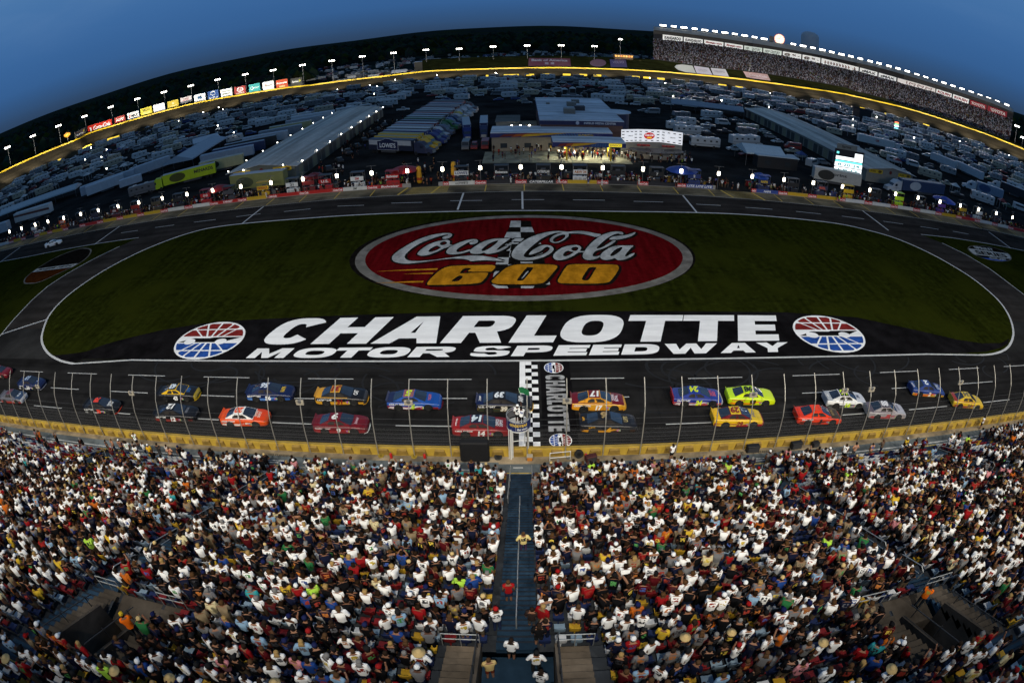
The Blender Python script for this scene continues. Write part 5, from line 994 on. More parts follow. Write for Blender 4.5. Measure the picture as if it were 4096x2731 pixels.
seg_words = {-36: ('3M', 1), -28: ('Budweiser', 4), 4: ('CATERPILLAR', 2), 12: ('', 5), -13: ('LOWE\'S', 1), 37: ('LITE LITE LITE', 3), 54: ('NAPA', 3), 62: ('', 0), 20: ('', 2), -4: ('', 2), 29: ('', 2), -69: ('TARGET', 6), -60: ('', 0), -52: ('', 6), -44: ('', 6)}
def pit_band(x0, x1, c, txt, tc=(.8, .8, .78)):
    mb = MB(); y0, y1 = pit_y(x0), pit_y(x1); mb.add([(x0, y0 - .02, .12), (x1, y1 - .02, .12), (x1, y1 - .02, .87), (x0, y0 - .02, .87), (x0, y0 + .34, .86), (x1, y1 + .34, .86)], [[0, 1, 2, 3], [3, 2, 5, 4]]); o = mb.build('banner', flatmat(c), parent=pw)
    if txt: mb = MB(); put_text(mb, txt, ((x0 + x1) / 2, (y0 + y1) / 2 - .03, .5), (x1 - x0, y1 - y0, 0), (0, 0, 1), .5, min(x1 - x0 - .3, .45 * len(txt)), .03, .2); mb.build('banner_lettering', flatmat(tc), parent=o)
for k, x in enumerate(LX):
    if not ingap(x + 1.2, .2) and x > -160: pit_band(x - (1.2 if not ingap(x - 1.3, .3) else 0), x + 1.2, (.48, .02, .018), 'Coca-Cola')
    if k + 1 < len(LX):
        a, b = x + 1.25, LX[k + 1] - 1.25
        if ingap((a + b) / 2): continue
        c = (a + b) / 2; w_ = next((v for q, v in seg_words.items() if abs(q - c) < 4), None); ci = w_[1] if w_ else R.choice([0, 0, 1, 2, 3, 4, 5, 0, 8]); pit_band(a, b, BANC[ci], w_[0] if w_ else '', (.03, .03, .03) if ci in (0, 1, 5, 8) else (.8, .8, .78))
lampo = None
for k, x in enumerate(LX):
    y = pit_y(x) + .6; lab = f'white lit lamp box on a pole behind the pit wall, {ordinal(k + 1)} from the left end'
    if lampo is None:
        lampo = thing('pit_lamp', lab, 'lamp', (x, y, 0), 0, 'lamps along the pit wall'); mb = MB(); mb.tube([(0, 0, 0), (0, 0, 5.2)], .06, 6); mb.tube([(-1.1, 0, 5.2), (1.1, 0, 5.2)], .05, 6); mb.build('pole', M_GREYP, parent=lampo); MB().box(-.31, .31, -.30, -.10, 3.2, 4.05, bev=.06).build('lamp_box', M_LAMP, parent=lampo); KIDS[lampo.name] = list(lampo.children); o = lampo
    else: o = copy_tree(lampo); o['label'] = lab; o.location = (x, y, 0)
    o.rotation_euler.z = R.uniform(-.15, .15)
M_DARKM = flatmat((.02, .02, .022))
def pit_box(x, c, txt, tc, label, canopy=None, bann=None, tall=3.8):
    y = pit_y(x) + 1.6; r = thing('pit_cart', label, 'pit cart', (x, y, 0), 0, 'crew carts behind the pit wall'); m = flatmat(c)
    MB().box(-1.5, 1.5, -.6, .6, .25, 1.45, bev=.05).build('cabinet', m, parent=r)
    mb = MB()
    for px_, py_ in ((-1.45, -.55), (1.45, -.55), (-1.45, .9), (1.45, .9)): mb.tube([(px_, py_, .2), (px_, py_, tall)], .04, 5)
    mb.tube([(-1.45, -.55, 2.3), (1.45, -.55, 2.3)], .03, 5); mb.tube([(-1.45, .9, 2.3), (1.45, .9, 2.3)], .03, 5); mb.build('frame', M_GREYP, parent=r)
    MB().box(-1.55, 1.55, -.65, 1.0, tall, tall + .1).build('roof', flatmat(canopy or (.03, .03, .035)), parent=r)
    o = MB().box(-1.5, 1.5, -.66, -.6, 2.0, 2.95).build('banner', flatmat(bann or c), parent=r)
    if txt: mb = MB(); put_text(mb, txt, (0, -.67, 2.48), (1, 0, 0), (0, 0, 1), .6, min(2.6, .45 * len(txt)), .04); mb.build('banner_lettering', flatmat(tc), parent=o)
    mb = MB()
    for sx in (-.9, .0, .9): mb.box(sx - .35, sx + .35, -.63, -.61, .5, 1.2); mb.build('drawer', flatmat(tuple(min(.8, v * .55 + .02) for v in c)), parent=r); mb = MB()
    mb = MB(); mb.box(-.5, .5, .3, .36, 2.5, 3.05); mb.build('screen', flatmat((.05, .06, .08)), parent=r)
    for sx in (-1.2, 1.2): MB().lathe([(.25, -.08), (.25, .08)], 10, 'y', (sx, -.5, .25)).build('wheel', M_TYRE, parent=r)
w_, k_ = (.62, .62, .60), (.015, .015, .017)
for x, c, t, tc, lab, *e in (
    (-138.5, w_, '', k_, 'white pit cart at the far left of the pit lane'), (-125.5, (.60, .10, .012), 'HOME', w_, 'bright orange pit cart left along the pit wall'), (-118, k_, '', w_, 'black pit cart beside the orange one'), (-112, (.03, .03, .05), '', w_, 'dark pit cart two lamps right of the orange one'), (-104.5, (.10, .012, .012), 'AAA', w_, 'dark red pit cart with white banner'), (-97, (.22, .02, .015), '', w_, 'red and black pit cart left of the lime truck'), (-90, (.06, .05, .03), '', (.5, .4, .02), 'dark and yellow pit cart left of the red target carts'),
    (-83, k_, '', w_, 'black pit cart left of the red target carts'), (-74.7, (.38, .012, .014), 'O O', w_, 'red pit cart with two white ring targets', (.20, .01, .012)), (-68.2, (.05, .05, .06), '', w_, 'dark pit cart between the red and the yellow ones'), (-59, (.58, .34, .012), 'DEWALT', (.3, .02, .02), 'yellow pit cart with red fringe in front of the yellow arch', (.50, .30, .02)), (-51.6, w_, '21', k_, 'white pit cart with black number twenty-one', (.06, .06, .06)), (-47.6, (.16, .012, .014), '', w_, 'dark red pit cart with a red canopy right of the white one', (.14, .01, .012)), (-43.6, (.36, .012, .014), 'U.S.', w_, 'red pit cart with white letters near the long grey garage'),
    (-36.1, w_, '3M', (.45, .02, .02), 'white pit cart with red letters', (.05, .05, .055)), (-28.1, (.42, .014, .014), 'Budweiser', w_, 'bright red pit cart under a red canopy', (.26, .012, .014), None, 3.6), (-13.1, k_, 'LOWE\'S', (.02, .03, .12), 'black pit cart with white house shaped banner', (.03, .03, .035), w_), (-4.6, k_, 'Extenze', w_, 'black pit cart with white script'), (4.3, (.02, .018, .012), 'CATERPILLAR', w_, 'black pit cart with yellow drawers', (.03, .03, .03), k_), (12.1, w_, 'A&W 34', (.4, .15, .05), 'plain white pit cart in front of the fuel canopy', (.02, .03, .05)), (20.3, k_, '', w_, 'black and white pit cart right of the fuel canopy'), (28.8, k_, '7', w_, 'black pit cart with white number seven'),
    (37.2, (.018, .035, .14), '2', w_, 'blue pit cart with white number two', (.02, .04, .16)), (54, (.015, .022, .08), 'NAPA', (.6, .4, .03), 'navy pit cart with yellow banner under a blue canopy', (.02, .05, .25)), (61.5, k_, '', w_, 'black pit cart right of the navy one'), (69.4, (.04, .04, .08), 'BULL', (.6, .1, .05), 'dark blue pit cart near the big lit scoreboard'), (77, (.62, .36, .010), '', k_, 'yellow pit cart under the scoreboard', (.55, .33, .02), (.6, .36, .01)), (85.5, k_, '', w_, 'black pit cart right of the yellow one'), (93.2, (.42, .65, .012), '', k_, 'lime green pit cart', (.40, .6, .02), (.45, .68, .02)), (100.8, k_, '77', w_, 'black pit cart with number seventy-seven'), (108.5, (.10, .04, .25), '', w_, 'purple pit cart near the right end'), (117, (.55, .32, .02), '', k_, 'amber pit cart right of the purple one'), (124, w_, '', k_, 'white pit cart at the right end of the pit lane'), (132, (.03, .03, .05), '', w_, 'dark pit cart furthest right')):
    pit_box(x, c, t, tc, lab, *e)
def umbrella(x, y, c, label, s=1.0):
    r = thing('canopy_umbrella', label, 'umbrella', (x, y, 0), R.random(), 'umbrellas behind the pit wall'); MB().lathe([(3.0 * s, 3.0), (2.0 * s, 3.5), (.9 * s, 3.9), (.02, 4.1)], 8).build('canopy', flatmat(c), parent=r); MB().tube([(0, 0, 0), (0, 0, 3.9)], .05, 6).build('pole', M_GREYP, parent=r)
for x, dy, c, l, s in ((-72, 3.5, (.20, .01, .012), 'dark red umbrella behind the target carts', 1.1), (-26, 3.8, (.24, .012, .014), 'large red umbrella beside the bright red cart', 1.2), (-47, 4, (.12, .01, .012), 'maroon umbrella behind the maroon cart', .9), (35, 3.4, (.02, .05, .26), 'royal blue umbrella left of the blue cart', 1.25), (53.5, 3, (.02, .06, .28), 'small blue umbrella above the navy cart', .8), (113, 5.5, (.015, .04, .30), 'bright blue umbrella near the right end', 1.3)): umbrella(x, pit_y(x) + dy, c, l, s)
for x, z1, lab in ((-22.6, 3.9, 'tall orange inflatable bottle beside the red umbrella'), (-15.0, 4.6, 'tall orange inflatable bottle left of the black house cart')):
    r = thing('inflatable_bottle', lab, 'inflatable', (x, pit_y(x) + 3.2, 0)); MB().lathe([(.4, 0), (.6, .3), (.6, z1 * .55), (.5, z1 * .7), (.55, z1 * .82), (.42, z1 * .97), (.15, z1)], 12).build('body', flatmat((.48, .24, .01)), parent=r, smooth=True); MB().lathe([(.61, z1 * .2), (.61, z1 * .36)], 12).build('label_band', flatmat((.30, .04, .01)), parent=r)
# crews and guests behind the wall
mass = []
PITS = SHIRT + [((.015, .015, .016), 'black', 50), ((.30, .012, .014), 'red', 12), ((.03, .03, .035), 'dark', 20), ((.03, .05, .2), 'blue', 8)]
def add_person(x, y, z=0.0, pal=PITS, rz=None): mass.append((R.choice([0, 1, 2, 3, 8, 7]), (x, y, z), R.uniform(-3.1, 3.1) if rz is None else rz, R.uniform(.95, 1.06), pick(pal)[0], pick(PANTS)[0], pick(HAIR), R.choice(SKIN), R.random()))
for _ in range(1050):
    x = R.uniform(-158, 145)
    if ingap(x, .3) and R.random() < .8: continue
    add_person(x, pit_y(x) + .7 + abs(R.gauss(0, 2.6)))
for _ in range(70): add_person(R.uniform(-8, 26), R.uniform(139, 158), .25 if True else 0)
for _ in range(60): add_person(R.uniform(8.5, 24), R.uniform(141, 147), .3)
for _ in range(60): add_person(R.uniform(26, 45), R.uniform(140, 150))
for _ in range(46): add_person(R.uniform(-55, -44), R.uniform(128, 220))
for _ in range(25): add_person(R.uniform(-30, -12), R.uniform(124, 140))
CH = [((.30, .012, .014), 'red'), ((.02, .02, .022), 'black'), ((.45, .28, .02), 'yellow'), ((.03, .05, .20), 'blue'), ((.40, .40, .39), 'white'), ((.14, .14, .145), 'grey')]
ct_me = {}
for k in range(52):
    x = -156 + k * 5.75 + R.uniform(-1.2, 1.2)
    if ingap(x, 1): continue
    c, nm = CH[R.randrange(6)]; t_ = thing('tool_chest', f'{nm} wheeled tool chest behind the pit wall, {ordinal(k + 1)} from the left end', 'tool chest', (x, pit_y(x) + R.uniform(1.2, 5.5), 0), R.uniform(-.5, .5), 'tool chests behind the pit wall')
    h = R.uniform(.9, 1.5); MB().box(-.7, .7, -.4, .4, .12, h, bev=.04).build('cabinet', flatmat(c), parent=t_); MB().box(-.74, .74, -.43, .43, h, h + .08).build('lid', M_DARKM, parent=t_); MB().box(-.6, .6, -.425, -.40, .3, h - .15).build('drawer_front', flatmat(tuple(v * .6 + .02 for v in c)), parent=t_)
merge_people(mass, 'pit_crowd', 'crew members and guests gathered behind the pit wall and around the fuel canopy')
for x, dy, sh, lab in ((-2.6, -.7, (.6, .6, .58), 'pit official in white standing on the pit wall left of the black script cart'), (9.0 - 1.5, -.9, (.62, .62, .6), 'pit official in white by the wall in front of the yellow drawer cart'), (13.6, -1.4, (.04, .06, .15), 'crewman in dark blue in front of the white cart'), (16.3, -2.6, (.6, .58, .55), 'crewman in white on the pit lane right of the white cart'), (24.5, -.7, (.6, .6, .58), 'pit official in white beside the black seven cart'), (32.6, -1.6, (.03, .012, .012), 'dark clothed crewman in front of the wall left of the blue cart'), (-24.8, .2, (.62, .62, .6), 'crewman in white at the wall end beside the bright red cart'), (-57.5, -.7, (.6, .6, .58), 'crewman in white in front of the yellow banner'), (47.5, .6, (.75, .75, .74), 'man in a white shirt standing in the pit opening'), (73.2, -1.2, (.45, .55, .02), 'crewman with a yellow vest in front of the scoreboard')):
    solo(0, x, pit_y(x) + dy, .01 if dy < 0 or dy > .4 else .01, R.uniform(2.6, 3.6), sh, (.5, .5, .48) if 'white' in lab else (.02, .02, .03), WC, lab)
# ------------------------------------------------------------------ infield buildings and vehicles
def C3f(*c): return flatmat(c)
def garage(name, label, x0, x1, y0, y1, zE, zR, side, doors, fm):
    r = thing(name, label, 'garage', ((x0 + x1) / 2, y0, 0)); X = (x1 - x0) / 2; Y = y1 - y0
    mb = MB(); mb.add([(-X, 0, 0), (X, 0, 0), (X, 0, zE), (0, 0, zR), (-X, 0, zE), (-X, Y, 0), (X, Y, 0), (X, Y, zE), (0, Y, zR), (-X, Y, zE)], [[0, 1, 2, 3, 4], [6, 5, 9, 8, 7], [1, 6, 7, 2], [5, 0, 4, 9]]); mb.build('wall', C3f(*fm), parent=r)
    mb = MB(); e = .9
    for sx in (-1, 1):
        P = [(0, -e, zR + .12), (sx * (X + e), -e, zE - .06), (sx * (X + e), Y + e, zE - .06), (0, Y + e, zR + .12)]; Q = [(a, b, c - .12) for a, b, c in P]
        mb.add(P + Q, [[0, 1, 2, 3] if sx < 0 else [3, 2, 1, 0], [4, 5, 6, 7] if sx > 0 else [7, 6, 5, 4], [0, 1, 5, 4], [1, 2, 6, 5], [2, 3, 7, 6]])
    mb.build('roof', ground_mat('metal_roof', (.48, .46, .42), (.5, .02, 1), .12, .5, .6), parent=r)
    sx = side
    for k in range(doors):
        y = 2 + (Y - 4) * (k + .5) / doors; mb = MB(); xx = sx * (X + .03); mb.add([(xx, y - 1.5, .05), (xx, y + 1.5, .05), (xx, y + 1.5, 3.0), (xx, y - 1.5, 3.0)], [[0, 1, 2, 3] if sx > 0 else [3, 2, 1, 0]]); mb.build('bay_door', C3f(.05, .05, .045) if k % 3 else C3f(.20, .19, .12), parent=r)
    for sxx in (-1, 1):
        mb = MB(); mb.add([(sxx * X * .62 - 2.6, -.06, zE - 1.2), (sxx * X * .62 + 2.6, -.06, zE - 1.2), (sxx * X * .62 + 2.6, -.06, zE - .05), (sxx * X * .62 - 2.6, -.06, zE - .05)], [[0, 1, 2, 3]]); o = mb.build('banner', C3f(.55, .36, .02), parent=r)
        mb = MB(); mb.poly([[(1.5 + .7 * cos(2 * pi * k / 16), .38 * sin(2 * pi * k / 16)) for k in range(16)]], fn=lambda u, v: (sxx * X * .62 + u, -.075, zE - .62 + v)); put_text(mb, 'SUNOCO' if False else 'FUEL', (sxx * X * .62 - 1, -.075, zE - .62), (1, 0, 0), (0, 0, 1), .5, 2); mb.build('banner_emblem', C3f(.10, .06, .01), parent=o)
    mb = MB(); mb.poly([[(.55 * cos(2 * pi * k / 16), .55 * sin(2 * pi * k / 16)) for k in range(16)]], fn=lambda u, v: (u, -.06, zE - .4 + v)); mb.build('round_emblem', C3f(.14, .02, .015), parent=r); return r
garage('garage', 'long low grey roofed garage left of the parked race haulers', -75, -56, 133, 231, 4, 5.2, 1, 26, (.13, .14, .12)); garage('garage', 'long low grey roofed garage right of the stage, with a row of bay doors', 98, 116.5, 142, 243, 4, 5.2, -1, 26, (.22, .21, .18))
LN = 0
def lamp_ball(x, y, z, lab, r=.17, grp='lamps on the garage eaves', s_=1):
    o = MB().lathe([(.02, -r), (r * .7, -r * .7), (r, 0), (r * .7, r * .7), (.02, r)], 8).build('wall_lamp', M_BULB, loc=(x, y, z), smooth=True); tag(o, lab, 'lamp', grp)
for k in range(9): lamp_ball(-55, 136 + k * 11.5, 4.3, f'lit round lamp on the left garage, {ordinal(k + 1)} back along the bay side')
for k in range(9): lamp_ball(-76, 134 + k * 11.5, 4.2, f'small lit lamp on the left garage, {ordinal(k + 1)} back along the truck side', .13)
for k, x in enumerate((-70.5, -59)): lamp_ball(x, 132.4, 4.4, 'lit lamp over the left yellow banner of the left garage' if k == 0 else 'lit lamp over the right yellow banner of the left garage', .2)
def bldg(name, label, x0, x1, y0, y1, h, wc, rc, fascia=None, rz=0.0, cat='building'):
    r = thing(name, label, cat, ((x0 + x1) / 2, (y0 + y1) / 2, 0), rz); X, Y = (x1 - x0) / 2, (y1 - y0) / 2
    MB().box(-X, X, -Y, Y, 0, h).build('wall', C3f(*wc), parent=r); MB().box(-X - .3, X + .3, -Y - .3, Y + .3, h, h + .25).build('roof', ground_mat('roof_%d_%d' % (rc[0] * 100, rc[2] * 100), rc, (.05, .4, 1), .1, .4, .7), parent=r)
    if fascia: MB().box(-X - .35, X + .35, -Y - .36, Y + .35, h - 1.1, h + .05).build('fascia', C3f(*fascia), parent=r)
    for k in range(max(1, int(X * 2 / 6))):
        xx = -X + (k + .5) * 2 * X / max(1, int(X * 2 / 6)); MB().box(xx - .9, xx + .9, -Y - .04, -Y + .05, .9, 2.2).build('window', mat('dim_window', (.03, .035, .04), .2), parent=r)
    return r
mc = bldg('media_centre', 'broad flat pale blue roofed building with a navy fascia behind the fuel canopy', 5, 28, 161, 214, 7, (.10, .05, .04), (.50, .55, .60), (.015, .02, .07))
for x, y, s, dk in ((1.5, 12, 1.3, 0), (-.5, 4, 1.5, 0), (1.2, -6, 1.6, 1), (-2.5, -13, 1.7, 0), (-8, 8, .6, 0)): MB().box(x - s, x + s, y - s, y + s, 7.25, 7.25 + s * .9).build('roof_unit', C3f(.16, .15, .13) if not dk else C3f(.04, .04, .045), parent=mc)
MB().lathe([(.01, 6.9), (5.2, 6.9), (5.2, 7.15), (.01, 7.15)], 24, c=(12.3, -6, 0)).build('round_wing', ground_mat('roof_50_60', (.50, .55, .60)), parent=mc); MB().lathe([(4.6, 0), (4.6, 6.9)], 24, c=(12.3, -6, 0)).build('wing_wall', C3f(.05, .05, .09), parent=mc)
mb = MB(); put_text(mb, 'INFIELD MEDIA CENTER', (5, -26.9, 6.45), (1, 0, 0), (0, 0, 1), .6, 9); mb.build('sign_lettering', C3f(.5, .52, .55), parent=mc); mb = MB(); mb.poly([[(-1.6 + .5 * cos(2 * pi * k / 16), .5 * sin(2 * pi * k / 16)) for k in range(16)]], fn=lambda u, v: (u + .3, -26.9, 6.45 + v)); mb.build('sign_emblem', C3f(.4, .42, .5), parent=mc)
def stripes(parent, x0, x1, y, z0, z1):
    for (a, b), c in zip(((.06, .26), (.16, .36), (.24, .48)), ((.16, .02, .015), (.36, .08, .01), (.58, .32, .012))):
        mb = MB(); N = 10; lo = [(a + (b - a) * k / N, .02 + .5 * (k / N) ** 1.2) for k in range(N + 1)]; hi = [(b + .14 - (b + .14 - a - .04) * k / N, .98 - .25 * (k / N) ** 1.5) for k in range(N + 1)]; q = [(x0 + (x1 - x0) * u, z0 + (z1 - z0) * v) for u, v in lo + hi]; mb.poly([q], fn=lambda u, v: (u, y - .004 * a * 10, v)); mb.build('swoosh', C3f(*c), parent=parent)
    mb = MB()
    for k in range(26):
        for j in range(3):
            if (k + j) % 2: u = .52 + k * .0115; mb.add([(x0 + (x1 - x0) * (u + d) + j * .15, y, z0 + (z1 - z0) * (.1 + (j + e) * .27)) for d, e in ((0, 0), (.0115, 0), (.0115, 1), (0, 1))], [[0, 1, 2, 3]])
    mb.build('check_band', C3f(.03, .12, .30), parent=parent)
sb_ = bldg('fuel_shop', 'long building with a navy swoosh fascia behind the fuel canopy', -8.2, 23.5, 152.5, 162, 5, (.22, .18, .13), (.56, .58, .60), (.018, .025, .12)); stripes(sb_, -15.8, 16, -5.13, 3.95, 5.0); mb = MB(); put_text(mb, 'SUNOCO', (9, -5.14, 4.5), (1, 0, 0), (0, 0, 1), .5, 4); mb.build('sign_lettering', C3f(.5, .35, .03), parent=sb_)
cn = thing('fuel_canopy', 'navy fuel canopy with a yellow sign, lit underneath, on yellow columns', 'canopy', (16.3, 143.8, 0)); MB().box(-9, 9, -3.7, 3.7, 4.9, 5.1).build('roof', ground_mat('roof_56_60', (.56, .58, .60)), parent=cn); MB().box(-9.05, 9.05, -3.75, 3.75, 3.75, 4.88).build('fascia', C3f(.018, .025, .12), parent=cn); stripes(cn, -9, 9, -3.77, 3.8, 4.85)
MB().box(4.8, 8, -3.80, -3.76, 3.95, 4.75).build('sign_panel', mat('lit_yellow', (.7, .5, .02), .5, emit=(.95, .75, .03), es=.75), parent=cn); mb = MB(); put_text(mb, 'SUNOCO', (6.4, -3.815, 4.35), (1, 0, 0), (0, 0, 1), .5, 2.8); mb.build('sign_lettering', C3f(.03, .04, .12), parent=cn)
for x in (-5.5, 5.5):
    for y in (-2.4, 2.4): MB().box(x - .18, x + .18, y - .18, y + .18, 0, 3.8).build('column', mat('yellow_column', (.65, .45, .02), .5), parent=cn)
for x in (-6, -2, 2, 6): MB().box(x - .8, x + .8, -.8, .8, 3.68, 3.74).build('canopy_light', mat('lit_panel', (.9, .9, .8), .5, emit=(1, .97, .72), es=70), parent=cn)
struct(MB().box(-10, 27, 138.6, 152, -.05, .02).build('fuel_apron', ground_mat('fuel_apron_concrete', (.24, .23, .17), (.3, .3, 1), .2, .5)))
rail = thing('railing', 'thin dark railing in front of the fuel canopy', 'railing', (8, 138.4, 0)); mb = MB(); [mb.tube([(-12, 0, z), (14, 0, z)], .025, 4) for z in (.5, 1.0)]; [mb.tube([(x, 0, 0), (x, 0, 1)], .03, 4) for x in range(-12, 15, 2)]; mb.build('rail', M_GREYP, parent=rail)
bldg('office_trailer', 'beige office trailer left of the media building', -8, -1, 176, 189, 4.2, (.28, .26, .21), (.14, .14, .13)); bldg('low_shop', 'tan roofed low shop left of the media building', -3.6, 4, 172, 180, 3.6, (.02, .03, .08), (.22, .19, .14))
for k in range(3): lamp_ball(-3.2 + k * 2.6, 171.4, 3.8, f'lit lamp on the tan roofed shop, {ordinal(k + 1)} from the left', .25, 'lamps on the low shop')
for k, x in enumerate((-7.2, -4.0, -.6)): bldg('storage_trailer', f'pale roofed box trailer behind the fuel shop, {ordinal(k + 1)} from the left', x - 1.35, x + 1.35, 163.5, 171, 3.6, (.02, .03, .10), (.40, .42, .45))
# stage with lit screens
sg = thing('victory_stage', 'round beige stage with a wide white lit backdrop of three panels', 'stage', (35.5, 150.5, 0)); a0, a1 = radians(195), radians(345)
arcp = [(8.2 * cos(a0 + (a1 - a0) * k / 20), -1.0 + 5.0 * sin(a0 + (a1 - a0) * k / 20)) for k in range(21)]; MB().prism(arcp + [(7.5, 1.2), (-7.5, 1.2)], 0, 1.2).build('platform', C3f(.26, .215, .16), parent=sg); MB().prism([(x * .93, y * .9) for x, y in arcp] + [(7, 1), (-7, 1)], 1.2, 1.7).build('stage_floor', C3f(.07, .065, .06), parent=sg)
mb = MB(); [mb.tube([(arcp[k][0] * .97, arcp[k][1] * .97, 1.2), (arcp[k][0] * .97, arcp[k][1] * .97, 2.1)], .03, 4) for k in range(0, 21, 2)]; mb.tube([(x * .97, y * .97, 2.1) for x, y in arcp], .03, 4); mb.build('railing', M_GREYP, parent=sg)
M_SCREEN = mat('lit_screen', (.8, .8, .8), .5, emit=(.95, .96, 1), es=.62); PA = [(-9.5, .9), (-4.7, 2.5), (1.9, 3.4), (7.4, .6)]
for q in range(3):
    (xa, ya), (xb, yb) = PA[q], PA[q + 1]; d = Vector((xb - xa, yb - ya, 0)).normalized(); nn = Vector((d.y, -d.x, 0)); mb = MB(); mb.add([(xa, ya, 3.0), (xb, yb, 3.0), (xb, yb, 6.5), (xa, ya, 6.5)], [[0, 1, 2, 3]]); o = mb.build('screen', M_SCREEN, parent=sg); MB().add([(xa, ya + .03, .2), (xb, yb + .03, .2), (xb, yb + .03, 3.0), (xa, ya + .03, 3.0), (xa, ya + .2, 6.5), (xb, yb + .2, 6.5)], [[0, 1, 2, 3]]).build('lower_wall', C3f(.30, .27, .22), parent=sg)
    c = Vector(((xa + xb) / 2, (ya + yb) / 2, 4.7)) + nn * .05
    if q == 1:
        mb = MB(); mb.poly([[(1.55 * cos(2 * pi * k / 28), .98 * sin(2 * pi * k / 28)) for k in range(28)]], fn=lambda u, v: c + d * u + Vector((0, 0, v))); mb.build('red_oval', mat('screen_red', (.4, .01, .01), .5, emit=(.55, .02, .02), es=.7), parent=o); mb = MB(); put_text(mb, 'Coca-Cola', c + nn * .02 + Vector((0, 0, .25)), d, (0, 0, 1), .65, 2.4, .03, .3); mb.build('screen_lettering', M_SCREEN, parent=o); mb = MB(); put_text(mb, '600', c + nn * .02 + Vector((0, 0, -.5)), d, (0, 0, 1), .5, 1.4, .06, .2); mb.build('screen_lettering', mat('screen_gold', (.6, .4, .02), .5, emit=(.8, .5, .02), es=.8), parent=o)
    mb = MB()
    for zz in (3.4, 4.2, 5.1, 5.9):
        for t_ in (.12, .37, .63, .88):
            if 3.6 < zz < 5.5 and .2 < t_ < .8: continue
            p = Vector((xa, ya, zz)).lerp(Vector((xb, yb, zz)), t_) + nn * .05; mb.add([p - d * .4 - Vector((0, 0, .12)), p + d * .4 - Vector((0, 0, .12)), p + d * .35 + Vector((0, 0, .12)), p - d * .35 + Vector((0, 0, .12))], [[0, 1, 2, 3]])
    if q != 1: put_text(mb, 'CHARLOTTE', c + d * .3, d, (0, 0, 1), .32, 1.5)
    mb.build('small_mark', C3f(.03, .03, .04), parent=o)
for k, x in enumerate((-4.6, -3.4, -2.2, 2.2, 3.4, 4.6)): o = MB().lathe([(.1, 2.35), (.6, 2.4), (.62, 2.75), (.1, 2.85)], 14).build('red_drum', C3f(.42, .03, .02), loc=(35.5 + x, 150.7, 0)); tag(o, f'red round drink sign below the lit backdrop, {ordinal(k + 1)} from the left', 'sign', 'red round signs on the stage')
# scoreboard
sc = thing('scoreboard', 'tall lit scoreboard with cyan and white rows above a white show trailer', 'scoreboard', (87, 135.5, 0), radians(-6)); MB().box(-4.6, 4.6, 0, .6, 2.6, 9.4).build('cabinet', C3f(.02, .02, .025), parent=sc); MB().box(-4.4, 2, -.1, 0, 9.4, 10.9).build('header_panel', C3f(.18, .18, .16), parent=sc)
mb = MB(); put_text(mb, 'Sprint', (-1.4, -.13, 10.1), (1, 0, 0), (0, 0, 1), .8, 3); mb.build('header_lettering', C3f(.03, .03, .03), parent=sc)
for x in (-3.5, 3.5): MB().box(x - .25, x + .25, .1, .5, 0, 2.6).build('post', M_GREYP, parent=sc)
EW, EC = mat('led_white', (.9, .9, .9), .5, emit=(.95, 1, 1), es=1.5), mat('led_cyan', (.2, .8, .8), .5, emit=(.15, .9, .85), es=1.6)
for z, h, x0, x1, m in ((8.1, .55, -4.2, -3.5, EC), (7.3, 1.5, 1.6, 4.2, EW), (6.5, .95, -4.3, 4.3, EW), (5.9, .4, -4.3, 4.3, EC), (4.6, 1.2, -4.4, 4.4, EW), (3.0, 1.4, -4.4, 4.4, EW)): MB().add([(x0, -.03, z), (x1, -.03, z), (x1, -.03, z + h), (x0, -.03, z + h)], [[0, 1, 2, 3]]).build('lit_row', m, parent=sc)
mb = MB(); put_text(mb, '8 20 24', (0, -.05, 5.2), (1, 0, 0), (0, 0, 1), .8, 7); put_text(mb, '1 9 17', (0, -.05, 3.7), (1, 0, 0), (0, 0, 1), .8, 6.4); mb.build('row_lettering', mat('led_dim', (.05, .25, .25), .5, emit=(.02, .25, .25), es=1), parent=sc)
s2 = thing('lit_pylon', 'small slim lit pylon among the right infield campers', 'pylon', A('z6', 830, 300, 0)); MB().box(-1.4, 1.4, -.3, .3, 0, 7).build('cabinet', C3f(.02, .02, .02), parent=s2)
for z, c in ((5.6, (.9, .15, .05)), (4.6, (.1, .6, .2)), (3.6, (.9, .95, 1)), (2.2, (.2, .7, .9))): MB().box(-1.5, 1.5, -.36, -.32, z, z + .85).build('lit_row', mat('pylon_%d' % (z * 10), (.5, .5, .5), .5, emit=c, es=2.5), parent=s2)

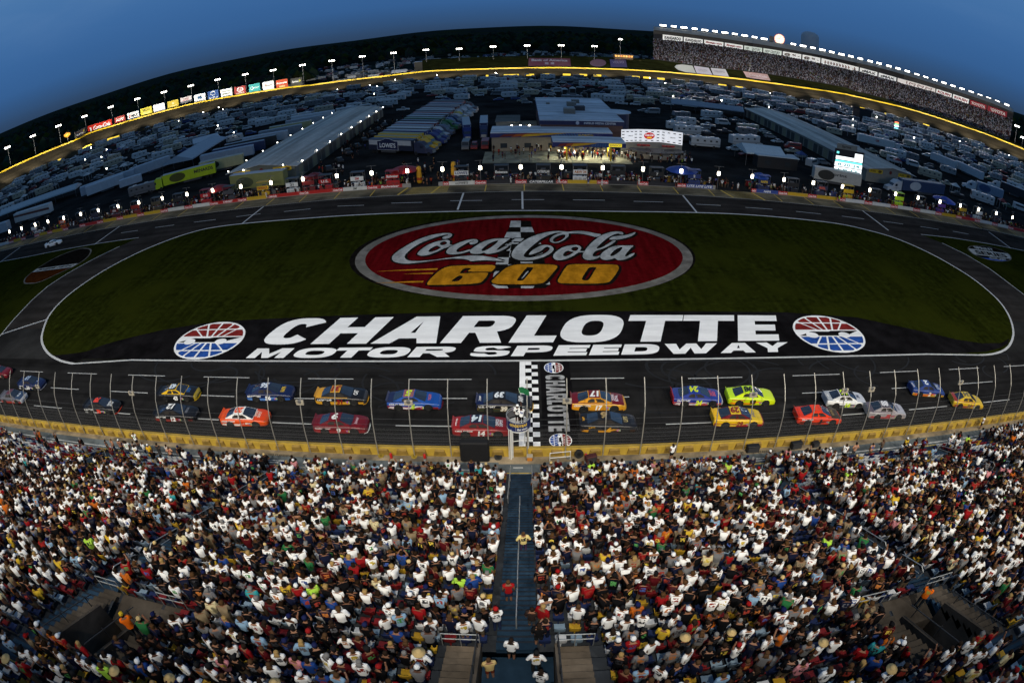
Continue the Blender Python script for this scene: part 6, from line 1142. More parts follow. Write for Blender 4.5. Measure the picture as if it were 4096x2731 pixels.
# ---- trucks
def hauler(name, label, p0, p1, side_c, roof_c, cab_c, txt='', tc=(.75, .75, .73), group='race haulers parked in the infield', stripe=None, cab=True, h=4.1, oval=None):
    """p0 = tail, p1 = nose on the ground"""
    d = Vector((p1[0] - p0[0], p1[1] - p0[1])); ln = d.length; rz = atan2(d.y, d.x); r = thing(name, label, 'truck' if cab else 'trailer', (p0[0], p0[1], 0), rz, group); T = ln - 6.2 if cab else ln
    MB().box(0, T, -1.3, 1.3, 1.0, h, bev=.08).build('trailer', C3f(*side_c), parent=r); MB().box(.1, T - .1, -1.2, 1.2, h, h + .06).build('roof', C3f(*roof_c), parent=r); MB().box(T * .28, T * .62, -1.2, 1.2, .35, 1.0).build('belly_box', C3f(.05, .05, .055), parent=r)
    if stripe:
        for sg in (-1, 1): y = sg * 1.31; MB().add([(.2, y, 2.2), (T - .2, y, 2.9), (T - .2, y, 3.6), (.2, y, 3.0)], [[0, 1, 2, 3] if sg < 0 else [3, 2, 1, 0]]).build('side_stripe', C3f(*stripe), parent=r)
    if oval:
        for sg in (-1, 1): MB().poly([[(T * .72 + 2.6 * cos(2 * pi * k / 24), 2.6 + 1.3 * sin(2 * pi * k / 24)) for k in range(24)]], fn=lambda u, v: (u, sg * 1.32, v)).build('side_oval', C3f(*oval), parent=r)
    if txt:
        for sg in (-1, 1): mb = MB(); put_text(mb, txt, (T * (.22 if oval else .5), sg * 1.33, 2.9), (-sg, 0, 0), (0, 0, 1), 1.0, min(T * .55, .85 * len(txt))); mb.build('side_lettering', C3f(*tc), parent=r)
    ws = [1.6, 2.9]
    if cab:
        ws += [T + .9, T + 5.0]; mb = MB(); mb.loft([[(T + .35, -1.2, .6), (T + .35, 1.2, .6), (T + .35, 1.2, 3.5), (T + .35, -1.2, 3.5)], [(T + 2.2, -1.2, .6), (T + 2.2, 1.2, .6), (T + 2.2, 1.15, 3.6), (T + 2.2, -1.15, 3.6)], [(T + 3.6, -1.18, .6), (T + 3.6, 1.18, .6), (T + 3.6, 1.05, 2.75), (T + 3.6, -1.05, 2.75)], [(T + 4.1, -1.15, .6), (T + 4.1, 1.15, .6), (T + 4.1, .95, 2.0), (T + 4.1, -.95, 2.0)], [(T + 6.0, -1.05, .6), (T + 6.0, 1.05, .6), (T + 6.0, .8, 1.65), (T + 6.0, -.8, 1.65)]]); mb.build('cab', C3f(*cab_c), parent=r)
        MB().add([(T + 3.63, -.95, 2.1), (T + 3.63, .95, 2.1), (T + 3.0, .98, 3.0), (T + 3.0, -.98, 3.0)], [[0, 1, 2, 3]]).build('windscreen', M_GLASS, parent=r); MB().add([(T + 4.15, -.9, 1.95), (T + 4.15, .9, 1.95), (T + 3.66, 1.0, 2.72), (T + 3.66, -1.0, 2.72)], [[0, 1, 2, 3]]).build('windscreen', M_GLASS, parent=r)
        for sg in (-1, 1): MB().box(T + 2.3, T + 3.2, sg * 1.2 - .02, sg * 1.2 + .02, 2.0, 2.7).build('side_window', M_GLASS, parent=r); MB().tube([(T + .6, sg * 1.1, .6), (T + .6, sg * 1.1, 4.0)], .1, 6).build('exhaust', M_STEEL, parent=r)
        MB().box(T + 5.98, T + 6.06, -.75, .75, .75, 1.55).build('grille', M_STEEL, parent=r)
    for x in ws:
        for sg in (-1, 1): MB().lathe([(.15, -.15), (.5, -.15), (.5, .15), (.15, .15)], 12, 'y', (x, sg * 1.08, .5)).build('wheel', M_TYRE, parent=r)
    return r
hauler('race_hauler', 'navy and white hauler with a house shaped name panel, nearest of the parked haulers', (-42.8, 159.6), (-23.2, 150.3), (.015, .018, .035), (.05, .07, .11), (.02, .03, .06))
lh = bpy.data.objects['race_hauler']; MB().add([(.3, -1.315, 2.55), (15, -1.315, 2.55), (15, -1.315, 3.95), (.3, -1.315, 3.95)], [[0, 1, 2, 3]]).build('white_band', C3f(.40, .40, .40), parent=lh); MB().add([(3.3, -1.335, 1.15), (10.6, -1.335, 1.15), (10.6, -1.335, 3.7), (9.6, -1.335, 3.7), (7.6, -1.335, 4.4), (6.3, -1.335, 4.4), (4.3, -1.335, 3.7), (3.3, -1.335, 3.7)], [[0, 1, 2, 3, 4, 5, 6, 7]]).build('house_panel', C3f(.012, .015, .05), parent=lh); mb = MB(); put_text(mb, "LOWE'S", (6.95, -1.35, 2.45), (1, 0, 0), (0, 0, 1), 1.35, 5.6, .03); mb.build('side_lettering', C3f(.62, .62, .62), parent=lh)
mb = MB(); fr = [(3.3, 1.15), (10.6, 1.15), (10.6, 3.7), (9.6, 3.7), (7.6, 4.4), (6.3, 4.4), (4.3, 3.7), (3.3, 3.7)]
for a, b in zip(fr, fr[1:] + fr[:1]): mb.tube([(a[0], -1.34, a[1]), (b[0], -1.34, b[1])], .05, 4)
mb.build('panel_border', C3f(.6, .6, .6), parent=lh)
HC_ = [((.52, .34, .02), (.32, .26, .10), (.55, .33, .02)), ((.50, .32, .02), (.30, .28, .12), (.52, .33, .02)), ((.02, .04, .16), (.30, .33, .36), (.025, .04, .17)), ((.05, .06, .07), (.42, .45, .46), (.02, .03, .14)), ((.30, .30, .32), (.20, .24, .30), (.45, .47, .5)), ((.12, .02, .03), (.36, .39, .42), (.10, .12, .18)), ((.03, .03, .04), (.10, .12, .16), (.03, .10, .05)), ((.02, .08, .03), (.16, .22, .18), (.03, .14, .05)), ((.05, .06, .08), (.34, .38, .42), (.10, .16, .28)), ((.02, .03, .05), (.26, .30, .34), (.02, .05, .12)), ((.30, .04, .03), (.15, .16, .17), (.35, .36, .38)), ((.03, .04, .05), (.30, .32, .34), (.40, .3, .03)), ((.35, .36, .37), (.34, .36, .38), (.4, .42, .44)), ((.1, .02, .02), (.14, .12, .13), (.42, .44, .46)), ((.3, .3, .3), (.28, .24, .25), (.3, .33, .36)), ((.04, .05, .08), (.30, .34, .40), (.4, .42, .44)), ((.25, .03, .03), (.13, .08, .09), (.08, .02, .02)), ((.05, .05, .05), (.16, .17, .19), (.06, .06, .06))]
HN = ['amber', 'yellow', 'royal blue', 'black with pale roof', 'silver', 'maroon', 'black with dark roof', 'green', 'slate blue', 'navy', 'red', 'charcoal', 'white', 'dark red', 'light grey', 'dark blue', 'crimson', 'plain black']
for k, (a, b, c) in enumerate(HC_):
    y = 163.6 + k * 4.6; x = -42.2 + .34 * k; hauler('race_hauler', f'{HN[k]} race hauler, {ordinal(k + 2)} in the angled row of haulers', (x + R.uniform(-.4, .4), y), (x + 19 + R.uniform(-.5, .8), y - 9.3), a, b, c)
hauler('race_hauler', 'blue hauler facing the pit lane, left of the pair', (-18.6, 190), (-15.9, 167), (.02, .035, .13), (.28, .32, .36), (.02, .035, .14), group=None); hauler('race_hauler', 'dark blue hauler facing the pit lane, right of the pair', (-12.6, 192), (-11.4, 169.5), (.015, .022, .08), (.32, .36, .40), (.02, .03, .09), group=None)
hauler('show_truck', 'lime yellow show truck with a car picture on its side', (-89.6, 150.6), (-110.4, 140.6), (.46, .56, .012), (.34, .36, .36), (.42, .55, .015), 'MENARDS', (.03, .03, .03), None, oval=(.08, .08, .01))
hauler('show_truck', 'navy and white show truck with an oval emblem behind the right pit carts', (126, 137.2), (99.5, 133.2), (.03, .05, .11), (.10, .12, .15), (.42, .44, .47), '', w_, None, oval=(.42, .44, .46)); hauler('show_truck', 'white truck with small red logos beyond the right garage', (139, 212), (162, 205), (.50, .50, .48), (.4, .42, .44), (.52, .52, .52), 'GM', (.4, .03, .03), None)
hauler('box_trailer', 'long white box trailer beyond the right garage, upper of two in line', (173.5, 200), (178.5, 187.6), (.40, .42, .44), (.36, .40, .44), w_, cab=False, group=None); hauler('box_trailer', 'long pale box trailer beyond the right garage, lower of two in line', (182.2, 191.5), (185, 175.8), (.36, .40, .44), (.33, .37, .42), w_, cab=False, group=None)
hauler('show_truck', 'pale blue show truck with an oval emblem at the far right', (170, 148.5), (154.6, 157.4), (.16, .22, .30), (.3, .34, .38), (.42, .45, .48), '', w_, None, oval=(.04, .07, .16)); hauler('show_truck', 'white cab truck with a black trailer at the far right', (198, 158.6), (183, 170.2), (.02, .02, .022), (.34, .36, .4), (.45, .46, .47), group=None)
hauler('box_trailer', 'white ribbed trailer nearest the left tents', (-134.8, 160), (-145.5, 149.8), (.45, .47, .50), (.38, .42, .48), w_, cab=False, group=None); hauler('box_trailer', 'white ribbed trailer second from the left tents', (-133, 164.5), (-150, 151.5), (.34, .38, .44), (.33, .38, .44), w_, cab=False, group=None); hauler('box_trailer', 'white trailer standing behind the two ribbed ones', (-125.5, 178), (-135, 167), (.42, .44, .48), (.36, .40, .46), w_, cab=False, group=None); hauler('box_trailer', 'short white trailer left of the lime truck', (-123.6, 156.5), (-130.5, 152), (.42, .44, .48), (.38, .42, .47), w_, cab=False, group=None, h=3.4)
hauler('box_trailer', 'white souvenir trailer with a dark display window at the far left', (-153, 137.6), (-171, 134.2), (.48, .48, .46), (.40, .42, .44), w_, cab=False, group=None, stripe=(.12, .04, .03)); hauler('box_trailer', 'grey souvenir trailer behind the far left pit carts', (-166, 126), (-186, 122), (.30, .34, .38), (.30, .35, .40), w_, cab=False, group=None)
hauler('box_trailer', 'cream yellow trailer with a black oval behind the lime truck', (-83.5, 158.2), (-97, 153.4), (.42, .38, .20), (.36, .36, .30), w_, cab=False, group=None, oval=(.03, .03, .02))
for k, (c0, c1) in enumerate(((( -86, 171), (-104, 166)), ((-85, 178), (-103, 173)), ((-84, 186), (-102, 180)), ((-82.5, 193), (-99, 189)), ((-81, 204), (-97, 199)), ((-80, 212), (-96, 207)), ((-79, 224), (-94, 219)), ((-78, 236), (-96, 230)))): hauler('box_trailer', f'{["pale", "navy", "black", "white", "grey", "cream", "silver", "long white"][k]} box trailer behind the left garage, {ordinal(k + 1)} back', c0, c1, [(.3, .34, .4), (.03, .04, .10), (.03, .03, .035), (.4, .42, .45), (.2, .22, .25), (.38, .34, .16), (.3, .32, .35), (.5, .52, .54)][k], [(.3, .35, .42), (.24, .28, .34), (.22, .25, .28), (.36, .4, .45), (.25, .3, .34), (.33, .34, .28), (.3, .34, .38), (.42, .45, .48)][k], w_, cab=False, group='box trailers behind the left garage')
hauler('display_trailer', 'yellow arched display trailer in front of the left garage', (-56, 126.5), (-71.5, 127.5), (.16, .17, .06), (.36, .40, .45), w_, cab=False, group=None, h=4.6, oval=(.05, .06, .03)); hauler('display_trailer', 'white show trailer with a brand name and yellow mark under the scoreboard', (75.2, 134.3), (89, 131.6), (.38, .37, .34), (.40, .40, .38), w_, 'Sprint', (.04, .04, .04), cab=False, group=None); MB().poly([[(3.4 + 2.4 * cos(2 * pi * k / 24), 2.5 + 1.35 * sin(2 * pi * k / 24)) for k in range(24)]], fn=lambda u, v: (u, -1.35, v)).build('black_oval', C3f(.02, .02, .018), parent=[o for o in bpy.data.objects if o.name.startswith('display_trailer')][-1])
# tents
def tent(label, p0, p1, wd, h, col, name='marquee'):
    d = Vector((p1[0] - p0[0], p1[1] - p0[1])); r = thing(name, label, 'tent', (p0[0], p0[1], 0), atan2(d.y, d.x)); ln = d.length; mb = MB(); hw = wd / 2
    mb.add([(0, -hw, h), (ln, -hw, h), (ln, 0, h + wd * .16), (0, 0, h + wd * .16), (ln, hw, h), (0, hw, h), (0, -hw, h - .4), (ln, -hw, h - .4), (ln, hw, h - .4), (0, hw, h - .4)], [[0, 1, 2, 3], [3, 2, 4, 5], [6, 7, 1, 0], [4, 8, 9, 5], [7, 8, 4, 2, 1], [9, 6, 0, 3, 5]]); mb.build('roof_cloth', C3f(*col), parent=r)
    n_ = max(2, int(ln / 8))
    for k in range(n_ + 1):
        for y in (-hw, hw): MB().tube([(ln * k / n_, y, 0), (ln * k / n_, y, h - .3)], .06, 4).build('pole', M_GREYP, parent=r)
    return r
tent('long pale marquee behind the far left souvenir trailers', (-196, 147), (-160, 161), 8, 3, (.34, .40, .44)); tent('big grey marquee behind the lime truck', (-112, 163), (-117, 198), 12, 4, (.26, .33, .40)); tent('white pitched marquee beside the big grey one', (-128, 200), (-119, 206), 9, 4, (.45, .50, .55)); tent('white hospitality marquee with black walls right of the stage', (60, 150.5), (72, 150), 10, 3.6, (.44, .52, .56)); tent('long narrow grey roofed shelter right of the garage doors', (64, 247), (95, 240), 9, 3.4, (.24, .27, .32))
bldg('hospitality_box', 'black hospitality unit with a pale roof in front of the white marquee', 62.5, 75, 143.6, 147.2, 3.4, (.012, .012, .014), (.40, .46, .50)); mb = MB()
bldg('grey_block', 'dark square block far off among the right campers', 196, 205, 300, 308, 7, (.01, .01, .012), (.03, .03, .035))
# ------------------------------------------------------------------ parked cars and campers
M_VEH = mat('vehicle_paint', rough=.45, src='attr', spec=.4)
VC = [((.42, .43, .43), 'white', 34), ((.20, .21, .22), 'silver', 15), ((.015, .015, .017), 'black', 17), ((.12, .12, .125), 'grey', 10), ((.025, .045, .16), 'blue', 7), ((.20, .02, .018), 'red', 7), ((.34, .30, .22), 'beige', 8), ((.05, .10, .06), 'green', 3)]
GLC, DKC, TYC = (.02, .024, .03), (.04, .04, .045), (.012, .012, .012)
def vehicle(kind, c):
    """parts of one parked vehicle facing +x, each with its own colours"""
    B, G, Wd, T = MB(), MB(), 0, MB()
    def prof(mb, pts, hw, col): mb.loft([[(x, y, z) for x, z in pts] for y in (-hw, hw)], col=col)
    if kind == 'motorhome':
        B.box(-4.6, 4.6, -1.25, 1.25, .5, 3.2, bev=.15, col=c); B.box(-3, -1.8, -.5, .5, 3.2, 3.45, col=(.5, .5, .5)); B.box(1, 2.2, -.5, .5, 3.2, 3.45, col=(.45, .45, .45)); B.box(-4.5, 4.5, -1.27, 1.27, 1.1, 1.35, col=tuple(v * .45 + .02 for v in c))
        G.add([(4.62, -1.1, 1.6), (4.62, 1.1, 1.6), (4.62, 1.1, 2.7), (4.62, -1.1, 2.7)], [[0, 1, 2, 3]], col=GLC)
        for x in (-3.4, -1.6, .4, 2.6):
            for sg in (-1, 1): G.add([(x - .35, sg * 1.28, 2.0), (x + .35, sg * 1.28, 2.0), (x + .35, sg * 1.28, 2.5), (x - .35, sg * 1.28, 2.5)], [[0, 1, 2, 3] if sg < 0 else [3, 2, 1, 0]], col=GLC)
        ws, r, hw = (-2.6, 3.2), .45, 1.15
    elif kind == 'trailer':
        B.loft([[(x, y, z) for x, z in ((-3.6, .6), (3.0, .6), (3.7, 1.4), (3.4, 2.9), (-3.6, 2.9))] for y in (-1.2, 1.2)], col=c); B.box(-1, .2, -.5, .5, 2.9, 3.15, col=(.5, .5, .5)); B.box(3.4, 4.8, -.08, .08, .5, .65, col=DKC)
        for x in (-2.6, -.6, 1.8):
            for sg in (-1, 1): G.add([(x - .35, sg * 1.22, 1.75), (x + .35, sg * 1.22, 1.75), (x + .35, sg * 1.22, 2.2), (x - .35, sg * 1.22, 2.2)], [[0, 1, 2, 3] if sg < 0 else [3, 2, 1, 0]], col=GLC)
        ws, r, hw = (-.9, .1), .35, 1.1
    elif kind == 'pickup':
        prof(B, [(-2.8, .5), (2.7, .5), (2.7, 1.0), (1.3, 1.12), (.6, 1.12), (-.7, 1.1), (-2.8, 1.1)], .95, c); B.loft([[(-.75, -.9, 1.1), (-.75, .9, 1.1), (1.2, .9, 1.1), (1.2, -.9, 1.1)], [(-.6, -.75, 1.8), (-.6, .75, 1.8), (.55, .75, 1.8), (.55, -.75, 1.8)]], col=c); B.add([(-2.7, -.8, 1.115), (-.85, -.8, 1.115), (-.85, .8, 1.115), (-2.7, .8, 1.115)], [[0, 1, 2, 3]], col=DKC)
        G.add([(1.19, -.8, 1.16), (1.19, .8, 1.16), (.6, .7, 1.76), (.6, -.7, 1.76)], [[0, 1, 2, 3]], col=GLC)
        for sg in (-1, 1): G.add([(-.6, sg * .885, 1.2), (.95, sg * .885, 1.2), (.5, sg * .78, 1.72), (-.5, sg * .78, 1.72)], [[0, 1, 2, 3] if sg < 0 else [3, 2, 1, 0]], col=GLC)
        ws, r, hw = (-1.8, 1.75), .38, .85
    elif kind in ('car', 'suv'):
        h = 1.4 if kind == 'car' else 1.75; b = .9 if kind == 'car' else 1.05
        prof(B, [(-2.3, .35), (2.3, .35), (2.3, b - .25), (1.1, b), (-1.6 if kind == 'car' else -2.3, b), (-2.3, b - .1)], .9, c); B.loft([[(-1.7 if kind == 'car' else -2.25, -.85, b), (-1.7 if kind == 'car' else -2.25, .85, b), (1.1, .85, b), (1.1, -.85, b)], [(-1.0 if kind == 'car' else -2.0, -.68, h), (-1.0 if kind == 'car' else -2.0, .68, h), (.3, .68, h), (.3, -.68, h)]], col=c)
        G.add([(1.08, -.76, b + .04), (1.08, .76, b + .04), (.38, .64, h - .05), (.38, -.64, h - .05)], [[0, 1, 2, 3]], col=GLC); xr = -1.68 if kind == 'car' else -2.24; xt = -1.06 if kind == 'car' else -2.04; G.add([(xr, -.76, b + .04), (xt, -.64, h - .05), (xt, .64, h - .05), (xr, .76, b + .04)], [[0, 1, 2, 3]], col=GLC)
        for sg in (-1, 1): G.add([(xr + .3, sg * .845, b + .06), (.85, sg * .845, b + .06), (.22, sg * .72, h - .07), (xt + .1, sg * .72, h - .07)], [[0, 1, 2, 3] if sg < 0 else [3, 2, 1, 0]], col=GLC)
        ws, r, hw = (-1.45, 1.45), .34, .82
    elif kind == 'tent':
        B.add([(-1.6, -1.6, 2.3), (1.6, -1.6, 2.3), (1.6, 1.6, 2.3), (-1.6, 1.6, 2.3), (0, 0, 3.3)], [[0, 1, 4], [1, 2, 4], [2, 3, 4], [3, 0, 4]], col=c); 
        for x in (-1.5, 1.5):
            for y in (-1.5, 1.5): G.box(x - .05, x + .05, y - .05, y + .05, 0, 2.3, col=(.3, .3, .3))
        return B, G, T
    else:   # camper van
        prof(B, [(-3.0, .45), (3.0, .45), (3.0, 1.2), (2.3, 1.35), (1.7, 2.4), (-3.0, 2.5)], 1.0, c); G.add([(2.31, -.9, 1.42), (2.31, .9, 1.42), (1.76, .85, 2.3), (1.76, -.85, 2.3)], [[0, 1, 2, 3]], col=GLC)
        for sg in (-1, 1): G.add([(-2.4, sg * 1.01, 1.5), (1.7, sg * 1.01, 1.5), (1.5, sg * 1.01, 2.1), (-2.4, sg * 1.01, 2.1)], [[0, 1, 2, 3] if sg < 0 else [3, 2, 1, 0]], col=GLC)
        ws, r, hw = (-2.0, 2.1), .38, .9
    for x in ws:
        for sg in (-1, 1): T.add([(x + r * cos(2 * pi * k / 8), sg * (hw + .12), r + r * sin(2 * pi * k / 8)) for k in range(8)] + [(x + r * cos(2 * pi * k / 8), sg * (hw - .1), r + r * sin(2 * pi * k / 8)) for k in range(8)], [list(range(8)) if sg < 0 else list(range(7, -1, -1))] + [[k, (k + 1) % 8, 8 + (k + 1) % 8, 8 + k] for k in range(8)], col=TYC)
    return B, G, T
LEN = {'motorhome': 9.2, 'trailer': 8.4, 'pickup': 5.6, 'car': 4.6, 'suv': 4.6, 'tent': 3.4, 'van': 6}
NAME = {'motorhome': 'motorhome', 'trailer': 'camping_trailer', 'pickup': 'pickup_truck', 'car': 'parked_car', 'suv': 'parked_suv', 'tent': 'canopy_tent', 'van': 'camper_van'}
PROTO = {}
def proto(kind, ci):
    if (kind, ci) not in PROTO: PROTO[kind, ci] = vehicle(kind, VC[ci][0])
    return PROTO[kind, ci]
PME = {}
def proto_me(kind, ci):
    if (kind, ci) not in PME:
        out = []; a_ = MB()
        for mb in proto(kind, ci): n0_ = len(a_.v); a_.v += mb.v; a_.f += [[n0_ + i for i in f] for f in mb.f]; a_.m += mb.m; a_.c += mb.c
        o = a_.build(NAME[kind], M_VEH); out.append((kind, o.data)); bpy.data.objects.remove(o)
        PME[kind, ci] = out
    return PME[kind, ci]
def inside_ring(x, y, d):
    a = atan2(x, y); w = wall_at(max(_wa[0], min(_wa[-1], a)), d); return hypot(x, y) < hypot(w.x, w.y)
BLOCK = [(-108, -50, 125, 242), (-50, -6, 120, 262), (-10, 46, 120, 222), (95, 122, 138, 248), (-120, -104, 158, 203), (-200, -118, 100, 172), (56, 92, 126, 156), (62, 97, 236, 252), (120, 130, 128, 140), (132, 168, 198, 216), (168, 190, 172, 204), (150, 202, 144, 174), (-56, -50, 120, 300), (46, 58, 120, 152)]
def blocked(x, y): return any(a - 3 < x < b + 3 and c - 2 < y < d + 2 for a, b, c, d in BLOCK) or y < pit_y(x) + 12
vehs = []
def fill(x0, x1, y0, y1, dy, dens, mix, ang=0.0):
    y = y0; row = 0
    while y < y1:
        x = x0 + R.uniform(0, 4); n = 0; row += 1
        if (row % 5) == 0: y += 4
        while x < x1:
            kind = R.choices(list(mix), list(mix.values()))[0]; L_ = LEN[kind]; xm = x + L_ / 2
            th = ang(xm, y) if callable(ang) else ang
            if R.random() < dens and not blocked(xm, y) and inside_ring(xm, y, -32):
                n += 1; vehs.append((kind, R.choices(range(len(VC)), [v[2] for v in VC])[0] if kind != 'motorhome' and kind != 'trailer' else R.choices([0, 1, 6, 3], [46, 20, 20, 14])[0], xm, y + R.uniform(-1.8, 1.8), th + R.gauss(0, .12) + (pi if R.random() < .5 else 0), row, n))
            x += L_ + R.uniform(.6, 4.5)
        y += dy
FAR = {'motorhome': 12, 'trailer': 12, 'pickup': 24, 'car': 19, 'suv': 17, 'tent': 10, 'van': 6}; NEAR = {'motorhome': 12, 'trailer': 8, 'pickup': 22, 'car': 26, 'suv': 20, 'tent': 5, 'van': 6}
bend = lambda x, y: (-.0016 * x if abs(x) > 60 else 0) 
n0 = len(vehs); fill(-340, 340, 252, 480, 6.8, .80, FAR, bend); fill(-330, -50, 128, 250, 6.8, .80, FAR, lambda x, y: .42); fill(122, 350, 140, 250, 6.8, .78, FAR, lambda x, y: -.45); fill(46, 96, 158, 236, 6.2, .62, NEAR, 0.1); fill(-54, -6, 226, 250, 7, .6, NEAR)
# rows of cars parked by the left garage's bays and the minivans beside the blue haulers
vehs.sort(key=lambda v: hypot(v[2], v[3]))
def put_vehicle(kind, ci, x, y, rz, label, group='vehicles parked in the infield'):
    parts_ = proto_me(kind, ci); r = bpy.data.objects.new(NAME[kind], parts_[0][1]); COL.objects.link(r); r.location = (x, y, .01); r.rotation_euler.z = rz; tag(r, label, NAME[kind].replace('_', ' '), group)
    return r
def region_name(x, y):
    if y > 252: return 'on the far lot'
    if x < -50: return 'behind the left trailers'
    if x > 122: return 'beyond the right garage'
    return 'behind the stage'
for k in range(9): put_vehicle('car' if k % 3 else 'pickup', 2, -49.5 - .2 * (k % 2), 131 + k * 9.2, pi / 2 + .5, f'black vehicle parked along the left garage bays, {ordinal(k + 1)} from the pit lane')
for k, x in enumerate((-15.5, -13.2, -10.2)): put_vehicle('van' if k != 1 else 'suv', [3, 5, 5][k], x, 157, -pi / 2, f'{["grey", "dark red", "maroon"][k]} van parked in front of the blue haulers, {ordinal(k + 1)} from the left')
put_vehicle('motorhome', 0, 70.5, 174.5, .32, 'large white motor coach with dark side glass parked alone right of the stage').scale = (1.25, 1.1, 1.05); put_vehicle('pickup', 0, 55, 176.5, pi + .3, 'white pickup truck left of the white motor coach'); put_vehicle('van', 0, 84.5, 152.5, .7, 'white van parked behind the scoreboard'); put_vehicle('pickup', 0, -50, 243, 0, 'white pickup beyond the far end of the left garage'); put_vehicle('tent', 0, 51.5, 196, .2, 'white peaked canopy tent among the parked cars behind the stage')
count = {}
for i, v in enumerate(vehs[:270]):
    kind, ci, x, y, rz, row, n = v; reg = region_name(x, y); key = (kind, ci, reg, row); count[key] = count.get(key, 0) + 1
    put_vehicle(kind, ci, x, y, rz, f"{VC[ci][1]} {NAME[kind].replace('_', ' ')} {reg}, {ordinal(row)} row back, {ordinal(n)} from the left")
def merge_vehicles(vs, name, label):
    mb = MB()
    for kind, ci, x, y, rz, z in vs:
        c_, s_ = cos(rz), sin(rz)
        for p in proto(kind, ci):
            if p.v:
                o = len(mb.v); mb.v += [(x + a * c_ - b * s_, y + a * s_ + b * c_, z + c) for a, b, c in p.v]; mb.f += [[o + i for i in f] for f in p.f]; mb.m += p.m; mb.c += p.c
    o = mb.build(name, M_VEH); o['kind'] = 'stuff'; o['label'] = label
merge_vehicles([(v[0], v[1], v[2], v[3], v[4], .01) for v in vehs[270:]], 'camper_field', 'sea of parked campers, trailers and cars filling the far infield')
out_ = []
for _ in range(900):
    a = R.uniform(-.62, .34); D0 = R.uniform(8, 330) ** 1.0; p = wall_at(a, 34 + D0 + (60 if a > .0 else 0)); out_.append((R.choice(['motorhome', 'trailer', 'pickup', 'car', 'suv', 'tent', 'motorhome']), R.choices(range(len(VC)), [v[2] for v in VC])[0], p.x, p.y, R.choice([0, .3, 1.5]), -.55 + (.02 * D0 if D0 > 1e9 else 0)))
merge_vehicles(out_, 'distant_campers', 'campers and cars parked on the land beyond the back of the track')
for k in range(40):
    v = vehs[int(R.uniform(40, len(vehs) - 1))]; lamp_ball(v[2] + 1, v[3] - 2, 4.2, 'small lit lamp among the parked campers', R.uniform(.2, .34), 'small lit lamps in the camper field')

# ------------------------------------------------------------------ far wall, lights, boards, stand, woods
M_YBRIGHT = mat('bright_yellow_wall', (.60, .40, .015), .5, noise=.06, nscale=.2)
fw = ring_strip([(0, -.05), (0, .95), (.6, .95), (.6, -.3)], 'far_wall', M_YBRIGHT); tag(fw, 'long bright yellow lit wall round the far side of the track', 'wall')
for a0_, a1_, c in ((.0, .10, 'black'),):
    pass
for px, py, t_, w in ((F('b2', 330, 325) + ('SPEEDWAY', 22)), (F('b2', 1620, 367) + ('III', 6)), (F('c2', 118, 525) + ('1.833', 6))):
    p = on_ring(px, py, -.1); q = Vector((p.y, -p.x, 0)).normalized(); mb = MB(); put_text(mb, t_, (p.x, p.y, p.z), q, (0, 0, 1), .9, w, .04, .2); o = mb.build('wall_lettering', C3f(.04, .035, .01), parent=fw)
for i in range(42):
    a = AZ[0] + (AZ[-1] - AZ[0]) * (i + .5) / 42; p = wall_at(a, -31); q = wall_at(a, 6); s_ = spot('track_mirror_light', (p.x, p.y, 7.0), (q.x, q.y, q.z + 6.5), 52000, 84, .9, (1, .93, .78), .4)
# low lit boards along the inner edge
for k, q in enumerate([F('b2', x, y) for x, y in ((20, 361), (180, 356), (245, 354), (382, 353), (530, 353), (710, 354), (858, 356), (985, 361), (1330, 376), (1430, 381), (1555, 391), (2110, 441), (2260, 461))] + [F('z1', 1130, 85), F('z1', 1185, 70), F('z1', 770, 238), F('z1', 700, 262), F('b1', 530, 608), F('b1', 590, 590), F('b1', 320, 685), F('b5', 455, 658), F('b5', 745, 730), F('b5', 1200, 858), F('b5', 1735, 1045), F('b4', 850, 728), F('b4', 1050, 752)]):
    p = on_ring(q[0], q[1], -25); t_ = thing('track_light', f'low yellow lit track light along the far inner edge, {ordinal(k + 1)}', 'track light', (p.x, p.y, 0), -atan2(p.x, p.y), 'low lit track lights on the inner edge'); MB().box(-2.6, 2.6, -.2, .2, .6, 1.9).build('lit_hood', mat('lit_amber', (.7, .5, .03), .5, emit=(1, .68, .06), es=1.25), parent=t_); MB().box(-2.2, 2.2, -.1, .1, 0, .6).build('base', M_GREYP, parent=t_)
